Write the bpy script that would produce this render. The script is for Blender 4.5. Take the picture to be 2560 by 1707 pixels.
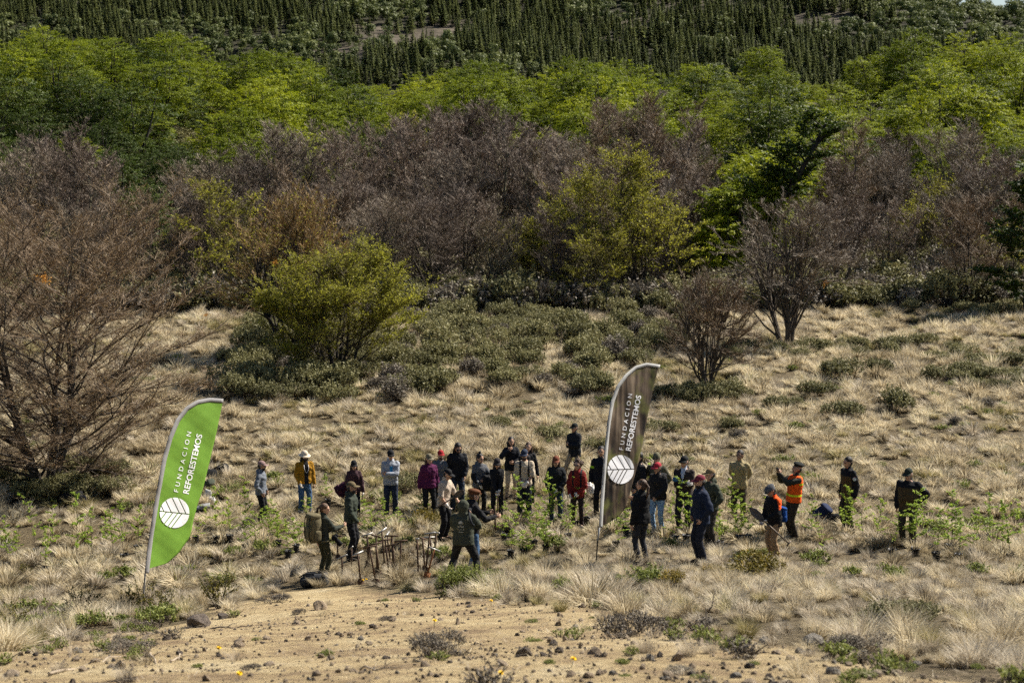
import bpy, math, random
import numpy as np
from math import radians, sin, cos, pi
from mathutils import Vector, Matrix, Euler
from mathutils import noise as mnoise

for _o in list(bpy.data.objects):
    bpy.data.objects.remove(_o)
SC = bpy.context.scene
COL = SC.collection

# ------------------------------------------------------------------ camera, sky, sun, exposure
PITCH = radians(7.0); LENS = 60.0; CZ = 10.0
FPX = LENS / 36.0 * 2560.0
cam_d = bpy.data.cameras.new('camera'); cam = bpy.data.objects.new('camera', cam_d); COL.objects.link(cam)
cam.location = (0, 0, CZ); cam.rotation_euler = (radians(90) - PITCH, 0, 0)
cam_d.lens = LENS; cam_d.sensor_width = 36.0; cam_d.clip_start = 0.3; cam_d.clip_end = 6000
cam_d.dof.use_dof = True; cam_d.dof.focus_distance = 37.0; cam_d.dof.aperture_fstop = 3.2
SC.camera = cam
SUN = Vector((0.70, 0.42, 0.80)).normalized()
world = bpy.data.worlds.new('World'); SC.world = world; world.use_nodes = True
_nt = world.node_tree; _nt.nodes.clear()
_sky = _nt.nodes.new('ShaderNodeTexSky'); _sky.sky_type = 'NISHITA'; _sky.sun_disc = False
_sky.sun_elevation = math.asin(SUN.z); _sky.sun_rotation = math.atan2(SUN.x, SUN.y)
_sky.air_density = 1.0; _sky.dust_density = 1.6; _sky.ozone_density = 1.0; _sky.altitude = 900
_bg = _nt.nodes.new('ShaderNodeBackground'); _bg.inputs['Strength'].default_value = 0.05
_wo = _nt.nodes.new('ShaderNodeOutputWorld')
_nt.links.new(_sky.outputs[0], _bg.inputs['Color']); _nt.links.new(_bg.outputs[0], _wo.inputs['Surface'])
sun_d = bpy.data.lights.new('sun', 'SUN'); sun_d.energy = 5.0; sun_d.angle = radians(0.55); sun_d.color = (1.0, 0.93, 0.82)
sun = bpy.data.objects.new('sun', sun_d); COL.objects.link(sun)
sun.rotation_euler = (-SUN).to_track_quat('-Z', 'Y').to_euler()
SC.view_settings.view_transform = 'Standard'; SC.view_settings.look = 'None'
SC.view_settings.exposure = 1.0; SC.view_settings.gamma = 1.0; SC.view_settings.use_curve_mapping = False
SC.render.engine = 'CYCLES'
SC.cycles.use_denoising = False; SC.cycles.use_adaptive_sampling = True; SC.cycles.adaptive_threshold = 0.02; SC.cycles.adaptive_min_samples = 24; SC.cycles.debug_use_spatial_splits = True
SC.cycles.max_bounces = 4; SC.cycles.diffuse_bounces = 2; SC.cycles.glossy_bounces = 2
SC.cycles.transmission_bounces = 3; SC.cycles.transparent_max_bounces = 6
SC.cycles.caustics_reflective = False; SC.cycles.caustics_refractive = False

# ------------------------------------------------------------------ helpers
RNG = np.random.default_rng(7)

def tag(o, label=None, cat=None, group=None, kind=None):
    if label: o['label'] = label
    if cat: o['category'] = cat
    if group: o['group'] = group
    if kind: o['kind'] = kind
    return o

def mesh_np(name, V, tris=None, quads=None, mats=(), ti=None, qi=None, smooth=False, attrs=None):
    me = bpy.data.meshes.new(name)
    V = np.asarray(V, dtype=np.float32).reshape(-1, 3)
    nt = 0 if tris is None else len(tris); nq = 0 if quads is None else len(quads)
    me.vertices.add(len(V)); me.vertices.foreach_set('co', V.ravel())
    if nt + nq:
        loops = []
        if nt: loops.append(np.asarray(tris, dtype=np.int32).reshape(-1))
        if nq: loops.append(np.asarray(quads, dtype=np.int32).reshape(-1))
        loops = np.concatenate(loops)
        me.loops.add(len(loops)); me.loops.foreach_set('vertex_index', loops)
        starts = np.concatenate([np.arange(nt) * 3, nt * 3 + np.arange(nq) * 4]).astype(np.int32)
        me.polygons.add(nt + nq); me.polygons.foreach_set('loop_start', starts)
        mi = np.zeros(nt + nq, dtype=np.int32)
        if ti is not None and nt: mi[:nt] = ti
        if qi is not None and nq: mi[nt:] = qi
        me.polygons.foreach_set('material_index', mi)
        if smooth: me.polygons.foreach_set('use_smooth', np.ones(nt + nq, dtype=bool))
    for m in mats: me.materials.append(m)
    for k, a in (attrs or {}).items():
        at_ = me.attributes.new(k, 'FLOAT', 'POINT'); at_.data.foreach_set('value', np.asarray(a, dtype=np.float32))
    me.update(calc_edges=True)
    return me

class MB:
    """collects geometry of one mesh"""
    def __init__(self): self.V = []; self.T = []; self.Q = []; self.ti = []; self.qi = []; self.A = []; self.n = 0
    def add(self, V, tris=None, quads=None, mi=0, a=None):
        V = np.asarray(V, dtype=np.float32).reshape(-1, 3)
        if tris is not None and len(tris):
            t = np.asarray(tris, dtype=np.int64).reshape(-1, 3) + self.n; self.T.append(t); self.ti.append(np.full(len(t), mi))
        if quads is not None and len(quads):
            q = np.asarray(quads, dtype=np.int64).reshape(-1, 4) + self.n; self.Q.append(q); self.qi.append(np.full(len(q), mi))
        self.V.append(V); self.n += len(V)
        if a is None: a = np.zeros(len(V))
        self.A.append(np.broadcast_to(np.asarray(a, dtype=np.float32), (len(V),)))
        return self
    def tube(self, P, R, n=5, mi=0, cap=True, a=None):
        P = np.asarray(P, dtype=float); R = np.broadcast_to(np.asarray(R, dtype=float), (len(P),))
        T = np.gradient(P, axis=0); T /= np.linalg.norm(T, axis=1)[:, None] + 1e-9
        ref = np.array([0, 0, 1.0]) if abs(T[0, 2]) < 0.8 else np.array([1.0, 0, 0])
        U = np.cross(T, ref); U /= np.linalg.norm(U, axis=1)[:, None] + 1e-9
        W = np.cross(T, U)
        an = np.arange(n) / n * 2 * pi
        V = P[:, None] + R[:, None, None] * (np.cos(an)[None, :, None] * U[:, None] + np.sin(an)[None, :, None] * W[:, None])
        k = len(P); idx = np.arange(k * n).reshape(k, n); nx = np.roll(idx, -1, axis=1)
        q = np.stack([idx[:-1], nx[:-1], nx[1:], idx[1:]], -1).reshape(-1, 4)
        V = V.reshape(-1, 3); t = None
        if cap:
            V = np.vstack([V, P[:1], P[-1:]]); c0 = k * n; c1 = c0 + 1
            t = np.vstack([np.stack([nx[0], idx[0], np.full(n, c0)], -1), np.stack([idx[-1], nx[-1], np.full(n, c1)], -1)])
        return self.add(V, t, q, mi, a)
    def box(self, c, s, R=None, mi=0):
        c = np.asarray(c, float); s = np.asarray(s, float) / 2
        g = np.array([[x, y, z] for x in (-1, 1) for y in (-1, 1) for z in (-1, 1)]) * s
        if R is not None: g = g @ np.asarray(R).T
        return self.add(g + c, None, [[0, 1, 3, 2], [4, 6, 7, 5], [0, 4, 5, 1], [2, 3, 7, 6], [0, 2, 6, 4], [1, 5, 7, 3]], mi)
    def ell(self, c, r, nu=12, nv=8, R=None, mi=0):
        u = np.arange(nu) / nu * 2 * pi; v = (np.arange(1, nv)) / nv * pi
        S = np.stack([np.outer(np.sin(v), np.cos(u)), np.outer(np.sin(v), np.sin(u)), np.outer(np.cos(v), np.ones(nu))], -1).reshape(-1, 3)
        S = np.vstack([S, [[0, 0, 1], [0, 0, -1]]]) * np.asarray(r, float)
        if R is not None: S = S @ np.asarray(R).T
        k = nv - 1; idx = np.arange(k * nu).reshape(k, nu); nx = np.roll(idx, -1, axis=1)
        q = np.stack([idx[:-1], idx[1:], nx[1:], nx[:-1]], -1).reshape(-1, 4)
        t = np.vstack([np.stack([idx[0], nx[0], np.full(nu, k * nu)], -1), np.stack([nx[-1], idx[-1], np.full(nu, k * nu + 1)], -1)])
        return self.add(S + np.asarray(c, float), t, q, mi)
    def mesh(self, name, mats, smooth=False):
        V = np.concatenate(self.V) if self.V else np.zeros((0, 3))
        T = np.concatenate(self.T) if self.T else None; Q = np.concatenate(self.Q) if self.Q else None
        return mesh_np(name, V, T, Q, mats, np.concatenate(self.ti) if self.ti else None, np.concatenate(self.qi) if self.qi else None, smooth, {'v': np.concatenate(self.A)} if self.A else None)

def link(name, me, parent=None, loc=None, rot=None, scale=None):
    o = bpy.data.objects.new(name, me); COL.objects.link(o)
    if parent is not None: o.parent = parent
    if loc is not None: o.location = loc
    if rot is not None: o.rotation_euler = rot
    if scale is not None: o.scale = (scale,) * 3 if np.isscalar(scale) else scale
    return o

def nz(v):
    v = np.asarray(v, float); return v / (np.linalg.norm(v, axis=-1, keepdims=True) + 1e-9)

def val_noise(x, y, seed=0):
    """smooth value noise, vectorised"""
    x = np.asarray(x, float); y = np.asarray(y, float)
    xi = np.floor(x).astype(np.int64); yi = np.floor(y).astype(np.int64); fx = x - xi; fy = y - yi
    fx = fx * fx * (3 - 2 * fx); fy = fy * fy * (3 - 2 * fy)
    def h(a, b):
        n = (a * 374761393 + b * 668265263 + seed * 974634777) & 0x7fffffff
        n = ((n ^ (n >> 13)) * 1274126177) & 0x7fffffff
        return ((n ^ (n >> 16)) & 0xffff) / 65535.0
    return (h(xi, yi) * (1 - fx) + h(xi + 1, yi) * fx) * (1 - fy) + (h(xi, yi + 1) * (1 - fx) + h(xi + 1, yi + 1) * fx) * fy

def fbm(x, y, seed=0, oct=3):
    s = 0; a = 0.5; f = 1.0
    for i in range(oct):
        s = s + a * (val_noise(np.asarray(x) * f, np.asarray(y) * f, seed + i) - 0.5) * 2; a *= 0.5; f *= 2.03
    return s

# ------------------------------------------------------------------ terrain height (world z), y = distance from the camera
_PR = np.array([(-30, 1.0), (0, -1.7), (5, -2.35), (10.5, -3.47), (12, -3.83), (15, -4.56), (18, -5.25), (22, -6.15), (28, -7.5), (33, -8.6), (40.6, -9.35),
    (46.4, -9.62), (55, -9.8), (65, -9.9), (80, -9.95), (95, -9.9), (110, -9.0), (140, -5.6), (180, -2.2), (212, -0.5), (240, -1), (300, -10), (400, -18),
    (500, -14), (600, 2), (700, 24), (850, 62), (1000, 98), (1150, 120), (1300, 124), (1800, 60), (2600, 0)])
_ys = np.concatenate([np.arange(-30, 130, 0.5), np.arange(130, 2600, 4.0)])
_zs = np.interp(_ys, _PR[:, 0], _PR[:, 1])
for _ in range(2):
    _k = np.ones(7) / 7; _zs = np.convolve(np.pad(_zs, 3, mode='edge'), _k, mode='valid')

def sstep(a, b, x):
    t = np.clip((np.asarray(x, float) - a) / (b - a), 0, 1); return t * t * (3 - 2 * t)

def H(x, y):
    x = np.asarray(x, float); y = np.asarray(y, float)
    z = np.interp(y, _ys, _zs)
    w = (0.25 + 0.75 * sstep(12, 27, y)) * (1 - sstep(40, 62, y))
    z = z + 0.086 * np.minimum(x - 2.4, 0) * w
    z = z + 0.03 * np.maximum(x - 9, 0) * sstep(50, 70, y) * (1 - sstep(100, 130, y))
    u = x / np.maximum(y, 1.0)
    r = sstep(120, 215, y) * (1 - sstep(250, 330, y))
    r2 = sstep(190, 230, y) * (1 - sstep(255, 330, y))
    z = z + r * 4.5 * sstep(-0.10, -0.26, u) + r2 * (1.5 * sstep(0.06, 0.12, u) + 4.5 * sstep(0.19, 0.25, u)) + 3.0 * np.exp(-((u - 0.172) / 0.036) ** 4 - ((y - 230) / 15) ** 2) * (1 + 0.9 * fbm(x / 6, y / 6, 91, 3))
    far = sstep(450, 700, y)
    z = z + far * (14 * fbm(x / 160 + 3.1, y / 210, 11, 3)) - far * 56 * sstep(0.19, 0.29, u) * sstep(780, 1050, y)
    z = z + 0.10 * fbm(x / 2.2, y / 2.2, 3, 3) * sstep(6, 14, y) * (1 - sstep(400, 600, y)) + 0.25 * fbm(x / 9, y / 9, 5, 2) * sstep(20, 50, y)
    z = z + 0.05 * fbm(x / 0.9, y / 0.9, 93, 2) * sstep(8, 10, y) * (1 - sstep(24, 34, y))
    return z + CZ

def project(x, y, z):
    dz = np.asarray(z, float) - CZ; y = np.asarray(y, float)
    f = y * cos(PITCH) - dz * sin(PITCH); u = y * sin(PITCH) + dz * cos(PITCH)
    return 1280 + FPX * np.asarray(x) / f, 853.5 - FPX * u / f

_YS = np.concatenate([np.arange(6, 130, 0.05), np.arange(130, 1600, 0.8)])
def at(px, row, off=0.0, ymin=8.0, ymax=1600.0):
    """world point on the ground (raised by off) seen at a pixel of the photograph"""
    dx = (px - 1280) / FPX; dy = (853.5 - row) / FPX
    ky = cos(PITCH) + dy * sin(PITCH); kz = -sin(PITCH) + dy * cos(PITCH)
    Y = _YS[(_YS >= ymin) & (_YS <= ymax)]
    X = Y * dx / ky; Z = CZ + Y * kz / ky
    b = Z <= H(X, Y) + off
    i = int(np.argmax(b)) if b.any() else len(Y) - 1
    return Vector((X[i], Y[i], float(H(X[i], Y[i]))))

def atY(px, row, Y):
    dx = (px - 1280) / FPX; dy = (853.5 - row) / FPX
    ky = cos(PITCH) + dy * sin(PITCH); kz = -sin(PITCH) + dy * cos(PITCH)
    return Vector((Y * dx / ky, Y, CZ + Y * kz / ky))

_SB = np.array([(-400, 1640), (0, 1612), (150, 1598), (330, 1580), (430, 1556), (560, 1520), (640, 1488), (730, 1466), (790, 1457), (950, 1462), (1130, 1484), (1300, 1504), (1480, 1514),
    (1600, 1548), (1720, 1574), (1900, 1606), (2080, 1640), (2250, 1668), (2420, 1695), (2560, 1720), (3000, 1760)])
def sandness(x, y):
    """1 on the bare sandy bank in front, 0 in the grass"""
    z = H(x, y); px, row = project(x, y, z)
    b = np.interp(px, _SB[:, 0], _SB[:, 1]) + 34 * fbm(np.asarray(x) * 1.1, np.asarray(y) * 0.7, 21, 4)
    return np.where(np.asarray(y) < 34, sstep(-14, 14, row - b), 0.0)

# ------------------------------------------------------------------ materials
def nodes(m):
    m.use_nodes = True; nt = m.node_tree; nt.nodes.clear(); return nt

def _ramp(nt, stops):
    r = nt.nodes.new('ShaderNodeValToRGB'); e = r.color_ramp.elements
    e[0].position = stops[0][0]; e[0].color = (*stops[0][1], 1); e[1].position = stops[-1][0]; e[1].color = (*stops[-1][1], 1)
    for p, c in stops[1:-1]:
        k = e.new(p); k.color = (*c, 1)
    return r

def mat_plain(name, col, rough=0.8, noise_scale=12.0, var=0.25, bump=0.2, metal=0.0, spec=0.3, sheen=0.0, bscale=None):
    m = bpy.data.materials.new(name); nt = nodes(m); N = nt.nodes.new; L = nt.links.new
    out = N('ShaderNodeOutputMaterial'); b = N('ShaderNodeBsdfPrincipled'); tc = N('ShaderNodeTexCoord')
    n = N('ShaderNodeTexNoise'); n.inputs['Scale'].default_value = noise_scale; n.inputs['Detail'].default_value = 5
    L(tc.outputs['Object'], n.inputs['Vector'])
    c = np.array(col)
    r = _ramp(nt, [(0.3, tuple(np.clip(c * (1 - var), 0, 1))), (0.7, tuple(np.clip(c * (1 + var), 0, 1)))])
    L(n.outputs['Fac'], r.inputs[0]); L(r.outputs[0], b.inputs['Base Color'])
    b.inputs['Roughness'].default_value = rough; b.inputs['Metallic'].default_value = metal; b.inputs['Specular IOR Level'].default_value = spec
    if sheen: b.inputs['Sheen Weight'].default_value = sheen
    if bump:
        n2 = N('ShaderNodeTexNoise'); n2.inputs['Scale'].default_value = bscale or noise_scale * 2.2; n2.inputs['Detail'].default_value = 4
        L(tc.outputs['Object'], n2.inputs['Vector'])
        bp = N('ShaderNodeBump'); bp.inputs['Strength'].default_value = bump; bp.inputs['Distance'].default_value = 0.02
        L(n2.outputs['Fac'], bp.inputs['Height']); L(bp.outputs[0], b.inputs['Normal'])
    L(b.outputs[0], out.inputs['Surface'])
    return m

def mat_leaf(name, stops, trans=0.35, objvar=0.25, rough=0.6, patch=None):
    """thin foliage: per-leaf attribute v chooses the colour, object random shifts it; part of the light passes through"""
    m = bpy.data.materials.new(name); nt = nodes(m); N = nt.nodes.new; L = nt.links.new
    out = N('ShaderNodeOutputMaterial'); at_ = N('ShaderNodeAttribute'); at_.attribute_name = 'v'
    oi = N('ShaderNodeObjectInfo')
    ma = N('ShaderNodeMath'); ma.operation = 'MULTIPLY_ADD'; ma.inputs[1].default_value = objvar; L(oi.outputs['Random'], ma.inputs[0])
    ms = N('ShaderNodeMath'); ms.operation = 'MULTIPLY'; ms.inputs[1].default_value = 1 - objvar; L(at_.outputs['Fac'], ms.inputs[0])
    L(ms.outputs[0], ma.inputs[2]); fac = ma.outputs[0]
    if patch:
        n = N('ShaderNodeTexNoise'); n.inputs['Scale'].default_value = patch[0]; n.inputs['Detail'].default_value = 2
        L(oi.outputs['Location'], n.inputs['Vector'])
        mm = N('ShaderNodeMapRange'); mm.inputs[1].default_value = 0.3; mm.inputs[2].default_value = 0.7; mm.inputs[3].default_value = -patch[1]; mm.inputs[4].default_value = patch[1]
        L(n.outputs['Fac'], mm.inputs[0])
        ad = N('ShaderNodeMath'); ad.operation = 'ADD'; L(fac, ad.inputs[0]); L(mm.outputs[0], ad.inputs[1]); fac = ad.outputs[0]
    r = _ramp(nt, stops); L(fac, r.inputs[0])
    d = N('ShaderNodeBsdfPrincipled'); d.inputs['Roughness'].default_value = rough; d.inputs['Specular IOR Level'].default_value = 0.25
    L(r.outputs[0], d.inputs['Base Color'])
    if trans > 0:
        t = N('ShaderNodeBsdfTranslucent'); L(r.outputs[0], t.inputs['Color'])
        mx = N('ShaderNodeMixShader'); mx.inputs[0].default_value = trans
        L(d.outputs[0], mx.inputs[1]); L(t.outputs[0], mx.inputs[2]); L(mx.outputs[0], out.inputs['Surface'])
    else: L(d.outputs[0], out.inputs['Surface'])
    return m

M = {}
M['bark'] = mat_plain('bark', (0.085, 0.068, 0.052), 0.95, 6, 0.45, 0.6)
M['bark_dark'] = mat_plain('bark_dark', (0.045, 0.038, 0.032), 0.95, 6, 0.4, 0.6)
M['bark_pale'] = mat_plain('bark_pale', (0.42, 0.39, 0.35), 0.9, 6, 0.3, 0.5)
M['twig_brown'] = mat_leaf('twig_brown', [(0, (0.068, 0.048, 0.030)), (0.5, (0.200, 0.140, 0.085)), (0.85, (0.34, 0.248, 0.155)), (1, (0.42, 0.38, 0.22))], 0.0, 0.2)
M['twig_violet'] = mat_leaf('twig_violet', [(0, (0.066, 0.048, 0.036)), (0.5, (0.200, 0.150, 0.112)), (0.85, (0.36, 0.282, 0.215)), (1, (0.44, 0.42, 0.25))], 0.0, 0.35)
M['twig_olive'] = mat_leaf('twig_olive', [(0, (0.05, 0.042, 0.02)), (0.5, (0.14, 0.115, 0.04)), (1, (0.30, 0.26, 0.08))], 0.2, 0.2)
M['leaf_olive'] = mat_leaf('leaf_olive', [(0, (0.14, 0.14, 0.018)), (0.5, (0.31, 0.31, 0.032)), (1, (0.52, 0.48, 0.055))], 0.5, 0.15)
M['leaf_green'] = mat_leaf('leaf_green', [(0, (0.026, 0.043, 0.005)), (0.4, (0.128, 0.168, 0.008)), (1, (0.33, 0.37, 0.012))], 0.4, 0.4)
M['leaf_lime'] = mat_leaf('leaf_lime', [(0, (0.050, 0.074, 0.006)), (0.4, (0.200, 0.243, 0.010)), (1, (0.44, 0.46, 0.016))], 0.4, 0.35)
M['twig_orange'] = mat_leaf('twig_orange', [(0, (0.09, 0.055, 0.02)), (0.5, (0.27, 0.17, 0.065)), (0.85, (0.42, 0.29, 0.11)), (1, (0.40, 0.36, 0.12))], 0.1, 0.1)
M['bud'] = mat_leaf('bud', [(0, (0.09, 0.055, 0.025)), (0.5, (0.22, 0.14, 0.06)), (1, (0.36, 0.25, 0.10))], 0.3, 0.1)
M['twig_grey'] = mat_leaf('twig_grey', [(0, (0.066, 0.052, 0.038)), (0.5, (0.220, 0.174, 0.126)), (0.85, (0.40, 0.325, 0.235)), (1, (0.44, 0.42, 0.25))], 0.0, 0.35)
M['bark_mossy'] = mat_plain('bark_mossy', (0.17, 0.155, 0.10), 0.95, 5, 0.5, 0.6)
M['leaf_deep'] = mat_leaf('leaf_deep', [(0, (0.018, 0.032, 0.005)), (0.5, (0.055, 0.085, 0.009)), (1, (0.13, 0.165, 0.016))], 0.3, 0.4)
M['leaf_far'] = mat_leaf('leaf_far', [(0, (0.06, 0.08, 0.028)), (0.5, (0.13, 0.155, 0.045)), (1, (0.22, 0.24, 0.07))], 0.25, 0.5)
M['needle'] = mat_leaf('needle', [(0, (0.065, 0.085, 0.032)), (0.5, (0.15, 0.175, 0.064)), (1, (0.26, 0.275, 0.10))], 0.3, 0.5)
M['shrub'] = mat_leaf('shrub', [(0, (0.08, 0.078, 0.036)), (0.4, (0.195, 0.185, 0.080)), (0.75, (0.30, 0.28, 0.125)), (1, (0.40, 0.34, 0.19))], 0.2, 0.4)
M['heath'] = mat_leaf('heath', [(0, (0.06, 0.05, 0.042)), (0.45, (0.16, 0.135, 0.105)), (0.8, (0.27, 0.235, 0.18)), (1, (0.20, 0.22, 0.09))], 0.15, 0.3)
M['herb'] = mat_leaf('herb', [(0, (0.10, 0.12, 0.03)), (0.5, (0.21, 0.24, 0.055)), (1, (0.32, 0.34, 0.10))], 0.3, 0.2)
M['yellow_shrub'] = mat_leaf('yellow_shrub', [(0, (0.06, 0.055, 0.012)), (0.5, (0.20, 0.16, 0.025)), (1, (0.46, 0.30, 0.03))], 0.25, 0.2)
M['calafate'] = mat_leaf('calafate', [(0, (0.05, 0.05, 0.012)), (0.5, (0.13, 0.12, 0.025)), (1, (0.30, 0.24, 0.03))], 0.25, 0.2)
M['sapling'] = mat_leaf('sapling', [(0, (0.15, 0.23, 0.03)), (0.5, (0.30, 0.40, 0.055)), (1, (0.50, 0.56, 0.085))], 0.5, 0.3)
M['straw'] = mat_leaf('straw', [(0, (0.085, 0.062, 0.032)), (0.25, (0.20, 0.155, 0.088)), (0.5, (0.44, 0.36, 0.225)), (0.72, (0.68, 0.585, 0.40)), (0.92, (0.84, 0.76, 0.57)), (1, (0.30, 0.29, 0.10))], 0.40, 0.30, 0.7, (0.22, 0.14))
M['straw_green'] = mat_leaf('straw_green', [(0, (0.075, 0.075, 0.022)), (0.35, (0.20, 0.185, 0.065)), (0.7, (0.43, 0.36, 0.18)), (1, (0.66, 0.56, 0.35))], 0.3, 0.2)
M['straw_grey'] = mat_leaf('straw_grey', [(0, (0.12, 0.092, 0.06)), (0.4, (0.36, 0.295, 0.205)), (1, (0.76, 0.68, 0.53))], 0.3, 0.2)

def mat_ground():
    m = bpy.data.materials.new('ground_soil'); nt = nodes(m); N = nt.nodes.new; L = nt.links.new
    out = N('ShaderNodeOutputMaterial'); b = N('ShaderNodeBsdfPrincipled'); tc = N('ShaderNodeTexCoord')
    def noise(s, d=6, rough=0.6):
        n = N('ShaderNodeTexNoise'); n.inputs['Scale'].default_value = s; n.inputs['Detail'].default_value = d; n.inputs['Roughness'].default_value = rough
        L(tc.outputs['Object'], n.inputs['Vector']); return n
    big, fine, grit, clod = noise(0.55, 5), noise(7, 8, 0.75), noise(45, 4, 0.7), noise(2.6, 6, 0.65)
    sand = _ramp(nt, [(0.30, (0.155, 0.105, 0.06)), (0.42, (0.285, 0.208, 0.122)), (0.50, (0.42, 0.322, 0.176)), (0.58, (0.49, 0.392, 0.228)), (0.70, (0.55, 0.46, 0.30))])
    mx = N('ShaderNodeMix'); mx.data_type = 'FLOAT'; mx.inputs[0].default_value = 0.5; L(big.outputs['Fac'], mx.inputs[2]); L(clod.outputs['Fac'], mx.inputs[3])
    L(mx.outputs[0], sand.inputs[0])
    gr = _ramp(nt, [(0.30, (0.42, 0.38, 0.34)), (0.44, (0.85, 0.83, 0.80)), (0.55, (1, 1, 1)), (0.7, (1.15, 1.13, 1.08))]); L(fine.outputs['Fac'], gr.inputs[0])
    mul = N('ShaderNodeMix'); mul.data_type = 'RGBA'; mul.blend_type = 'MULTIPLY'; mul.inputs[0].default_value = 0.8
    L(sand.outputs[0], mul.inputs[6]); L(gr.outputs[0], mul.inputs[7])
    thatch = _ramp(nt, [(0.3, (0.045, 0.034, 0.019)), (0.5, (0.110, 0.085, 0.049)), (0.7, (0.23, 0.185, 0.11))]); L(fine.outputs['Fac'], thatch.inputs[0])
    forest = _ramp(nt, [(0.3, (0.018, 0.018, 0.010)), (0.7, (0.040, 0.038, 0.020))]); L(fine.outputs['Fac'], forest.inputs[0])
    a1 = N('ShaderNodeAttribute'); a1.attribute_name = 'sand'; a2 = N('ShaderNodeAttribute'); a2.attribute_name = 'forest'; a3 = N('ShaderNodeAttribute'); a3.attribute_name = 'scree'
    def mix(f, A, B):
        k = N('ShaderNodeMix'); k.data_type = 'RGBA'; L(f, k.inputs[0]); L(A, k.inputs[6]); L(B, k.inputs[7]); return k.outputs[2]
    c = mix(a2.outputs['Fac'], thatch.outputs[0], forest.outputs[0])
    mid = noise(0.09, 9, 0.85)
    scree = _ramp(nt, [(0.38, (0.026, 0.023, 0.016)), (0.5, (0.068, 0.056, 0.040)), (0.62, (0.15, 0.127, 0.095))]); L(mid.outputs['Fac'], scree.inputs[0])
    c = mix(a3.outputs['Fac'], c, scree.outputs[0])
    c = mix(a1.outputs['Fac'], c, mul.outputs[2])
    L(c, b.inputs['Base Color']); b.inputs['Roughness'].default_value = 0.95; b.inputs['Specular IOR Level'].default_value = 0.15
    ad = N('ShaderNodeMath'); ad.operation = 'MULTIPLY_ADD'; ad.inputs[1].default_value = 0.3; L(grit.outputs['Fac'], ad.inputs[0]); L(fine.outputs['Fac'], ad.inputs[2])
    bp = N('ShaderNodeBump'); bp.inputs['Strength'].default_value = 0.9; bp.inputs['Distance'].default_value = 0.10; L(ad.outputs[0], bp.inputs['Height']); L(bp.outputs[0], b.inputs['Normal'])
    L(b.outputs[0], out.inputs['Surface'])
    return m
M['ground'] = mat_ground()
M['rock'] = mat_plain('rock', (0.30, 0.235, 0.165), 0.95, 9, 0.4, 0.9)
M['rock_dark'] = mat_plain('rock_dark', (0.10, 0.08, 0.065), 0.95, 9, 0.5, 1.0)
M['rock_grey'] = mat_plain('rock_grey', (0.22, 0.20, 0.17), 0.95, 9, 0.4, 0.9)
M['wood_dead'] = mat_plain('wood_dead', (0.33, 0.27, 0.20), 0.9, 14, 0.4, 0.5)
M['flower'] = mat_plain('flower', (0.85, 0.56, 0.01), 0.6, 30, 0.15, 0.0)
M['orange_leaf'] = mat_plain('orange_leaf', (0.50, 0.22, 0.015), 0.7, 30, 0.25, 0.0)

SCREE = [(1010, 92, 150, 26), (1110, 66, 90, 22), (860, 126, 90, 14), (1590, 55, 60, 14), (2060, 40, 130, 22), (1700, 8, 130, 12), (1520, 98, 45, 10), (930, 68, 60, 14)]
def screeness(px, row):
    s = np.zeros(np.shape(px))
    for cx, cy, rx, ry in SCREE:
        s = np.maximum(s, 1 - sstep(0.55, 1.15, np.hypot((px - cx) / rx, (row - cy) / ry)))
    return s

# ------------------------------------------------------------------ ground: one sheet to beyond the hills
def build_ground():
    ys = np.concatenate([np.arange(-25, 8, 1.5), np.arange(8, 36, 0.16), np.arange(36, 62, 0.4), np.arange(62, 130, 1.0), np.arange(130, 300, 3.0), np.arange(300, 1300, 9.0), np.arange(1300, 2500, 60)])
    us = np.linspace(-1, 1, 150); us = np.sign(us) * (0.75 * np.abs(us) + 0.25 * np.abs(us) ** 2)
    half = 14 + np.maximum(ys, 0) * 0.46
    X = us[None] * half[:, None]; Y = np.broadcast_to(ys[:, None], X.shape)
    Z = H(X, Y)
    s = sandness(X, Y) * (Y > 7) + (Y <= 7)
    Z = Z - 0.03 * (1 - s) * (Y < 60)
    V = np.stack([X, Y, Z], -1).reshape(-1, 3)
    r, c = X.shape; idx = np.arange(r * c).reshape(r, c)
    q = np.stack([idx[:-1, :-1], idx[:-1, 1:], idx[1:, 1:], idx[1:, :-1]], -1).reshape(-1, 4)
    px, row = project(X, np.maximum(Y, 5), Z)
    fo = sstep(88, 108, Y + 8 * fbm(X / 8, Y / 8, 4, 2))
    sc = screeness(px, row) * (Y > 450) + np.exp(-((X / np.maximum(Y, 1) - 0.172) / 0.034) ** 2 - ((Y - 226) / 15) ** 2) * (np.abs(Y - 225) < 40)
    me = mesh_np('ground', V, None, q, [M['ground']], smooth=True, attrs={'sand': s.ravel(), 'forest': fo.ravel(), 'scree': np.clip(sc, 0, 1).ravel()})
    tag(link('ground', me), 'dry grassy valley floor, sandy bank and wooded hillside', kind='structure')
build_ground()
# ------------------------------------------------------------------ vegetation builders
def tri_blades(mb, P, D, L, W, rng, mi=0, a=None, bend=0.0, side=None):
    """thin tapering triangles (twigs, needles)"""
    n = len(P); D = nz(D)
    if side is None: side = nz(np.cross(D, nz(rng.normal(size=(n, 3)))))
    L = np.broadcast_to(L, (n,)); W = np.broadcast_to(W, (n,))
    tip = P + D * L[:, None]
    if bend: tip = tip + np.array([0, 0, bend]) * L[:, None]
    V = np.stack([P - side * W[:, None] / 2, P + side * W[:, None] / 2, tip], 1)
    a = np.full(n, 0.5) if a is None else a
    return mb.add(V.reshape(-1, 3), np.arange(3 * n).reshape(-1, 3), None, mi, np.repeat(a, 3))

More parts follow.
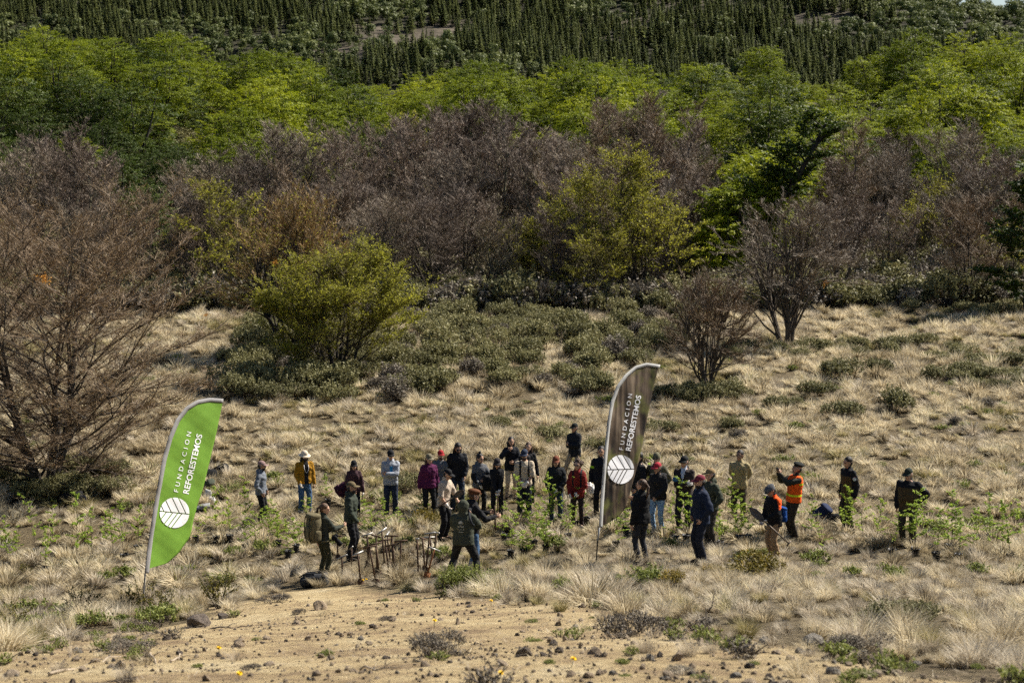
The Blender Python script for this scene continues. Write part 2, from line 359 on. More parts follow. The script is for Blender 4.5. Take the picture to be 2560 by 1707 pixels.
def leaf_quads(mb, P, N_, S, rng, mi=0, a=None, aspect=1.6, D=None):
    """diamond leaves centred at P with normals N_"""
    n = len(P); N_ = nz(N_)
    if D is None: D = rng.normal(size=(n, 3))
    U = nz(D - N_ * np.sum(D * N_, 1)[:, None]); W = np.cross(N_, U)
    S = np.broadcast_to(S, (n,))[:, None]
    V = np.stack([P - U * S * aspect / 2, P + W * S / 2, P + U * S * aspect / 2, P - W * S / 2], 1)
    a = rng.random(n) if a is None else a
    return mb.add(V.reshape(-1, 3), None, np.arange(4 * n).reshape(-1, 4), mi, np.repeat(a, 4))

def walk(p, d, L, n, rng, wander=0.15, up=0.0, droop=0.0):
    P = [np.array(p, float)]; d = nz(np.array(d, float)); st = L / n
    for i in range(n):
        d = nz(d + rng.normal(size=3) * wander + np.array([0, 0, up - droop * i / n]))
        P.append(P[-1] + d * st)
    return np.array(P)

def skeleton(rng, h, spread, stems=3, limbs=9, subs=7, r0=0.1, tilt=0.3, first=0.2, flat=0.5, lean=(0, 0), limb_up=0.35, tall=1.0, taper=0.62):
    """stems > limbs > side branches; returns wood polylines and the branch points that carry twigs"""
    wood = []; tips = []
    for s in range(stems):
        az = s / stems * 2 * pi + rng.uniform(-0.5, 0.5)
        t = tilt * rng.uniform(0.5, 1.3) if stems > 1 else tilt * 0.3
        d = np.array([cos(az) * t + lean[0], sin(az) * t + lean[1], 1.0])
        hs = h * rng.uniform(0.8, 1.0) if s else h
        P = walk((cos(az) * r0 * (stems > 1), sin(az) * r0 * (stems > 1), -0.15), d, hs, 9, rng, 0.08, 0.06 * tall)
        rs = r0 * rng.uniform(0.7, 1.0)
        wood.append((P, np.linspace(rs, rs * 0.12, len(P)), 6))
        for l in range(limbs):
            f = first + (0.97 - first) * (l + rng.random() * 0.8) / limbs
            k = f * (len(P) - 1); i = min(int(k), len(P) - 2); p = P[i] + (P[i + 1] - P[i]) * (k - i)
            a2 = az * 0.4 + l * 2.4 + rng.uniform(-0.6, 0.6)
            if stems > 1 and rng.random() < 0.5: a2 = az + rng.uniform(-1.1, 1.1)
            e = limb_up + 0.75 * f + rng.uniform(-0.15, 0.2)
            shape = (1 - taper * max(0, f - 0.35) / 0.65) * (0.75 + 0.25 * min(1, f / 0.3))
            Ll = spread * shape * rng.uniform(0.7, 1.1)
            dl = np.array([cos(a2), sin(a2), e])
            Q = walk(p, dl, Ll, 6, rng, 0.13, 0.03)
            rl = rs * 0.38 * (1 - 0.55 * f)
            wood.append((Q, np.linspace(rl, rl * 0.15, len(Q)), 4))
            for b in range(subs):
                g = 0.2 + 0.8 * (b + rng.random()) / subs
                k = g * (len(Q) - 1); i = min(int(k), len(Q) - 2); q = Q[i] + (Q[i + 1] - Q[i]) * (k - i)
                dm = nz(Q[i + 1] - Q[i]); sd = nz(np.cross(dm, (0, 0, 1))) * (1 if b % 2 else -1)
                db = dm * 0.75 + sd * rng.uniform(0.5, 1.0) + np.array([0, 0, rng.uniform(-0.1, 0.45) * (1 - flat * 0.6)])
                Lb = Ll * 0.45 * (1.15 - 0.6 * g) * rng.uniform(0.7, 1.2)
                B = walk(q, db, Lb, 3, rng, 0.12, 0.02)
                wood.append((B, np.linspace(rl * 0.4, rl * 0.12, len(B)), 3))
                tips.append(B)
            tips.append(Q[-4:])
        tips.append(P[-4:])
    return wood, tips

def wood_mesh(name, wood, mat, minr=0.0):
    mb = MB()
    for P, R, n in wood: mb.tube(P, np.maximum(R, minr), n, cap=False)
    return mb.mesh(name, [mat], smooth=True)

def twig_points(tips, per, rng, flat=0.6):
    P = []; D = []
    for B in tips:
        k = rng.random(per) * (len(B) - 1); i = np.minimum(k.astype(int), len(B) - 2)
        p = B[i] + (B[i + 1] - B[i]) * (k - i)[:, None]
        d = nz(B[i + 1] - B[i]); s = np.cross(d, (0, 0, 1.0)); s = nz(s) * np.where(rng.random(per) < 0.5, 1, -1)[:, None]
        dd = d * rng.uniform(0.5, 1.2, (per, 1)) + s * rng.uniform(0.2, 0.9, (per, 1)) + np.stack([np.zeros(per), np.zeros(per), rng.uniform(-0.15, 0.6, per) * (1 - flat)], 1)
        P.append(p); D.append(nz(dd))
    return np.concatenate(P), np.concatenate(D)

def crown_bare(name, tips, rng, mats, per=7, sub=7, tl=0.7, sl=0.3, w=0.014, flat=0.5, lichen=0.0, leaf=0.0, leafmat=1, leafsize=0.05, leafn=3):
    mb = MB(); P, D = twig_points(tips, per, rng, flat); n = len(P)
    L = tl * rng.uniform(0.5, 1.2, n); va = np.clip(rng.normal(0.45, 0.16, n), 0, 0.85)
    tri_blades(mb, P, D, L, w * 1.5, rng, 0, va)
    t = rng.random((n, sub)); q = (P[:, None] + D[:, None] * (L[:, None] * t)[..., None]).reshape(-1, 3)
    d = np.repeat(D, sub, 0); s = nz(np.cross(d, np.array([0, 0, 1.0]) + 0.35 * rng.normal(size=d.shape))) * np.where(rng.random(len(d)) < 0.5, 1, -1)[:, None]
    d2 = nz(d * 0.8 + s * rng.uniform(0.5, 1.0, (len(d), 1)) + np.stack([np.zeros(len(d))] * 2 + [rng.uniform(-0.1, 0.5, len(d)) * (1 - flat)], 1))
    L2 = sl * rng.uniform(0.4, 1.2, len(d)); va2 = np.clip(np.repeat(va, sub) + rng.normal(0.08, 0.12, len(d)), 0, 0.85)
    tri_blades(mb, q, d2, L2, w, rng, 0, va2)
    if lichen:
        k = rng.random(n) < lichen * np.clip(2.2 - 2.4 * P[:, 2] / P[:, 2].max(), 0.1, 2); m_ = k.sum()
        if m_:
            pp = np.repeat(P[k], 6, 0) + rng.normal(0, 0.06, (m_ * 6, 3))
            tri_blades(mb, pp, rng.normal(size=(m_ * 6, 3)) + np.array([0, 0, -0.8]), rng.uniform(0.06, 0.16, m_ * 6), 0.03, rng, 0, np.full(m_ * 6, 1.0))
    if leaf > 0:
        rad = np.hypot(q[:, 0], q[:, 1]); rad = rad / np.percentile(rad, 90) + 0.5 * q[:, 2] / np.percentile(q[:, 2], 95)
        k = np.where(rng.random(len(q)) < leaf * np.clip(1.5 * (rad - 0.45), 0.05, 1.2))[0]; k = np.repeat(k, leafn)
        f = rng.random(len(k))
        pp = q[k] + d2[k] * (L2[k] * f)[:, None] + rng.normal(0, 0.02, (len(k), 3))
        leaf_quads(mb, pp, np.array([0, 0, 1.0]) + 0.7 * rng.normal(size=(len(k), 3)), leafsize * rng.uniform(0.6, 1.3, len(k)), rng, leafmat, np.clip(rng.normal(0.5, 0.22, len(k)), 0, 1), D=d2[k])
    return mb.mesh(name, mats)

def crown_leafy(name, tips, rng, mats, per=6, leafn=7, tl=0.9, size=0.17, flat=0.75, twig=True, jit=0.10):
    mb = MB(); P, D = twig_points(tips, per, rng, flat); n = len(P)
    D = nz(D * np.array([1, 1, 0.6])); L = tl * rng.uniform(0.5, 1.2, n)
    if twig: tri_blades(mb, P, D, L, 0.02, rng, 1, np.full(n, 0.3))
    f = rng.random((n, leafn)); q = (P[:, None] + D[:, None] * (L[:, None] * f)[..., None])
    q = q + rng.normal(0, jit, q.shape) * np.array([1, 1, 0.45]); q = q.reshape(-1, 3); m_ = len(q)
    base = np.repeat(np.clip(rng.normal(0.5, 0.16, n), 0, 1), leafn)
    leaf_quads(mb, q, np.array([0, 0, 1.0]) + 0.55 * rng.normal(size=(m_, 3)), size * rng.uniform(0.6, 1.35, m_), rng, 0, np.clip(base + rng.normal(0, 0.14, m_), 0, 1), D=np.repeat(D, leafn, 0))
    return mb.mesh(name, mats)

def lobes_of(rng, h, w, n, z0=0.28):
    c = [np.array([0, 0, h * 0.70])]; r = [w * 0.55]
    for i in range(n):
        a = i * 2.4 + rng.uniform(-0.4, 0.4); f = rng.random(); rr = w * rng.uniform(0.4, 0.68)
        c.append(np.array([cos(a) * rr, sin(a) * rr, h * (z0 + (0.70 - z0) * f)])); r.append(w * rng.uniform(0.34, 0.52))
    return np.array(c), np.array(r)

def make_dome(seed, h=9.0, w=4.0, lobes=8, sprays=430, leafn=42, size=0.105, mat='leaf_green', bark='bark_dark', sl=1.0, r0=0.16, z0=0.28, stems=2, lean=(0, 0)):
    """leafy crown: flat leaf sprays on the outside of several lobes, each lobe fed by a limb"""
    rng = np.random.default_rng(seed); c, r = lobes_of(rng, h, w, lobes, z0); wd = []
    for s in range(stems):
        a = rng.random() * 6.28; P = walk((cos(a) * 0.15, sin(a) * 0.15, -0.3), (cos(a) * 0.12, sin(a) * 0.12, 1), h * 0.9, 8, rng, 0.07, 0.05); wd.append((P, np.linspace(r0, r0 * 0.15, len(P)), 6))
    S0 = wd[0][0]
    for q in c[1:]:
        k = S0[min(len(S0) - 1, max(1, int(q[2] / h * 8 - 2)))]; m_ = (k + q) / 2 + rng.normal(0, 0.15, 3); wd.append((np.array([k, m_, q, q + (q - m_) * 0.5]), np.array([r0 * 0.4, r0 * 0.28, r0 * 0.16, r0 * 0.05]), 4))
    j = rng.choice(len(c), sprays, p=r ** 2 / (r ** 2).sum()); d = nz(rng.normal(size=(sprays, 3)) + np.array([0, 0, 0.25]))
    p = c[j] + d * r[j][:, None] * np.array([1, 1, 0.8]) * rng.uniform(0.72, 1.06, (sprays, 1))
    out = nz(p - np.array([0, 0, 0.5 * h])); D = nz(out * np.array([1, 1, 0.25]) + d * 0.5 + rng.normal(0, 0.25, (sprays, 3)) + np.array([0, 0, 0.05])); sd = nz(np.cross(D, (0, 0, 1.0)))
    L = sl * rng.uniform(0.6, 1.25, sprays); t = np.sqrt(rng.random((sprays, leafn))); u = rng.uniform(-1, 1, (sprays, leafn)) * 0.5 * t
    q = p[:, None] + D[:, None] * (t * L[:, None])[..., None] + sd[:, None] * (u * L[:, None])[..., None] + rng.normal(0, 0.05, (sprays, leafn, 3)) - np.array([0, 0, 0.22]) * (t ** 2 * L[:, None])[..., None]
    q = q.reshape(-1, 3); n = len(q); va = np.repeat(np.clip(rng.normal(0.48, 0.11, sprays), 0, 1), leafn)
    mb = MB(); leaf_quads(mb, q, np.array([0, 0, 1.0]) + 0.5 * rng.normal(size=(n, 3)) + np.repeat(d, leafn, 0) * 0.4, size * rng.uniform(0.6, 1.35, n), rng, 0, np.clip(va + rng.normal(0, 0.12, n), 0, 1), D=np.repeat(D, leafn, 0))
    tri_blades(mb, p - D * 0.3, D, L * 0.9 + 0.3, 0.03, rng, 1, np.full(sprays, 0.2))
    if lean != (0, 0):
        sh = lambda V: np.stack([V[:, 0] + lean[0] * V[:, 2] ** 1.1, V[:, 1] + lean[1] * V[:, 2], V[:, 2]], 1)
        mb.V = [sh(v).astype(np.float32) for v in mb.V]; wd = [(sh(P), R_, n_) for P, R_, n_ in wd]
    return TreeKind(wood_mesh('trunk', wd, M[bark], 0.012), mb.mesh('crown', [M[mat], M['twig_olive']]))

def make_bare_dome(seed, h=6.5, w=2.8, stems=3, limbs=62, per=8, sub=7, mat='twig_violet', bark='bark', r0=0.14, tw=0.022, tl=0.46, sl=0.28, lichen=0.2, leaf=0.0, leafmat='leaf_olive', leafsize=0.07, zc=0.42, fmin=0.16, pmin=-0.12):
    """leafless crown: limbs curving out to a dome, fine twigs only on their outer ends"""
    rng = np.random.default_rng(seed); wd = []; tips = []; st = []
    for s in range(stems):
        a = s / stems * 6.28 + rng.uniform(-0.5, 0.5); tl_ = 0.30 * (stems > 1) * rng.uniform(0.6, 1.3)
        P = walk((cos(a) * r0, sin(a) * r0, -0.2), (cos(a) * tl_, sin(a) * tl_, 1), h * rng.uniform(0.78, 0.95), 9, rng, 0.10, 0.05); st.append(P); wd.append((P, np.linspace(r0 * rng.uniform(0.7, 1), r0 * 0.14, len(P)), 6)); tips.append(P[-3:])
    for l in range(limbs):
        P = st[l % stems]; f = rng.uniform(fmin, 0.8); k = P[int(f * 9)]
        a = math.atan2(k[1], k[0]) + rng.normal(0, 1.2); ph = rng.uniform(pmin, 1.4)
        e = np.array([cos(a) * w * cos(ph), sin(a) * w * cos(ph), h * zc + h * (0.98 - zc) * sin(ph)]) * rng.uniform(0.82, 1.05)
        if e[2] < k[2] - 0.4: e[2] = k[2] - 0.3
        m1 = k + (e - k) * 0.4 + np.array([0, 0, 0.10 * h * rng.uniform(0.0, 1.0)]) + rng.normal(0, 0.12, 3); Q = np.array([k, (k + m1) / 2 + rng.normal(0, 0.06, 3), m1, (m1 + e) / 2 + rng.normal(0, 0.10, 3), e])
        rl = r0 * 0.34 * (1 - 0.5 * f); wd.append((Q, np.linspace(rl, rl * 0.16, 5), 4)); tips.append(Q[2:])
        if rng.random() < 0.7: e2 = e + rng.normal(0, 0.45, 3) * np.array([1, 1, 0.6]); wd.append((np.array([m1, (m1 + e2) / 2 + rng.normal(0, 0.1, 3), e2]), np.array([rl * 0.5, rl * 0.3, rl * 0.12]), 3)); tips.append(np.array([(m1 + e2) / 2, e2]))
    return TreeKind(wood_mesh('trunk', wd, M[bark], 0.010), crown_bare('crown', tips, rng, [M[mat], M[leafmat]], per, sub, tl, sl, tw, 0.35, lichen, leaf, 1, leafsize, 2))

class TreeKind:
    def __init__(self, wood, crown): self.wood = wood; self.crown = crown

def place_tree(name, kind, loc, rz, sc, label, group=None, cat='tree', sz=None):
    e = link(name, None, None, loc, (0, 0, rz), (sc, sc, sz or sc)); e.empty_display_size = 0.3
    link('trunk', kind.wood, e); link('crown', kind.crown, e)
    return tag(e, label, cat, group)

def make_bare(seed, h=6.0, spread=2.6, stems=4, mat='twig_violet', lichen=0.05, leaf=0.0, limbs=9, subs=6, per=6, sub=7, r0=0.10, tilt=0.32, bark='bark', w=0.016, sl=0.32, tl=0.75, flat=0.35, leafmat='leaf_olive', leafsize=0.06, leafn=3, first=0.2, lean=(0, 0), limb_up=0.35, taper=0.62):
    rng = np.random.default_rng(seed)
    wd, tips = skeleton(rng, h, spread, stems, limbs, subs, r0, tilt, first, flat, lean, limb_up, 1.0, taper)
    return TreeKind(wood_mesh('trunk', wd, M[bark], 0.006), crown_bare('crown', tips, rng, [M[mat], M[leafmat]], per, sub, tl, sl, w, flat, lichen, leaf, 1, leafsize, leafn))

def make_leafy(seed, h=9.0, spread=3.4, stems=2, limbs=11, subs=6, per=5, leafn=8, size=0.2, mat='leaf_green', r0=0.14, tilt=0.22, first=0.12, flat=0.75, tl=1.0, lean=(0, 0), bark='bark_dark', limb_up=0.15, jit=0.1):
    rng = np.random.default_rng(seed)
    wd, tips = skeleton(rng, h, spread, stems, limbs, subs, r0, tilt, first, flat, lean, limb_up)
    return TreeKind(wood_mesh('trunk', wd, M[bark], 0.01), crown_leafy('crown', tips, rng, [M[mat], M['twig_olive']], per, leafn, tl, size, flat, True, jit))

def make_conifer(seed, h=11.0, r=1.9, n=620, wob=0.0):
    rng = np.random.default_rng(seed); mb = MB()
    mb.tube([(0, 0, -0.5), (0, 0, h * 0.5), (0, 0, h)], [0.16, 0.1, 0.02], 4, 1, cap=False)
    t = rng.random(n) ** 0.75; z = h * (0.06 + 0.93 * t); az = rng.random(n) * 2 * pi
    lay = 0.7 + 0.3 * np.sin(z * (3.6 + seed % 3)) * np.sin(az * 3 + seed)
    L = np.maximum(0.12, r * (1 - t) ** 0.85 * rng.uniform(0.7, 1.15, n) * lay)
    D = np.stack([np.cos(az), np.sin(az), -0.05 + 0.35 * t], 1)
    P = np.stack([np.zeros(n), np.zeros(n), z], 1) + D * (L * 0.15)[:, None]
    side = np.stack([-np.sin(az), np.cos(az), rng.normal(0, 0.3, n)], 1)
    W = 0.25 + 0.38 * L
    Dn = nz(D); sd = nz(side) * W[:, None] / 2
    V = np.stack([P, P + Dn * (L * 0.6)[:, None] + sd, P + Dn * L[:, None] + np.array([0, 0, -0.12]), P + Dn * (L * 0.6)[:, None] - sd], 1)
    mb.add(V.reshape(-1, 3), None, np.arange(4 * n).reshape(-1, 4), 0, np.repeat(np.clip(rng.normal(0.45, 0.2, n), 0, 1), 4))
    return mb.mesh('conifer', [M['needle'], M['bark_dark']])

def make_far_leafy(seed, h=8.0, n=750, mat='leaf_far'):
    rng = np.random.default_rng(seed); mb = MB()
    mb.tube([(0, 0, -0.5), (0, 0, h * 0.6)], [0.18, 0.06], 4, 1, cap=False)
    c = rng.normal(0, 1, (14, 3)) * np.array([1.1, 1.1, 1.3]) + np.array([0, 0, h * 0.58])
    k = rng.integers(0, 14, n); d = nz(rng.normal(size=(n, 3)))
    q = c[k] + d * np.array([1.5, 1.5, 1.0]) * rng.uniform(0.6, 1.0, (n, 1))
    leaf_quads(mb, q, d + np.array([0, 0, 0.5]) + rng.normal(0, 0.4, (n, 3)), rng.uniform(0.3, 0.65, n), rng, 0, np.clip(rng.normal(0.5, 0.2, n), 0, 1))
    return mb.mesh('broadleaf', [M[mat], M['bark_dark']])

def make_shrub(seed, mat='shrub', n=260, w=0.6, h=0.55, sprig=0.22, ls=0.055, per=10, up=0.75):
    """rounded low shrub: upright leafy sprigs over woody stems"""
    rng = np.random.default_rng(seed); mb = MB()
    k = rng.integers(4, 7); cc = np.stack([rng.normal(0, w * 0.45, k), rng.normal(0, w * 0.45, k), rng.uniform(0.25, 0.55, k) * h], 1); cr = rng.uniform(0.4, 0.7, k) * w
    j = rng.integers(0, k, n); d = nz(rng.normal(size=(n, 3))); d[:, 2] = np.abs(d[:, 2])
    p = cc[j] + d * cr[j][:, None] * np.array([1, 1, h / w * 0.85]) * rng.uniform(0.75, 1.05, (n, 1))
    D = nz(d * (1 - up) + np.array([0, 0, up]) + rng.normal(0, 0.22, (n, 3))); L = sprig * rng.uniform(0.5, 1.2, n)
    va = np.clip(rng.normal(0.5, 0.18, n), 0, 1)
    tri_blades(mb, p - D * L[:, None] * 0.8, D, L * 1.7, 0.012, rng, 1, va)
    f = rng.random((n, per)); q = (p[:, None] + D[:, None] * (L[:, None] * f)[..., None]).reshape(-1, 3)
    az = nz(np.repeat(D, per, 0) * 0.4 + rng.normal(size=(n * per, 3)))
    leaf_quads(mb, q + az * ls * 0.5, rng.normal(size=(n * per, 3)) + np.array([0, 0, 0.6]), ls * rng.uniform(0.6, 1.2, n * per), rng, 0, np.clip(np.repeat(va, per) + rng.normal(0, 0.1, n * per), 0, 1), D=az, aspect=2.0)
    for i in range(k * 2):
        b = cc[i % k]; mb.tube(np.array([[b[0] * 0.3, b[1] * 0.3, -0.05], b * np.array([0.8, 0.8, 0.7]), b + rng.normal(0, 0.1, 3)]), [0.014, 0.01, 0.004], 3, 1, cap=False)
    return mb.mesh('shrub', [M[mat], M['bark']])

def make_tuft(seed, n=170, L=0.42, w=0.009, spread=0.75, r=0.09, mat='straw', droop=0.5, wind=0.18):
    """one grass tussock: arching tapered blades, 3 triangles each"""
    rng = np.random.default_rng(seed)
    az = rng.random(n) * 2 * pi; rr = r * np.sqrt(rng.random(n)); t = spread * rng.random(n) ** 0.8
    p0 = np.stack([np.cos(az) * rr, np.sin(az) * rr, np.full(n, -0.03)], 1)
    out = np.stack([np.cos(az), np.sin(az), np.zeros(n)], 1) + rng.normal(0, 0.25, (n, 3)) * np.array([1, 1, 0])
    ln = L * rng.uniform(0.55, 1.15, n)
    d1 = nz(out * t[:, None] + np.array([0, 0, 1.0]))
    d2 = nz(out * (t + droop * rng.uniform(0.4, 1.6, n))[:, None] + np.array([wind, -0.05, 0.75]))
    p1 = p0 + d1 * (ln * 0.5)[:, None]; p2 = p1 + d2 * (ln * 0.5)[:, None]
    s = nz(np.stack([-np.sin(az), np.cos(az), np.zeros(n)], 1) + 0.45 * rng.normal(size=(n, 3))); W = (w * rng.uniform(0.7, 1.3, n))[:, None]
    V = np.stack([p0 - s * W * 0.5, p0 + s * W * 0.5, p1 + s * W * 0.4, p1 - s * W * 0.4, p2], 1).reshape(-1, 3)
    b = np.arange(n)[:, None] * 5
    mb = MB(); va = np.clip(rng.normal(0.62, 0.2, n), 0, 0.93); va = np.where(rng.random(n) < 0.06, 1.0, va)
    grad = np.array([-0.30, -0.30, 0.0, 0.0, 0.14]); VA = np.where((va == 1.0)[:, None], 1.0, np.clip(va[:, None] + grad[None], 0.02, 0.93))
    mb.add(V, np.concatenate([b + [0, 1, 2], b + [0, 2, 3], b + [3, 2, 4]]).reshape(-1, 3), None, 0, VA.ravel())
    return mb.mesh('tussock', [M[mat]])

def scatter(name, variants, P, rot, scl, vid, label, kind='stuff', cat=None):
    """one stuff object: instances of the variants on points, through geometry nodes"""
    c = bpy.data.collections.new(name + '_sources')
    for i, me in enumerate(variants):
        o = bpy.data.objects.new('%s_source_%02d' % (name, i), me); c.objects.link(o)
    me = bpy.data.meshes.new(name); me.vertices.add(len(P)); me.vertices.foreach_set('co', np.asarray(P, np.float32).ravel())
    a = me.attributes.new('rot', 'FLOAT_VECTOR', 'POINT'); a.data.foreach_set('vector', np.asarray(rot, np.float32).ravel())
    a = me.attributes.new('scl', 'FLOAT_VECTOR', 'POINT'); a.data.foreach_set('vector', np.asarray(scl, np.float32).ravel())
    a = me.attributes.new('vid', 'INT', 'POINT'); a.data.foreach_set('value', np.asarray(vid, np.int32))
    o = link(name, me)
    ng = bpy.data.node_groups.new(name, 'GeometryNodeTree')
    ng.interface.new_socket('Geometry', in_out='INPUT', socket_type='NodeSocketGeometry'); ng.interface.new_socket('Geometry', in_out='OUTPUT', socket_type='NodeSocketGeometry')
    N = ng.nodes.new; L = ng.links.new
    gi = N('NodeGroupInput'); go = N('NodeGroupOutput'); mp = N('GeometryNodeMeshToPoints'); ip = N('GeometryNodeInstanceOnPoints'); ci = N('GeometryNodeCollectionInfo')
    ci.inputs[0].default_value = c; ci.inputs['Separate Children'].default_value = True; ci.inputs['Reset Children'].default_value = True
    def na(nm, t):
        k = N('GeometryNodeInputNamedAttribute'); k.data_type = t; k.inputs['Name'].default_value = nm; return k.outputs['Attribute']
    L(gi.outputs[0], mp.inputs[0]); L(mp.outputs[0], ip.inputs['Points']); L(ci.outputs[0], ip.inputs['Instance']); ip.inputs['Pick Instance'].default_value = True
    e2r = N('FunctionNodeEulerToRotation'); L(na('rot', 'FLOAT_VECTOR'), e2r.inputs[0]); L(e2r.outputs[0], ip.inputs['Rotation'])
    L(na('vid', 'INT'), ip.inputs['Instance Index']); L(na('scl', 'FLOAT_VECTOR'), ip.inputs['Scale'])
    L(ip.outputs[0], go.inputs[0])
    md = o.modifiers.new('scatter', 'NODES'); md.node_group = ng
    return tag(o, label, cat, None, kind)
# ------------------------------------------------------------------ grass
def build_grass():
    rng = np.random.default_rng(31)
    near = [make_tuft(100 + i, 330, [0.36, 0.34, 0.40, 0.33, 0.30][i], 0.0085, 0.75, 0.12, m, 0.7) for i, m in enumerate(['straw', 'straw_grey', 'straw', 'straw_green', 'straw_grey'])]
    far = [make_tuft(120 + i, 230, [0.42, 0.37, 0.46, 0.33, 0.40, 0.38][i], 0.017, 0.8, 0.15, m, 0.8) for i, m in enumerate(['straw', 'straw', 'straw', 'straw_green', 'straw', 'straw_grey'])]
    P = []; vid = []; sc = []; tilt = []
    for y0, y1, dens, vs in ((12, 36, 5.8, 0), (36, 62, 5.6, 1), (62, 110, 3.5, 1)):
        w1 = 0.33 * y1 + 2.5; n = int(dens * 2 * w1 * (y1 - y0))
        x = rng.uniform(-w1, w1, n); y = rng.uniform(y0, y1, n)
        k = np.abs(x) < 0.33 * y + 2.5; x = x[k]; y = y[k]
        s = sandness(x, y); clump = fbm(x / 1.6, y / 1.6, 41, 2)
        px, row = project(x, y, H(x, y))
        sparse = (px > 1560) * sstep(-70, 30, row - np.interp(px, _SB[:, 0], _SB[:, 1])) * (y < 30)
        k = (rng.random(len(x)) > sstep(0.0, 0.75, s) * 1.02) & (rng.random(len(x)) < (0.8 + 0.5 * clump) * (1 - 0.75 * sparse)) & ~((y > 96) & (rng.random(len(x)) < (y - 96) / 12)) & ~((px > 840) & (px < 1115) & (row > 1395) & (row < 1475) & (rng.random(len(x)) < 0.35))
        x = x[k]; y = y[k]; m_ = len(x)
        P.append(np.stack([x, y, H(x, y) - 0.02], 1)); big = 0.45 + 0.95 * rng.random(m_) ** 1.7 + 0.25 * clump[k]
        sc.append(big * (1.0 if y0 < 60 else 1.3) * np.where((y < 33) & (x > 1.5), 0.72, 1.0) * (1 - 0.15 * np.exp(-((x - 1) / 9.0) ** 4 - ((y - 37.5) / 6.5) ** 4)))
        g = fbm(x / 7 + 2, y / 7, 43, 2) + rng.normal(0, 0.25, m_)
        if vs == 0: vid.append(np.where(g > 0.33, 3, np.array([0, 1, 2, 4])[rng.integers(0, 4, m_)]))
        else: vid.append(5 + np.where(g > 0.36, 3, np.array([0, 1, 2, 4, 5])[rng.integers(0, 5, m_)]))
    P = np.concatenate(P); vid = np.concatenate(vid); sc = np.concatenate(sc); n = len(P)
    rot = np.stack([rng.normal(0, 0.24, n), rng.normal(0.06, 0.24, n), rng.random(n) * 6.28], 1)
    S = np.stack([sc, sc * rng.uniform(0.8, 1.25, n), sc * rng.uniform(0.55, 1.15, n)], 1)
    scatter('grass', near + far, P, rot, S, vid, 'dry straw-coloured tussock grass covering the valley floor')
build_grass()

# ------------------------------------------------------------------ forest trees
ORD = ['first', 'second', 'third', 'fourth', 'fifth', 'sixth', 'seventh', 'eighth', 'ninth', 'tenth', 'eleventh', 'twelfth', 'thirteenth', 'fourteenth', 'fifteenth', 'sixteenth', 'seventeenth', 'eighteenth', 'nineteenth', 'twentieth',
       'twenty-first', 'twenty-second', 'twenty-third', 'twenty-fourth', 'twenty-fifth']
TAKEN = []

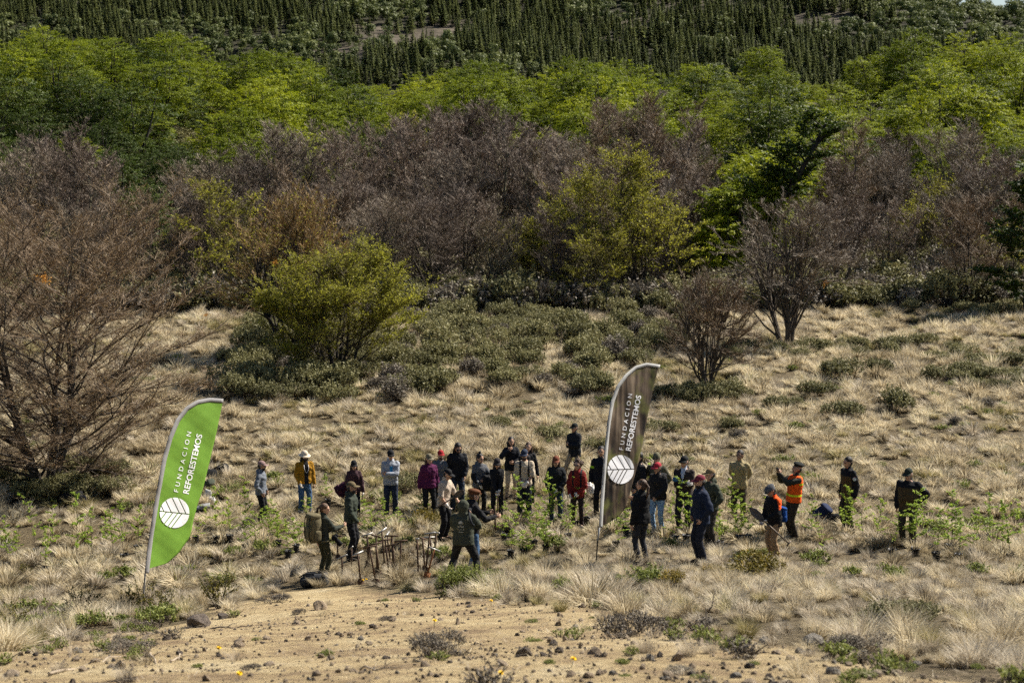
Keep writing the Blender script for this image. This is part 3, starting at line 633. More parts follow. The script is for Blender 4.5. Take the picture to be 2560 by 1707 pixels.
def single_trees():
    def put(px, row, kind, rz, sc, label, name='tree', ymin=40):
        p = at(px, row, 0, ymin); TAKEN.append((p.x, p.y, 2.2))
        return place_tree(name, kind, p, rz, sc, label)
    k = make_bare(501, h=8.3, spread=5.4, stems=5, mat='twig_brown', lichen=0.03, limbs=18, subs=9, per=10, sub=10, r0=0.2, tilt=0.40, bark='bark_dark', w=0.012, sl=0.36, tl=0.9, flat=0.5, first=0.05, limb_up=0.30, taper=0.12, leaf=0.35, leafmat='bud', leafsize=0.028, leafn=2)
    put(120, 1222, k, 0.4, 0.84, 'huge spreading leafless brown tree beside the green flag', 'bare_tree', 38)
    k = make_bare(511, h=4.4, spread=3.2, stems=6, mat='twig_olive', leaf=0.6, limbs=11, subs=7, per=7, sub=8, r0=0.1, tilt=0.38, bark='bark_dark', w=0.013, sl=0.3, tl=0.6, flat=0.35, first=0.06, leafsize=0.045, leafn=4, limb_up=0.5)
    put(850, 955, k, 1.0, 1.06, 'bushy yellow-green leafing tree in the meadow behind the hikers', 'leafing_tree')
    k = make_bare_dome(512, h=6.8, w=3.0, stems=4, limbs=130, per=11, sub=8, mat='twig_orange', bark='bark_dark', r0=0.15, tw=0.017, tl=0.6, sl=0.3, lichen=0.03, leaf=0.10, leafsize=0.05)
    put(738, 890, k, 0.2, 1.08, 'brown budding tree just behind the yellow-green meadow tree', 'budding_tree', 66)
    k = make_bare_dome(513, h=4.7, w=1.95, stems=2, limbs=80, per=12, sub=9, mat='twig_brown', bark='bark', r0=0.12, tw=0.013, tl=0.42, sl=0.24, lichen=0.0, zc=0.40, fmin=0.12)
    put(1768, 985, k, 0.9, 1.0, 'small leafless twin-trunked tree standing alone right of the brown flag', 'bare_tree')
    k = make_bare_dome(514, h=7.0, w=3.2, stems=3, limbs=95, per=13, sub=9, mat='twig_grey', bark='bark', r0=0.18, tw=0.016, tl=0.5, sl=0.27, lichen=0.05, zc=0.44, fmin=0.18)
    put(1965, 866, k, 2.0, 1.0, 'leafless dark-trunked tree with low side limbs at meadow edge', 'bare_tree', 70)
    k = make_bare(515, h=8.2, spread=3.9, stems=5, mat='twig_olive', lichen=0.05, leaf=0.6, limbs=11, subs=7, per=6, sub=7, r0=0.12, tilt=0.3, bark='bark_dark', w=0.016, sl=0.36, tl=0.8, flat=0.35, first=0.15, leafsize=0.065)
    put(1520, 752, k, 0.5, 1.0, 'tall olive-yellow budding tree rising in front of the leafless forest', 'budding_tree', 88)
    k2 = make_bare(516, h=5.0, spread=2.2, stems=3, mat='twig_olive', leaf=0.3, limbs=9, subs=6, per=6, sub=7, r0=0.08, tilt=0.3, w=0.015, sl=0.3, tl=0.6, flat=0.4, first=0.1, leafsize=0.06)
    put(1350, 745, k2, 0.3, 0.95, 'low brown-olive budding tree beside the tall olive-yellow one', 'budding_tree', 85)
    put(1478, 782, k2, 2.1, 0.9, 'small brown-olive budding tree in front of the tall olive-yellow one', 'budding_tree', 80)
    put(575, 760, k2, 4.1, 1.35, 'olive-brown budding tree beside the right edge of the huge bare tree', 'budding_tree', 80)
    put(1655, 745, k2, 5.2, 1.0, 'pale lichen-hung budding tree left of the leaning dark tree', 'budding_tree', 85)
    k = make_bare(517, h=6.2, spread=3.3, stems=5, mat='twig_violet', lichen=0.10, limbs=10, subs=7, per=7, sub=7, r0=0.12, tilt=0.42, w=0.013, sl=0.32, tl=0.75, flat=0.3, first=0.15)
    put(1090, 755, k, 0.8, 1.05, 'round leafless grey tree above the middle of the green thicket', 'bare_tree', 85)
    k = make_bare(518, h=6.4, spread=2.1, stems=6, mat='twig_brown', lichen=0.02, limbs=8, subs=6, per=7, sub=7, r0=0.09, tilt=0.3, bark='bark_dark', w=0.014, sl=0.3, tl=0.7, flat=0.25, first=0.2, limb_up=0.5)
    put(2425, 772, k, 0.1, 1.0, 'many-stemmed leafless brown tree at the meadow corner on the right', 'bare_tree', 80)
    k = make_bare(519, h=9.5, spread=2.2, stems=5, mat='twig_brown', lichen=0.03, limbs=8, subs=6, per=6, sub=6, r0=0.13, tilt=0.18, bark='bark_dark', w=0.016, sl=0.34, tl=0.8, flat=0.25, first=0.3, limb_up=0.6)
    put(2130, 640, k, 0.1, 1.0, 'tall many-stemmed leafless tree right of the leaning dark tree', 'bare_tree', 95)
    # leaning dark tree
    K = [make_dome(530, h=8.5, w=3.2, lobes=9, sprays=460, size=0.12, leafn=30, mat='leaf_lime', sl=0.8), make_dome(531, h=8.5, w=2.8, lobes=8, sprays=420, size=0.12, leafn=30, mat='leaf_lime', sl=0.8)]
    for px, Y, sc, lab, i in ((1805, 101, 0.62, 'small green tree at the lower end of the diagonal green tongue', 1), (1860, 104, 0.85, 'green tree in the lower half of the diagonal green tongue', 0), (1905, 107, 1.0, 'full green tree in the middle of the diagonal green tongue', 1), (1960, 111, 1.05, 'full green tree in the upper half of the diagonal green tongue', 0), (1925, 114, 0.9, 'bright green tree filling the diagonal tongue above the leaning dark tree', 0), (1985, 122, 1.0, 'bright green tree at the upper end of the diagonal green tongue', 1), (1880, 108, 0.62, 'small green tree pressed against the leaning dark trunk', 0), (2040, 130, 0.95, 'bright green tree joining the diagonal tongue to the green wood', 0), (1830, 116, 0.6, 'low green bush-like tree under the leaning dark trunk', 1), (455, 104, 0.5, 'small fresh green tree alone among bare trees above the green flag', 1)):
        x = (px - 1280) / FPX * Y; TAKEN.append((x, Y, 3.0)); place_tree('green_tree', K[i], (x, Y, float(H(x, Y)) - 0.1), px * 0.37, sc, lab)
    k = make_leafy(520, h=12.5, spread=3.4, stems=1, limbs=26, subs=6, per=6, leafn=10, size=0.14, mat='leaf_deep', r0=0.5, tilt=0.1, first=0.22, lean=(0.66, 0.0), flat=0.7, limb_up=0.1)
    put(1762, 700, k, 0.0, 1.0, 'leaning dark-trunked evergreen tree slanting up to the right', 'leaning_tree', 92)
    k = make_leafy(521, h=8.0, spread=2.3, stems=2, limbs=12, subs=6, per=5, leafn=8, size=0.16, mat='leaf_deep', first=0.08)
    put(2572, 790, k, 0.0, 1.0, 'dark green tree cut by the right edge of the photograph', 'green_tree', 80)
    # dead white tree
    rng = np.random.default_rng(77); wd, _t = skeleton(rng, 5.5, 2.2, 2, 5, 3, 0.11, 0.4, 0.35, 0.2)
    p = at(1835, 600, 0, 95); e = link('dead_tree', None, None, (p.x, 118, float(H(p.x, 118))), (0, 0, 2.6)); link('trunk', wood_mesh('trunk', wd, M['bark_pale'], 0.02), e)
    tag(e, 'dead bleached white tree beside the leaning dark evergreen', 'tree')
single_trees()

def BAND(px):
    return ['above the huge bare tree', 'above the green flag', 'above the yellow-green meadow tree', 'above the middle of the thicket', 'behind the tall olive-yellow tree', 'near the leaning dark tree', 'below the rocky knoll', 'toward the right edge'][int(np.searchsorted([260, 560, 960, 1300, 1640, 1900, 2200], px))]

def forest():
    rng = np.random.default_rng(91)
    bare = [make_bare(600 + i, h=[6.2, 6.6, 5.8, 7.2, 6.0, 6.6][i], spread=[2.5, 2.6, 2.7, 2.2, 2.8, 2.4][i], stems=[3, 4, 5, 2, 4, 3][i], mat=['twig_violet', 'twig_violet', 'twig_grey', 'twig_violet', 'twig_grey', 'twig_brown'][i], lichen=[0.15, 0.4, 0.1, 0.15, 0.6, 0.1][i], bark=['bark', 'bark_mossy', 'bark_dark', 'bark', 'bark_mossy', 'bark'][i],
            limbs=[12, 10, 8, 17, 10, 12][i], subs=7, per=7, sub=8, w=0.019, sl=0.26, tl=0.48, tilt=0.30, flat=0.0, first=0.25, limb_up=1.0, r0=0.15, taper=0.25) for i in range(6)]
    olive = [make_bare_dome(620 + i, h=6.4, w=2.9, stems=4, mat='twig_olive', lichen=0.2, leaf=0.45, leafsize=0.08) for i in range(2)]
    green = [make_dome(640 + i, h=[9.5, 8.0, 11, 9, 8.5, 9.5][i], w=[3.7, 3.9, 3.2, 4.2, 3.5, 3.0][i], lobes=[9, 8, 9, 11, 8, 9][i], sprays=[480, 430, 460, 540, 430, 430][i], mat=['leaf_green', 'leaf_lime', 'leaf_green', 'leaf_lime', 'leaf_deep', 'leaf_green'][i], z0=[0.25, 0.3, 0.22, 0.3, 0.2, 0.25][i]) for i in range(6)]
    gpx = np.array([-300, 0, 100, 300, 345, 455, 510, 900, 1000, 1700, 1800, 1950, 2200, 2560, 2900]); gY = np.array([106, 108, 124, 122, 103, 103, 119, 128, 142, 140, 128, 108, 132, 121, 120])
    cnt = {'b': 0, 'g': 0, 'o': 0}
    y = 97.0; row_i = 0
    while y < 250:
        isg = y > 142
        step = 5.2 if y < 142 else 7.7
        w = 0.325 * y + 4; x = -w + rng.random() * step
        while x < w:
            xx = x + rng.normal(0, step * 0.22); yy = y + rng.normal(0, step * 0.28); x += step * rng.uniform(0.85, 1.15)
            if any((xx - a) ** 2 + (yy - b) ** 2 < c * c for a, b, c in TAKEN): continue
            px, row = project(xx, yy, H(xx, yy))
            edge = np.interp(px, gpx, gY) + rng.normal(0, 2.5)
            if px > 2150 and yy < 104 and row > 740: continue
            if 1735 < px < 2010 and yy < 106: continue
            zz = float(H(xx, yy)) - 0.1; u = xx / yy
            side = BAND(px)
            if yy < edge:
                if yy > 150: continue
                if rng.random() < 0.07:
                    k = olive[rng.integers(2)]; nm = 'budding_tree'; lb = 'olive budding tree scattered among leafless trees, %s' % side; gr = 'olive trees among the leafless forest, ' + side
                else:
                    i = int(rng.choice(6, p=[0.22, 0.2, 0.18, 0.18, 0.16, 0.06])); k = bare[i]; nm = 'bare_tree'; c = ['violet-grey', 'mossy violet-grey', 'grey', 'violet-grey', 'lichen-hung grey', 'rusty brown'][i]
                    d = 'front edge' if yy < 108 else ('middle' if yy < 124 else 'back rows')
                    lb = '%s leafless tree, %s of forest, %s' % (c, d, side); gr = lb
                s = rng.uniform(0.68, 1.25) * (0.85 if yy < 106 else 1.0)
                place_tree(nm, k, (xx, yy, zz), rng.random() * 6.28, s, lb, gr); cnt['b'] += 1
            else:
                if yy < 142 and rng.random() < (0.25 if px < 480 else 0.5): continue
                if 0.125 < u < 0.222 and 186 < yy < 250: continue
                if 0.14 < u < 0.215 and 172 < yy < 187 and rng.random() < 0.6: continue
                hill = yy > 236
                if hill and not (u > 0.07 or u < -0.12): continue
                i = int(rng.choice(6, p=[0.2, 0.2, 0.16, 0.18, 0.12, 0.14])) if not (px < 560 and yy < 168 and rng.random() < 0.8) else 4; k = green[i]
                d = 'front rows' if yy < 160 else ('middle rows' if yy < 195 else 'ridge line')
                lb = '%s tree, %s of green wood, %s' % (['bright green', 'lime green', 'tall bright green', 'broad lime green', 'deep green', 'slim bright green'][i], d, side)
                s = rng.uniform(0.62, 1.12) * (0.75 if yy < 150 else 1.0)
                place_tree('green_tree', k, (xx, yy, zz), rng.random() * 6.28, s, lb, lb, sz=s * rng.uniform(0.9, 1.1)); cnt['g'] += 1
        y += step * 0.88; row_i += 1
    # clump of tall green trees on the rocky knoll
    kn = 0
    for px, row, s in ((1790, 150, 0.85), (1845, 152, 1.0), (1905, 150, 1.0), (1945, 152, 0.8), (2120, 165, 0.8), (2160, 170, 1.0), (2200, 175, 0.95), (2240, 170, 1.0), (2010, 158, 0.5), (2035, 160, 0.6)):
        yy = 240 + rng.uniform(-4, 4); xx = (px - 1280) / FPX * yy
        place_tree('green_tree', green[rng.integers(4)], (xx, yy, float(H(xx, yy)) - 0.1), rng.random() * 6.28, s, 'bright green tree on the rocky knoll, %s from left' % ORD[[0, 1, 2, 3, 6, 7, 8, 9, 4, 5][kn]], 'green trees on the rocky knoll'); kn += 1
    print('FOREST', cnt)
    # undergrowth between the trunks
    sh = [make_shrub(300 + i, ['shrub', 'shrub', 'heath'][i], 150, 0.7, 1.1, 0.34, 0.08, 7) for i in range(3)]
    n = 4600; yv = 92 + 120 * rng.random(n) ** 1.3; xv = rng.uniform(-1, 1, n) * (0.33 * yv + 3); s = rng.uniform(0.7, 1.6, n)
    scatter('undergrowth', sh, np.stack([xv, yv, H(xv, yv) - 0.05], 1), np.stack([np.zeros(n), np.zeros(n), rng.random(n) * 6.28], 1), np.stack([s, s, s * rng.uniform(0.6, 1.1, n)], 1), rng.integers(0, 3, n), 'dark low undergrowth filling the forest floor')
forest()

def far_hill():
    rng = np.random.default_rng(5)
    con = [make_conifer(700 + i, h=[11, 12.5, 9.5, 10.5, 12][i], r=[2.5, 2.2, 2.6, 3.0, 2.4][i], n=480) for i in range(5)]
    lea = [make_far_leafy(720 + i) for i in range(3)]
    n = 36000; y = rng.uniform(640, 1120, n); x = rng.uniform(-1, 1, n) * (0.33 * y + 15)
    z = H(x, y); px, row = project(x, y, z)
    sc = screeness(px, row - 18)
    bl = fbm(px / 170 + 1.3, row / 45 + 7, 61, 2)
    tl = bl > 0.20; tl |= (rng.random(n) < 0.06); tl |= (px > 2050) & (row < 150 - (2560 - px) * 0.05) & (bl > -0.35); tl |= (np.hypot((px - 640) / 160, (row - 110) / 45) < 1) & (rng.random(n) < 0.6)
    k = (row > -110) & (row < 260) & (sc < 0.45 + 0.5 * (rng.random(n) < 0.06)) & (px > -80) & (px < 2640)
    k &= ~((px > 2440) & (y > 1000) & (rng.random(n) < 0.3))
    x, y, z, px, row, tl = (a[k] for a in (x, y, z, px, row, tl))
    # thin to a minimum spacing
    cell = {}; keep = []
    for i in range(len(x)):
        d = 5.6 if tl[i] else 3.2; key = (int(x[i] // 8), int(y[i] // 8)); ok = True
        for a in (-1, 0, 1):
            for b in (-1, 0, 1):
                for j in cell.get((key[0] + a, key[1] + b), ()):
                    if (x[i] - x[j]) ** 2 + (y[i] - y[j]) ** 2 < d * d: ok = False
        if ok: cell.setdefault(key, []).append(i); keep.append(i)
    keep = np.array(keep); x, y, z, px, row, tl = (a[keep] for a in (x, y, z, px, row, tl)); n = len(x)
    s = 0.55 + 0.95 * rng.random(n) ** 0.9; s = s * (0.85 + 0.3 * fbm(x / 30, y / 30, 67, 2)); rz = rng.random(n) * 6.28
    print('FAR', n, tl.sum())
    vis = (px > 0) & (px < 2560) & (row > 5) & (row < 185)
    lone = np.zeros(n, bool)
    for kind, name, meshes, cat in ((False, 'conifer', con, 'conifer'), (True, 'broadleaf_tree', lea, 'tree')):
        idx = np.where(vis & (tl == kind))[0]; idx = idx[np.argsort(y[idx])][:295 if not kind else 150]
        for i in idx:
            side = 'left third' if px[i] < 850 else ('middle third' if px[i] < 1700 else 'right third')
            lb = ('dark conifer in the far hillside plantation, %s' if not kind else 'pale green broadleaf tree on the far hillside, %s') % BAND(px[i])
            o = link(name, meshes[rng.integers(len(meshes))], None, (x[i], y[i], z[i] - 0.3), (0, 0, rz[i]), (s[i], s[i], s[i] * rng.uniform(0.9, 1.15)))
            tag(o, lb, cat, lb); lone[i] = True
    r = np.where(~lone)[0]; m_ = len(r)
    scatter('far_forest', con + lea, np.stack([x[r], y[r], z[r] - 0.3], 1), np.stack([rng.normal(0, 0.05, m_), rng.normal(0, 0.05, m_), rz[r]], 1), np.stack([s[r] * rng.uniform(0.75, 1.35, m_), s[r] * rng.uniform(0.75, 1.35, m_), s[r] * rng.uniform(0.75, 1.1, m_)], 1), np.where(tl[r], 5 + rng.integers(0, 3, m_), rng.integers(0, 5, m_)), 'dense dark conifer plantation covering the far hillside')
far_hill()

# rocky knoll on the ridge
def knoll():
    rng = np.random.default_rng(8)
    for i, (px, row, s) in enumerate(((1950, 168, 3.4), (2000, 160, 4.2), (2085, 165, 4.0), (2140, 185, 3.0), (1900, 170, 2.6), (2045, 195, 3.4))):
        yy = [221, 224, 220, 218, 223, 213][i] + rng.uniform(-1, 1); xx = (px - 1280) / FPX * yy
        o = link('rock_outcrop', rock_mesh(900 + i, 1.1, 4, 'rock_scree', 14), None, (xx, yy, float(H(xx, yy)) - 0.25 * s), (0, 0, rng.random() * 6.28), (s, s * 0.8, s * 0.5))
        tag(o, 'bare brown rock hump of the rocky knoll, %s from left' % ORD[[1, 2, 4, 5, 0, 3][i]], 'rock', 'rock humps of the knoll')

def rock_mesh(seed, rough=0.35, sub=3, mat='rock', cuts=7):
    """angular stone: icosphere cut flat by random planes, then roughened"""
    import bmesh
    rng = np.random.default_rng(seed); bm = bmesh.new(); bmesh.ops.create_icosphere(bm, subdivisions=sub, radius=1.0)
    V = np.array([v.co[:] for v in bm.verts]); V *= rng.uniform(0.75, 1.2, 3)
    for _ in range(cuts):
        d = nz(rng.normal(size=3)); lim = rng.uniform(0.5, 0.85); over = V @ d - lim
        V = V - np.outer(np.maximum(over, 0) * 0.9, d)
    off = Vector(rng.uniform(-50, 50, 3))
    for v, c in zip(bm.verts, V):
        c = Vector(c); v.co = c * (1 + rough * 0.5 * mnoise.noise(c * 1.7 + off) + rough * 0.25 * mnoise.noise(c * 4.5 + off))
    me = bpy.data.meshes.new('rock'); bm.to_mesh(me); bm.free(); me.materials.append(M[mat])
    return me
M['rock_scree'] = mat_plain('rock_scree', (0.085, 0.064, 0.052), 0.95, 2.5, 0.7, 1.0)
knoll()

# ------------------------------------------------------------------ meadow shrubs
def shrubs():
    rng = np.random.default_rng(17)
    dark = [make_shrub(320 + i, 'shrub', 420, 0.6, 0.8, 0.24, 0.042, 10) for i in range(5)]
    grey = [make_shrub(330 + i, 'heath', 330, 0.6, 0.75, 0.24, 0.04, 9) for i in range(2)]
    def put(px, row, w, label, grp=None, me=None, hz=0.75, ymin=30):
        p = at(px, row, 0, ymin); s = w * p.y / FPX / 1.45
        return tag(link('shrub', me or dark[rng.integers(5)], None, p - Vector((0, 0, 0.03)), (0, 0, rng.random() * 6.28), (s, s, s * hz)), label, 'shrub', grp)
    # single shrubs of the right-hand meadow, with what sets each apart
    for px, row, w, lab, m_ in (
        (2235, 1028, 125, 'large round dark shrub alone in the right meadow, darkest of the row', 0), (2120, 1050, 110, 'grey-green shrub immediately left of the large round dark shrub', 1),
        (2050, 1000, 100, 'grey-green shrub upper left of the large round dark shrub', 2), (1985, 1022, 70, 'small shrub at the end of the row left of the round dark shrub', 3), (1925, 1028, 80, 'low sprawling shrub nearest the small leafless twin-trunked tree', 0),
        (2085, 950, 120, 'broad shrub in the right meadow below the dark-trunked leafless tree', 1), (2190, 940, 90, 'shrub in the right meadow between the broad shrub and thicket', 2),
        (1835, 1072, 75, 'dark shrub in grass below the small leafless twin-trunked tree', 3), (1842, 1100, 70, 'grey heath shrub in grass right of the brown flag', -1), (1640, 1085, 80, 'dark shrub half hidden behind the brown flag', 4),
        (1080, 1110, 60, 'small fresh green shrub in the grass above the purple-pullover woman', 4), (1003, 1065, 45, 'tiny shrub in the grass above the grey-hoodie man', 0), (1260, 1075, 80, 'shrub in the grass above the wavy-haired woman, nearest the thicket', 1), (1380, 1105, 95, 'shrub in the grass left of the crossed-arms woman on the slope', 2), (1490, 1130, 90, 'shrub in the grass right of the crossed-arms woman on the slope', 3),
        (1030, 1225, 95, 'dark olive shrub right behind the grey-hoodie man', 4), (1060, 1085, 40, 'little round shrub below the thicket, lone in grass', 3), (1300, 1050, 60, 'low shrub just below the thicket edge, left of the flag', 0),
        (2460, 1020, 60, 'small grey shrub at far right of the meadow', -1), (2520, 1060, 50, 'small dark shrub at the right edge of the meadow', 2), (2390, 1060, 45, 'tiny grey shrub below the right thicket', -1)):
        put(px, row, w, lab, None, grey[0] if m_ < 0 else dark[m_])
    # thickets: mass shrubs
    zones = [  # px0, row0, px1, row1, width px, label
        (('thicket', 620, 1640), 0), ]
    top = lambda px: np.interp(px, [560, 700, 1000, 1300, 1700, 1900], [925, 800, 770, 760, 755, 760])
    bot = lambda px: np.interp(px, [540, 600, 760, 960, 1060, 1150, 1250, 1330, 1420, 1500, 1560, 1640, 1720], [980, 1010, 1012, 1016, 1010, 1000, 985, 965, 985, 1000, 950, 905, 850])
    pts = []; n = 0; tries = 0
    while n < 205 and tries < 12000:
        tries += 1; px = rng.uniform(545, 1715); row = rng.uniform(760, 1018)
        if not (top(px) < row < bot(px)): continue
        if fbm(px / 70, row / 24, 71, 2) < -0.13: continue
        p = at(px, row, 0, 40)
        if any((p.x - a) ** 2 + (p.y - b) ** 2 < 1.15 for a, b in pts): continue
        pts.append((p.x, p.y)); s = rng.uniform(0.8, 1.5); n += 1
        me = dark[rng.integers(5)] if rng.random() < 0.78 else grey[rng.integers(2)]
        part = 'left' if px < 950 else ('middle' if px < 1300 else 'right')
        d = 'front edge' if row > bot(px) - 45 else ('back' if row < top(px) + 60 else 'heart')
        lb = 'grey-green low shrub in the %s of the thicket behind the people, %s end' % (d, part)
        tag(link('shrub', me, None, p - Vector((0, 0, 0.03)), (0, 0, rng.random() * 6.28), (s, s, s * rng.uniform(0.7, 1.0))), lb, 'shrub', lb)
    print('THICKET', n)
    for (a, b, c, d, k, lb) in ((2330, 880, 2580, 985, 22, 'dark shrub in the dense right-hand thicket of the meadow'), (1650, 985, 1850, 1010, 12, 'dark shrub at the foot of the small leafless twin-trunked tree'), (1830, 862, 2160, 900, 16, 'dark shrub round the foot of the dark-trunked leafless tree'),
                                (560, 905, 1000, 960, 16, 'shaded dark shrub under the yellow-green meadow tree'), (-20, 1195, 330, 1262, 14, 'dark shrub in the shade under the huge bare tree'), (2180, 770, 2580, 815, 12, 'dark shrub along the forest foot at the right meadow end'), (2170, 850, 2330, 890, 6, 'small shrub in open grass under the right forest edge')):
        for _ in range(k):
            px = rng.uniform(a, c); row = rng.uniform(b, d)
            put(px, row, rng.uniform(1.0, 1.9) / at(px, row, 0, 30).y * FPX * 0.8, lb, lb)
shrubs()
# ------------------------------------------------------------------ feather flags
def resample(pts, n):
    P = np.array(pts, float); d = np.concatenate([[0], np.cumsum(np.hypot(*np.diff(P, axis=0).T))]); d /= d[-1]
    # smooth (Catmull-like) by dense interpolation followed by averaging
    t = np.linspace(0, 1, n * 6); Q = np.stack([np.interp(t, d, P[:, k]) for k in (0, 1)], 1)
    for _ in range(3):
        R = Q.copy(); R[3:-3] = sum(np.roll(Q, k, 0)[3:-3] for k in range(-3, 4)) / 7; Q = R
    return Q[np.linspace(0, len(Q) - 1, n).astype(int)]

def mat_forest_print():
    m = bpy.data.materials.new('forest_print'); nt = nodes(m); N = nt.nodes.new; L = nt.links.new
    out = N('ShaderNodeOutputMaterial'); b = N('ShaderNodeBsdfPrincipled'); tc = N('ShaderNodeTexCoord')
    mp = N('ShaderNodeMapping'); mp.inputs['Scale'].default_value = (7.5, 1.0, 0.55); mp.inputs['Rotation'].default_value = (0, radians(-9), 0); L(tc.outputs['Object'], mp.inputs['Vector'])
    n1 = N('ShaderNodeTexNoise'); n1.inputs['Scale'].default_value = 1.3; n1.inputs['Detail'].default_value = 6; L(mp.outputs[0], n1.inputs['Vector'])
    n2 = N('ShaderNodeTexNoise'); n2.inputs['Scale'].default_value = 2.6; n2.inputs['Detail'].default_value = 5; L(tc.outputs['Object'], n2.inputs['Vector'])
    r1 = _ramp(nt, [(0.36, (0.007, 0.005, 0.004)), (0.45, (0.028, 0.019, 0.013)), (0.54, (0.075, 0.052, 0.035)), (0.68, (0.19, 0.145, 0.10))]); L(n1.outputs['Fac'], r1.inputs[0])
    r2 = _ramp(nt, [(0.5, (0, 0, 0)), (0.66, (0.75, 0.75, 0.75))]); L(n2.outputs['Fac'], r2.inputs[0])
    mx = N('ShaderNodeMix'); mx.data_type = 'RGBA'; mx.inputs[7].default_value = (0.12, 0.125, 0.03, 1); L(r2.outputs[0], mx.inputs[0]); L(r1.outputs[0], mx.inputs[6])
    L(mx.outputs[2], b.inputs['Base Color']); b.inputs['Roughness'].default_value = 0.7; b.inputs['Specular IOR Level'].default_value = 0.2
    L(b.outputs[0], out.inputs['Surface']); return m

M['banner_green'] = mat_leaf('banner_green', [(0, (0.19, 0.37, 0.045)), (1, (0.20, 0.38, 0.05))], 0.3, 0.0)
M['forest_print'] = mat_forest_print()
M['sleeve_grey'] = mat_plain('sleeve_grey', (0.23, 0.225, 0.225), 0.8, 20, 0.06, 0.1)
M['sleeve_white'] = mat_plain('sleeve_white', (0.36, 0.36, 0.35), 0.8, 20, 0.06, 0.1)
M['print_white'] = mat_plain('print_white', (0.80, 0.80, 0.82), 0.7, 20, 0.03, 0.0)
M['black_metal'] = mat_plain('black_metal', (0.012, 0.012, 0.013), 0.5, 20, 0.2, 0.1)
M['steel'] = mat_plain('steel', (0.34, 0.33, 0.31), 0.5, 30, 0.25, 0.2, metal=0.7)
M['rust'] = mat_plain('rust', (0.085, 0.050, 0.032), 0.75, 25, 0.45, 0.4, metal=0.2)
M['rust_orange'] = mat_plain('rust_orange', (0.28, 0.12, 0.05), 0.8, 25, 0.4, 0.4)

def text_mesh(txt, spacing, bold):
    cu = bpy.data.curves.new('lettering', 'FONT'); cu.body = txt; cu.space_character = spacing; cu.offset = bold; cu.resolution_u = 3
    o = bpy.data.objects.new('lettering_tmp', cu); COL.objects.link(o); bpy.context.view_layer.update()
    me = o.to_mesh(); V = np.array([v.co[:2] for v in me.vertices]); F = [list(p.vertices) for p in me.polygons]
    o.to_mesh_clear(); bpy.data.objects.remove(o); bpy.data.curves.remove(cu)
    V -= V.min(0); V /= V.max(0)
    return V, F

def clip_poly(P, n, c):
    """keep the part of convex polygon P with n.p <= c"""
    out = []
    for i in range(len(P)):
        a, b = P[i], P[(i + 1) % len(P)]; da, db = n @ a - c, n @ b - c
        if da <= 0: out.append(a)
        if da * db < 0: out.append(a + (b - a) * da / (da - db))
    return out

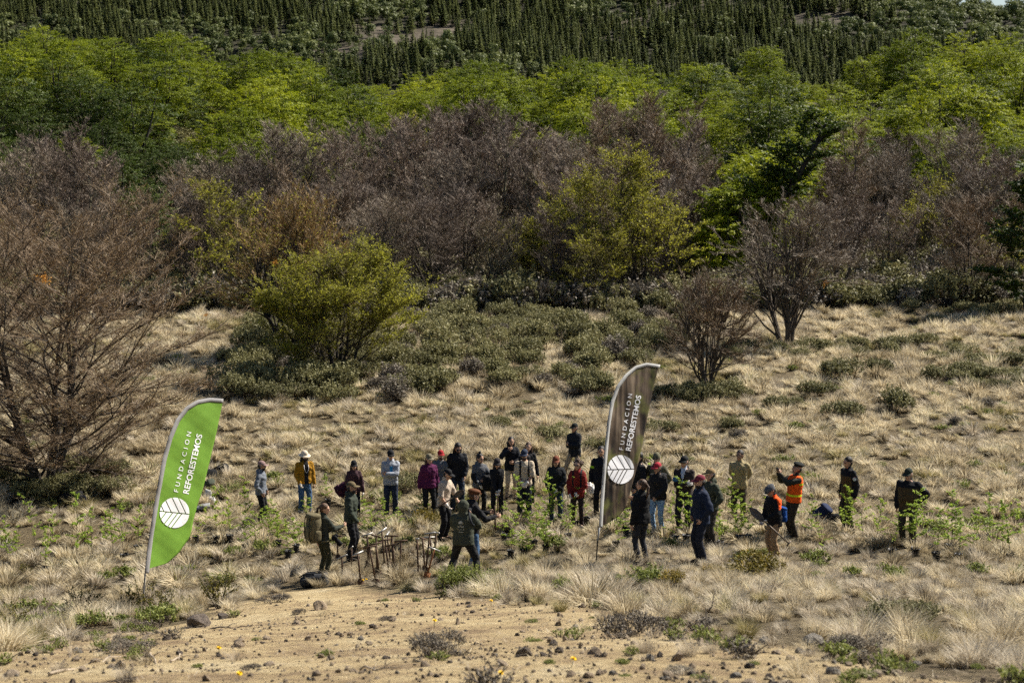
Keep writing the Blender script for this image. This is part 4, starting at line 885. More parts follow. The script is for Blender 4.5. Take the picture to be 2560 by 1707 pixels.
def build_flag(name, Y0, left, right, pole_extra, mat, sleeve_mat, label, texts, emb, skew, black_foot=None, ph=0.0, sl_w=9):
    base = Vector(atY(pole_extra[0], pole_extra[1], Y0)); root = link(name, None, None, base)
    pxc = np.mean([p[0] for p in left])
    def surf(px, row, off=0.0):
        q = (px - pxc) / 128.0; v = (row - 1000) / 128.0
        yy = Y0 + skew * q + 0.036 * sin(q * 5.0 + v * 1.9 + ph) * min(1, abs(q + 0.35) * 2.0) + 0.015 * sin(v * 6.0 - q * 7 + ph) + 0.0035 * sin(v * 15 + q * 11 + ph) * sin(v * 3.1 + ph) + 0.0015 * sin(v * 27 - q * 19) - off
        return np.array(atY(px, row, yy) - base)
    n = 110; L = resample(left, n); R = resample(right, n); m_ = 22
    V = np.array([surf(*(L[i] + (R[i] - L[i]) * (j / m_))) for i in range(n) for j in range(m_ + 1)])
    q = [[i * (m_ + 1) + j, i * (m_ + 1) + j + 1, (i + 1) * (m_ + 1) + j + 1, (i + 1) * (m_ + 1) + j] for i in range(n - 1) for j in range(m_)]
    ban = link('banner', mesh_np('banner', V, None, q, [mat], smooth=True, attrs={'v': np.full(len(V), 0.5)}), root)
    sd = ban.modifiers.new('cloth', 'SOLIDIFY'); sd.thickness = 0.003; sd.offset = 1
    # sleeve along the pole edge
    T = np.gradient(L, axis=0); T /= np.linalg.norm(T, axis=1)[:, None]; Nn = np.stack([-T[:, 1], T[:, 0]], 1)
    V = []; 
    for i in range(n):
        w = sl_w
        for k in (-1.5, w * 0.5, w): V.append(surf(*(L[i] + Nn[i] * k), 0.010))
    q = [[i * 3 + j, i * 3 + j + 1, (i + 1) * 3 + j + 1, (i + 1) * 3 + j] for i in range(n - 1) for j in range(2)]
    slv = link('pole_sleeve', mesh_np('pole_sleeve', V, None, q, [sleeve_mat], smooth=True), root)
    sd = slv.modifiers.new('cloth', 'SOLIDIFY'); sd.thickness = 0.004; sd.offset = 1
    mb = MB(); mb.tube([surf(*L[i]) for i in range(0, n, 3)] , np.linspace(0.013, 0.006, len(range(0, n, 3))), 7)
    pe = surf(*L[0])
    if black_foot:
        b0 = surf(*black_foot); mb.tube([pe, b0], [0.017, 0.018], 7)
        f = MB(); f.tube([b0, b0 * 0.02, np.array([0, 0, -0.35])], [0.014, 0.013, 0.008], 7); link('ground_spike', f.mesh('ground_spike', [M['black_metal']], True), root)
    else: mb.tube([pe, np.array([0, 0, -0.3])], [0.017, 0.014], 7)
    link('pole', mb.mesh('pole', [sleeve_mat], True), root)
    for txt, p0, p1, cap, sp, bold in texts:
        Vt, F = text_mesh(txt, sp, bold); p0 = np.array(p0, float); p1 = np.array(p1, float); d = p1 - p0; u = d / np.linalg.norm(d); w = np.array([u[1], -u[0]])
        W = [surf(*(p0 + d * v[0] + w * cap * (v[1] - 0.5)), 0.016) for v in Vt]
        me = bpy.data.meshes.new('lettering'); me.from_pydata([tuple(x) for x in W], [], F); me.materials.append(M['print_white']); link('lettering', me, ban)
    # round leaf emblem: cells between the veins
    (cx, cy), rx, ry, tilt = emb; C = [np.array([cos(a), sin(a)]) for a in np.linspace(0, 2 * pi, 64, endpoint=False)]
    verts = []; faces = []
    g = 0.035
    def vein(x0, sl): return np.array([1.0, -sl]), x0   # line x - sl*y = x0
    for half, sgn, xs in (('upper', 1, [-0.72, -0.22, 0.33, 0.78]), ('lower', -1, [-0.55, -0.12, 0.22, 0.5])):
        P = clip_poly(C, np.array([0, -sgn * 1.0]), -g); edges = [-3] + xs + [3]
        for k in range(len(edges) - 1):
            nrm = np.array([1.0, 0.62 * sgn])
            Q = P
            if k < len(edges) - 2: Q = clip_poly(Q, nrm, edges[k + 1] - g * 1.1)
            if k > 0: Q = clip_poly(Q, -nrm, -(edges[k] + g * 1.1))
            if len(Q) < 3: continue
            ct = np.mean(Q, axis=0); i0 = len(verts)
            for p in [ct] + list(Q):
                x = p[0] * cos(tilt) - p[1] * sin(tilt); y = p[0] * sin(tilt) + p[1] * cos(tilt)
                verts.append(surf(cx + x * rx, cy - y * ry, 0.022))
            faces += [(i0, i0 + 1 + j, i0 + 1 + (j + 1) % len(Q)) for j in range(len(Q))]
    me = bpy.data.meshes.new('leaf_emblem'); me.from_pydata([tuple(v) for v in verts], [], faces); me.materials.append(M['print_white']); link('leaf_emblem', me, ban)
    return tag(root, label, 'flag')

def flags():
    gl = [(363, 1432), (374, 1339), (391, 1235), (407, 1149), (422, 1094), (441, 1049), (465, 1018), (493, 1001), (524, 995.5), (558, 998)]
    gr = [(365, 1424), (380, 1418), (417, 1408), (445, 1384), (472, 1346), (479, 1325), (482, 1304), (493, 1263), (507, 1222), (524, 1153), (541, 1080), (557, 1003)]
    Yg = 32.6
    gz = None
    for r in range(1440, 1600):   # foot of the pole where the ground lies at that distance
        p = atY(355, r, Yg)
        if p.z <= H(p.x, p.y): gz = r; break
    build_flag('feather_flag', Yg, gl, gr, (352, gz or 1515), M['banner_green'], M['sleeve_grey'], 'bright green feather flag with white leaf emblem and lettering',
        [('FUNDACION', (440, 1229), (473.5, 1079), 11, 1.75, 0.0), ('REFORESTEMOS', (464.5, 1233), (499, 1085), 15, 0.98, 0.012)], ((436.5, 1281), 37, 38, -0.10), 1.4)
    bl = [(1498.6, 1318), (1502, 1260), (1506, 1201), (1513.6, 1112), (1519, 1058), (1528, 1005), (1542, 966), (1563.6, 937), (1588.6, 916), (1617, 908), (1650, 913)]
    br = [(1500, 1316), (1510, 1312), (1524, 1305), (1549, 1287), (1563.6, 1269), (1572.5, 1241), (1585, 1194), (1597.5, 1151), (1606, 1109), (1617, 1051), (1631, 980), (1646, 917)]
    Yb = 33.4
    for r in range(1380, 1600):
        p = atY(1491, r, Yb)
        if p.z <= H(p.x, p.y): break
    build_flag('feather_flag', Yb, bl, br, (1490, r), M['forest_print'], M['sleeve_white'], 'dark brown forest-print feather flag with white leaf emblem and lettering',
        [('FUNDACION', (1553, 1124), (1576, 984), 10, 1.75, 0.0), ('REFORESTEMOS', (1570.5, 1126), (1597, 988), 13.5, 0.98, 0.012)], ((1552, 1173), 33, 36, 0.02), 1.3, (1494, 1351), 1.3, 7)
flags()

# ------------------------------------------------------------------ planted T-handled digging tools
def tools():
    rng = np.random.default_rng(3); Z = lambda X, Yp: (580 + X / 3.564, 1040 + Yp / 3.564)
    # grip ends (zoomed px), foot, steel grip?
    data = [(890, 1068, 980, 1062, 945, 1240, 0), (930, 1280, 1028, 1228, 985, 1390, 1), (1050, 1195, 1078, 1150, 1065, 1360, 2), (1075, 1235, 1165, 1208, 1148, 1465, 2), (1050, 995, 1132, 993, 1086, 1180, 0),
        (1152, 1070, 1252, 1040, 1228, 1300, 1), (1165, 1086, 1250, 1078, 1212, 1300, 0), (1295, 1045, 1375, 998, 1362, 1330, 1), (1240, 1065, 1328, 1070, 1292, 1370, 0), (1165, 1178, 1283, 1150, 1285, 1475, 0),
        (1220, 1145, 1337, 1125, 1315, 1400, 0), (1305, 1112, 1425, 1093, 1400, 1400, 0), (1365, 1070, 1482, 1062, 1440, 1420, 0), (1370, 1160, 1490, 1132, 1462, 1420, 0), (1445, 1118, 1563, 1105, 1495, 1415, 0), (1365, 1068, 1397, 1040, 1412, 1280, 1),
        (1635, 1105, 1665, 1080, 1660, 1390, 2), (1665, 1068, 1730, 1108, 1718, 1350, 0), (1715, 1055, 1812, 1030, 1722, 1372, 1), (1710, 1076, 1815, 1080, 1790, 1290, 2), (1790, 1042, 1848, 1030, 1795, 1300, 1), (1757, 1160, 1850, 1208, 1735, 1402, 3)]
    main = sorted([i for i in range(len(data)) if 4 < i < 16], key=lambda i: data[i][0] + data[i][2]); right = sorted([i for i in range(16, 22)], key=lambda i: data[i][0] + data[i][2]); lft = [0, 1, 2, 3, 4]
    for i, (x0, y0, x1, y1, fx, fy, st) in enumerate(data):
        f = at(*Z(fx, fy + 25), 0, 26); g0 = atY(*Z(x0, y0), f.y); g1 = atY(*Z(x1, y1), f.y); c = (g0 + g1) / 2
        half = (g1 - g0) / 2
        if half.length < 0.13: half = half + Vector((0, math.sqrt(max(0.0, 0.13 ** 2 - half.length ** 2)) * (1 if i % 2 else -1), 0))
        else: half = half + Vector((0, rng.uniform(-0.06, 0.06), 0))
        root = link('digging_tool', None, None, f); c = c - f
        m_s = M['rust_orange'] if st == 3 else M['rust']
        mb = MB(); mb.tube([np.array(c) * 0.12, np.array(c)], [0.018, 0.018], 8); link('shaft', mb.mesh('shaft', [m_s], True), root)
        gm = M['steel'] if st in (1, 2, 3) else M['rust']
        mb = MB(); mb.tube([np.array(c - half), np.array(c + half)], [0.018, 0.018], 8); link('grip', mb.mesh('grip', [gm], False), root)
        mb = MB(); dn = nz(np.array(c)); sd = nz(np.array(half)); sd = nz(sd - dn * (sd @ dn)); o_ = dn * (np.linalg.norm(np.array(c)) * 0.12 + 0.03)
        ys = [(0.0, 0.035), (-0.03, 0.075), (-0.16, 0.07), (-0.26, 0.012)]; V = []
        nn = np.cross(sd, dn) * 0.004
        for t, w in ys:
            for k, s2 in ((-w, 1), (w, 1), (w, -1), (-w, -1)): V.append(o_ + dn * t + sd * k + nn * s2)
        q = [[a * 4 + j, a * 4 + (j + 1) % 4, (a + 1) * 4 + (j + 1) % 4, (a + 1) * 4 + j] for a in range(3) for j in range(4)] + [[0, 1, 2, 3], [12, 13, 14, 15]]
        mb.add(V, None, q); link('blade', mb.mesh('blade', [m_s]), root)
        gname = ['rust-brown grip', 'bright steel grip', 'pale worn grip', 'orange-rusted shaft'][st]
        if i in lft: lab = ['rusty T-handled digging tool behind the lens of the backpack woman', 'low steel-gripped digging tool right of the backpack woman', 'digging tool with pale grip seen end-on by the dark trousers', 'short pale-gripped digging tool standing nearest the sandy bank', 'digging tool gripped by the man in the green hoodie'][i]
        elif i < 16: lab = 'digging tool with %s, %s from left in the larger tool cluster' % (gname, ORD[main.index(i)])
        else: lab = 'digging tool with %s, %s from left in the smaller tool cluster' % (gname, ORD[right.index(i)])
        tag(root, lab, 'digging tool', 'T-handled digging tools stuck in the grass')
tools()

# ------------------------------------------------------------------ saplings in black nursery bags
M['bag_black'] = mat_plain('bag_black', (0.012, 0.012, 0.013), 0.5, 18, 0.3, 0.7, spec=0.4)
def make_sapling(seed, h=1.3, nb=9, lean=0.1, two=False, dens=11):
    rng = np.random.default_rng(seed); st = MB(); lf = MB(); az = rng.random() * 6.28
    stems = [walk((0, 0, 0), (cos(az) * lean, sin(az) * lean, 1), h, 8, rng, 0.08, 0.05)]
    if two: stems.append(walk((0.03, 0, 0.0), (-cos(az) * 0.3, -sin(az) * 0.3, 1), h * 0.8, 7, rng, 0.08, 0.08))
    for S in stems:
        st.tube(S, np.linspace(0.009, 0.003, len(S)), 4, cap=False)
        for b in range(nb):
            f = 0.18 + 0.8 * (b + rng.random()) / nb; k = f * (len(S) - 1); i = min(int(k), len(S) - 2); p = S[i] + (S[i + 1] - S[i]) * (k - i)
            a = b * 2.4 + rng.uniform(-0.5, 0.5); L = h * 0.30 * (1.15 - 0.75 * f) * rng.uniform(0.6, 1.2)
            B = walk(p, (cos(a), sin(a), 0.5), L, 4, rng, 0.15, 0.0); st.tube(B, np.linspace(0.004, 0.0015, len(B)), 3, cap=False)
            n = int(dens * (0.6 + L * 3)); k = rng.random(n) * (len(B) - 1); j = np.minimum(k.astype(int), len(B) - 2)
            q = B[j] + (B[j + 1] - B[j]) * (k - j)[:, None]; d = nz(np.stack([rng.normal(size=n), rng.normal(size=n), rng.normal(0, 0.3, n)], 1))
            leaf_quads(lf, q + d * 0.03, np.array([0, 0, 1.0]) + 0.45 * rng.normal(size=(n, 3)), 0.040 * rng.uniform(0.7, 1.3, n), rng, 0, np.clip(rng.normal(0.5, 0.2, n), 0, 1), D=d, aspect=1.9)
    ms = st.mesh('stem', [M['bark']], True); ml = lf.mesh('foliage', [M['sapling']])
    # crumpled bag: open, folded rim
    mb = MB(); nu = 14; V = []
    for k, (z, r) in enumerate(((-0.02, 0.085), (0.06, 0.10), (0.13, 0.095), (0.19, 0.11), (0.21, 0.13), (0.185, 0.125), (0.16, 0.09), (0.15, 0.0))):
        for j in range(nu):
            a = j / nu * 2 * pi; rr = r * (1 + rng.normal(0, 0.09)); V.append((cos(a) * rr, sin(a) * rr, z + rng.normal(0, 0.014)))
    q = [[k * nu + j, k * nu + (j + 1) % nu, (k + 1) * nu + (j + 1) % nu, (k + 1) * nu + j] for k in range(7) for j in range(nu)]
    mb.add(V, None, q); mbag = mb.mesh('nursery_bag', [M['bag_black']])
    return ms, ml, mbag

SAPS = [  # px, foot row, top row, dense?
    (20, 1420, 1310, 1), (115, 1432, 1330, 1), (232, 1405, 1290, 1), (310, 1398, 1270, 1), (455, 1372, 1290, 1), (575, 1352, 1262, 1), (640, 1372, 1290, 1), (720, 1392, 1310, 1), (1180, 1330, 1262, 1), (1260, 1352, 1270, 1), (1420, 1352, 1275, 1), (1540, 1372, 1300, 0), (1760, 1332, 1240, 1), (1800, 1372, 1290, 1), (1920, 1332, 1250, 1), (2190, 1362, 1262, 1), (2255, 1362, 1270, 1), (2340, 1398, 1290, 1), (2430, 1392, 1290, 1), (2525, 1400, 1280, 1), (2060, 1392, 1310, 0),
    (90, 1388, 1248, 0), (134, 1392, 1285, 1), (191, 1425, 1262, 1), (258, 1372, 1290, 1), (285, 1395, 1288, 1), (345, 1378, 1280, 1), (40, 1400, 1330, 1), (508, 1328, 1268, 0), (541, 1354, 1238, 1), (490, 1356, 1300, 0), (615, 1318, 1214, 1), (613, 1378, 1300, 1),
    (675, 1352, 1262, 2), (696, 1366, 1290, 2), (741, 1378, 1302, 2), (820, 1262, 1196, 1), (760, 1296, 1250, 1), (900, 1300, 1245, 2), (928, 1338, 1272, 1), (964, 1326, 1256, 1), (1065, 1296, 1222, 2), (1130, 1262, 1190, 0), (992, 1330, 1280, 1), (660, 1330, 1280, 1),
    (1308, 1322, 1205, 2), (1373, 1324, 1204, 2), (1401, 1334, 1255, 0), (1336, 1368, 1272, 2), (1364, 1380, 1292, 2), (1277, 1393, 1292, 1), (1310, 1392, 1355, 2), (1437, 1318, 1206, 2), (1467, 1308, 1230, 0), (1230, 1300, 1258, 1), (1565, 1338, 1276, 1),
    (1628, 1296, 1170, 1), (1676, 1322, 1240, 0), (1715, 1352, 1220, 2), (1688, 1358, 1280, 0), (1831, 1310, 1205, 1), (1845, 1304, 1222, 1), (1849, 1356, 1252, 2), (1870, 1354, 1266, 1), (1974, 1342, 1246, 0), (2027, 1354, 1258, 1), (2103, 1348, 1232, 1), (2129, 1340, 1256, 1),
    (2158, 1356, 1246, 0), (2227, 1390, 1284, 0), (2288, 1386, 1240, 2), (2315, 1342, 1254, 1), (2370, 1378, 1290, 1), (2381, 1372, 1246, 2), (2396, 1402, 1296, 1), (2475, 1384, 1290, 0), (2506, 1392, 1270, 1), (2475, 1356, 1252, 1), (2545, 1366, 1268, 1), (2448, 1354, 1276, 0)]
def saplings():
    rng = np.random.default_rng(12)
    K = [[make_sapling(800 + i, 1.3, 8, 0.2, False, 15) for i in range(3)], [make_sapling(810 + i, 1.3, 11, 0.1, False, 21) for i in range(4)], [make_sapling(820 + i, 1.3, 11, 0.1, True, 20) for i in range(3)]]
    order = sorted(range(len(SAPS)), key=lambda i: SAPS[i][0])
    lefts = [i for i in order if SAPS[i][0] < 460]; mids = [i for i in order if 460 <= SAPS[i][0] < 1200]; cens = [i for i in order if 1200 <= SAPS[i][0] < 1500]; rgt = [i for i in order if 1500 <= SAPS[i][0] < 2000]; far = [i for i in order if SAPS[i][0] >= 2000]
    for i, (px, row, top, d) in enumerate(SAPS):
        p = at(px, row, 0, 26); hgt = max(0.5, (row - top) / FPX * p.y * 1.06); ms, ml, mb = K[d][rng.integers(len(K[d]))]
        e = link('sapling', None, None, p, (0, 0, rng.random() * 6.28), (0.62 + 0.22 * hgt / 1.3 if hgt > 0.9 else 0.7,) * 2 + (1.1 * hgt / 1.3,))
        link('stem', ms, e, (0, 0, 0.1)); link('foliage', ml, e, (0, 0, 0.1)); link('nursery_bag', mb, e, (0, 0, -0.05), None, (0.95, 0.95, 0.85 * 1.3 / hgt if hgt < 1.3 else 0.85))
        kind = ['sparse slender', 'leafy', 'dense bushy'][d]
        for L_, wh in ((lefts, 'left of the green flag pole'), (mids, 'before the cameraman'), (cens, 'before the brown flag'), (rgt, 'before the orange vest'), (far, 'right of the orange vest')):
            if i in L_: tag(e, '%s green sapling in black bag, %s from left %s' % (kind, ORD[L_.index(i)], wh), 'sapling', 'tree saplings waiting to be planted')
saplings()
# ------------------------------------------------------------------ people
_CL = {}
def cloth(col, rough=0.85, bump=0.35):
    k = tuple(round(c, 4) for c in col)
    if k not in _CL: _CL[k] = mat_plain('cloth_%d' % len(_CL), col, rough, 16, 0.16, bump, spec=0.15, bscale=26)
    return _CL[k]
SKIN = [mat_plain('skin_%d' % i, c, 0.55, 18, 0.10, 0.05, spec=0.4) for i, c in enumerate([(0.52, 0.31, 0.21), (0.43, 0.25, 0.16), (0.31, 0.17, 0.105)])]
M['eye'] = mat_plain('eye', (0.02, 0.016, 0.013), 0.3, 20, 0.1, 0); M['lip'] = mat_plain('lip', (0.30, 0.12, 0.10), 0.6, 20, 0.1, 0)
HAIR = {'black': mat_plain('hair_black', (0.016, 0.012, 0.010), 0.5, 40, 0.4, 0.6), 'brown': mat_plain('hair_brown', (0.075, 0.042, 0.024), 0.5, 40, 0.4, 0.6), 'light': mat_plain('hair_light', (0.10, 0.052, 0.026), 0.5, 40, 0.4, 0.6), 'grey': mat_plain('hair_grey', (0.16, 0.14, 0.12), 0.6, 40, 0.4, 0.6)}
M['glove'] = mat_plain('glove', (0.72, 0.68, 0.62), 0.9, 22, 0.12, 0.4); M['glass_dark'] = mat_plain('glass_dark', (0.01, 0.01, 0.012), 0.15, 20, 0.1, 0, spec=0.7)
A3 = lambda *v: np.array(v, float)

def ik(a, b, l1, l2, pole):
    d = b - a; L = np.linalg.norm(d); L2 = min(L, (l1 + l2) * 0.999); u = d / max(L, 1e-6); b = a + u * L2
    p = np.asarray(pole, float); p = p - u * (p @ u); p = nz(p)
    x = (l1 * l1 - l2 * l2 + L2 * L2) / (2 * L2); h = math.sqrt(max(l1 * l1 - x * x, 0))
    return a + u * x + p * h, b

def rotx(a): c, s = cos(a), sin(a); return np.array([[1, 0, 0], [0, c, -s], [0, s, c]])
def rotz(a): c, s = cos(a), sin(a); return np.array([[c, -s, 0], [s, c, 0], [0, 0, 1]])
def roty(a): c, s = cos(a), sin(a); return np.array([[c, 0, s], [0, 1, 0], [-s, 0, c]])

def limb(mb, a, b, ra, rb, n=10):
    mb.tube([a, a + (b - a) * 0.5, b], [ra, (ra + rb) / 2 * 1.03, rb], n); mb.ell(a, (ra,) * 3, n, 6); mb.ell(b, (rb,) * 3, n, 6)

def loft(mb, secs, T, n=16, e=0.85):
    """closed loft of rounded sections (z, y0, hx, hy)"""
    V = []; an = np.arange(n) / n * 2 * pi
    for z, y0, hx, hy in secs:
        cx = np.sign(np.cos(an)) * np.abs(np.cos(an)) ** e * hx; cy = np.sign(np.sin(an)) * np.abs(np.sin(an)) ** e * hy + y0
        V.append(np.stack([cx, cy, np.full(n, z)], 1))
    k = len(secs); idx = np.arange(k * n).reshape(k, n); nx = np.roll(idx, -1, 1)
    q = np.stack([idx[:-1], nx[:-1], nx[1:], idx[1:]], -1).reshape(-1, 4); V = np.concatenate(V)
    V = np.vstack([V, [[0, secs[0][1], secs[0][0]], [0, secs[-1][1], secs[-1][0]]]])
    t = np.vstack([np.stack([nx[0], idx[0], np.full(n, k * n)], -1), np.stack([idx[-1], nx[-1], np.full(n, k * n + 1)], -1)])
    mb.add(T(V), t, q)

def hand(mb, w, d, nrm, g=1.0, curl=0.5, side=1):
    """palm, four unequal bent fingers and a thumb leaving the side of the palm"""
    d = nz(d); nrm = nz(nrm - d * (nrm @ d)); s = np.cross(d, nrm) * side
    R = np.stack([s, nrm, d], 1)
    mb.ell(w + d * 0.05, (0.040 * g, 0.017 * g, 0.052 * g), 8, 6, R)
    for i, (o, l) in enumerate(((-0.028, 0.062), (-0.010, 0.075), (0.009, 0.070), (0.027, 0.055))):
        p0 = w + d * 0.082 + s * o * g; d1 = nz(d + nrm * curl * 0.6); p1 = p0 + d1 * l * 0.55; d2 = nz(d + nrm * curl * 2.0); p2 = p1 + d2 * l * 0.5
        mb.tube([p0 - d * 0.02, p0, p1, p2], np.array([0.0095, 0.0095, 0.009, 0.0065]) * g, 5)
    t0 = w + d * 0.03 - s * 0.032 * g; t1 = t0 + nz(d * 0.7 - s * 0.6 + nrm * 0.4) * 0.04; t2 = t1 + nz(d + nrm * 0.5 - s * 0.1) * 0.032
    mb.tube([t0, t1, t2], np.array([0.0115, 0.010, 0.007]) * g, 5)

POSE = {  # wrist (x outward, y, z), elbow pole, hand direction, palm normal; all mirrored by side
    'down': ((0.255, -0.03, 0.87), (0.25, 1, 0), (0, -0.1, -1), (-1, 0, 0)), 'pocket': ((0.195, -0.095, 0.955), (1, 0.8, 0), (-0.3, -0.35, -0.9), (-1, 0.2, 0)),
    'cross_a': ((-0.10, -0.215, 1.18), (1, 0.1, -0.7), (-1, 0.25, 0.15), (0, 1, 0)), 'cross_b': ((-0.07, -0.165, 1.13), (1, 0.1, -0.7), (-1, 0.2, -0.05), (0, 1, 0)),
    'hip': ((0.20, 0.02, 1.00), (1, 0.35, 0), (-0.5, -0.6, -0.5), (-0.4, 0.3, 0)), 'front': ((0.055, -0.215, 0.965), (1, 0.5, 0), (-0.55, -0.25, -0.75), (-0.2, 1, 0)),
    'front_hi': ((0.05, -0.25, 1.08), (1, 0.3, -0.3), (-0.8, -0.4, 0.1), (0, 1, 0)), 'back': ((0.05, 0.165, 0.97), (1, 0.7, 0), (-0.8, 0.1, -0.5), (0, -1, 0)),
    'phone': ((0.055, -0.40, 1.50), (0.5, -0.2, -1), (-0.25, -0.3, 0.9), (-1, -0.2, 0)), 'face': ((0.10, -0.19, 1.40), (1, -0.1, -0.8), (-0.6, -0.2, 0.7), (-0.3, 1, 0)),
    'reach': ((0.12, -0.43, 1.22), (0.3, 0.3, -1), (-0.1, -1, 0.25), (-1, 0, 0.3)), 'point': ((0.12, -0.33, 1.25), (0.8, 0.2, -1), (-0.2, -0.7, 0.6), (-1, 0, 0.2)), 'camera': ((0.085, -0.27, 1.40), (0.85, 0.45, -0.9), (-0.6, -0.6, 0.4), (-0.4, 1, 0.2)),
    'lean': ((0.05, -0.27, 0.93), (1, 0.4, 0), (-0.7, -0.5, -0.5), (0, 0.2, -1)), 'low': ((0.16, -0.20, 0.93), (0.7, 1, 0), (-0.2, -0.6, -0.8), (-1, 0, 0.3)), 'tool_a': ((0.14, -0.30, 1.02), (1, 0.7, -0.2), (-0.2, -0.8, -0.4), (-0.3, 0.2, 1)), 'tool_b': ((0.16, -0.20, 0.92), (1, 0.7, -0.2), (-0.2, -0.7, -0.6), (-0.3, 0.2, 1)),
    'stick': ((0.18, -0.40, 1.22), (0.8, 0.3, -1), (0.1, -0.9, 0.1), (-1, 0, 0))}

JOBS = []      # meshes waiting for the voxel union

def person(px, toprow, stature, yaw, label, sex='m', pose=('down', 'down'), head=(0, 0), lean=0.05, skin=0, hair=('short', 'black'), hat=None, hatcol=(0.02, 0.02, 0.02), brim=None, beard=None, glasses=None,
           top=None, topcol=(0.02, 0.02, 0.02), topfn=None, topmats=(), hem=0.86, sleeve='long', fit=0.022, hood=False, collar=True, vest=None, vestfn=None, vestmats=(), legs=(0.02, 0.02, 0.022), shoes=(0.03, 0.025, 0.02), feet=None, gloves='', drop=0.0, belly=0.0, ymin=27, extra=None, bulk=1.0, shift=(0, 0), eff=1.0):
    S = stature / 1.75; p = at(px, toprow, (stature - drop * S - 0.06 * abs(lean)) * eff, ymin)
    root = link('person', None, None, p + Vector((shift[0], shift[1], -0.02)), (0, 0, radians(yaw)), S); tag(root, label, 'person')
    f = sex == 'f'; bw = bulk * (0.93 if f else 1.0)
    Rl = rotx(lean); piv = A3(0, 0, 0.93)
    T = lambda V: (np.asarray(V, float) - piv) @ Rl.T + piv + A3(0, 0, -drop)
    D = lambda v: Rl @ np.asarray(v, float)
    secs = [(0.86, 0.0, 0.150, 0.10), (0.93, 0.0, 0.165 if f else 0.158, 0.108), (1.00, 0.0, 0.158 if f else 0.155, 0.105), (1.10, 0.0 - belly * 0.5, 0.128 if f else 0.145, 0.096 + belly), (1.20, -0.004 - belly * 0.3, 0.138 if f else 0.153, 0.104 + belly * 0.6), (1.31, -0.006, 0.150 if f else 0.170, 0.118 if f else 0.115), (1.39, 0.0, 0.138 if f else 0.158, 0.098), (1.445, 0.005, 0.098, 0.074), (1.50, 0.005, 0.058, 0.058)]
    secs = [(z, y, hx * bw, hy * bw) for z, y, hx, hy in secs]
    shx = (0.142 if f else 0.166) * bw; J = {}
    body = MB(); loft(body, secs, T)
    nk = T(A3(0, 0.005, 1.50)); Rh = Rl @ rotz(radians(head[0])) @ rotx(radians(head[1] - 5)) * 1.07; hb = T(A3(0, -0.004, 1.505))
    hp = lambda v: hb + Rh @ np.asarray(v, float)
    limb(body, T(A3(0, 0.01, 1.44)), hp((0, 0.012, 0.05)), 0.056 if not f else 0.048, 0.052 if not f else 0.046)
    body.ell(hp((0, 0.012, 0.132)), (0.074, 0.094, 0.092), 16, 12, Rh); body.ell(hp((0, -0.030, 0.078)), (0.057, 0.062, 0.074), 12, 8, Rh); body.ell(hp((0, -0.058, 0.028)), (0.032, 0.030, 0.022), 8, 6, Rh)
    body.ell(hp((0, -0.098, 0.098)), (0.014, 0.024, 0.026), 8, 6, Rh); body.ell(hp((0, -0.075, 0.138)), (0.05, 0.02, 0.014), 8, 6, Rh)
    for s in (-1, 1): body.ell(hp((0.076 * s, 0.012, 0.10)), (0.012, 0.02, 0.03), 8, 6, Rh)
    jack = MB(); slv = []
    fin = MB(); glv = MB()
    for s, nm in ((1, pose[0]), (-1, pose[1])):
        w, pole, hd, hn = (pose[2][s] if nm == 'custom' else POSE[nm])
        sh = T(A3(shx * s, 0.004, 1.395)); wr = T(A3(w[0] * s, w[1], w[2])); el, wr = ik(sh, wr, 0.29, 0.255, D((pole[0] * s, pole[1], pole[2])))
        hd = D((hd[0] * s, hd[1], hd[2])); hn = D((hn[0] * s, hn[1], hn[2]))
        J[s] = (sh, el, wr, nz(hd)); limb(body, sh, el, 0.052, 0.041); limb(body, el, wr, 0.041, 0.028); 
        R = np.stack([nz(np.cross(hd, hn)), nz(hn), nz(hd)], 1); body.ell(wr + nz(hd) * 0.045, (0.036, 0.02, 0.05), 8, 6, R)
        hand(fin, wr, hd, hn, 1.0, 0.5 if nm in ('down', 'pocket') else 0.9, s)
        if nm == 'custom' or (('L' in gloves and s > 0) or ('R' in gloves and s < 0)):
            if ('L' in gloves and s > 0) or ('R' in gloves and s < 0): hand(glv, wr, hd, hn, 1.3, 0.55, s); glv.tube([wr - nz(wr - el) * 0.05, wr + nz(hd) * 0.02], [0.043, 0.04], 9)
        if top != 'none':
            limb(jack, sh, el, 0.052 + fit * 0.8, 0.047 + fit * 0.8)
            if sleeve == 'long': limb(jack, el, el + (wr - el) * 0.97, 0.046 + fit * 0.8, 0.034 + fit * 0.6)
            else: slv.append(s)
    hips = {}; trou = MB(); shoe = MB()
    loft(trou, [(0.83, 0, 0.12, 0.10)] + [(z, y, hx + 0.014, hy + 0.014) for z, y, hx, hy in secs[:3]] + [(1.06, 0, 0.145 * bw, 0.105 * bw)], T)
    for s in (1, -1):
        fx, fy = (feet or {}).get(s, (0.105, 0.0)); hp0 = A3(0.088 * s * bw, 0, 0.92 - drop); an = A3(fx * s, fy + 0.02, 0.085)
        kn, an = ik(hp0, an, 0.435, 0.43, (0.12 * s, -1, 0)); J['leg', s] = (hp0, kn, an)
        limb(body, hp0, kn, 0.082 * bw, 0.056); limb(body, kn, an, 0.054, 0.038); limb(body, an, an + A3(0.01 * s, -0.13, -0.05), 0.036, 0.028)
        limb(trou, hp0, kn, 0.096 * bw, 0.077 * (0.88 if f else 1)); limb(trou, kn, A3(an[0], an[1], 0.10), 0.075 * (0.86 if f else 1), 0.069 * (0.82 if f else 1))
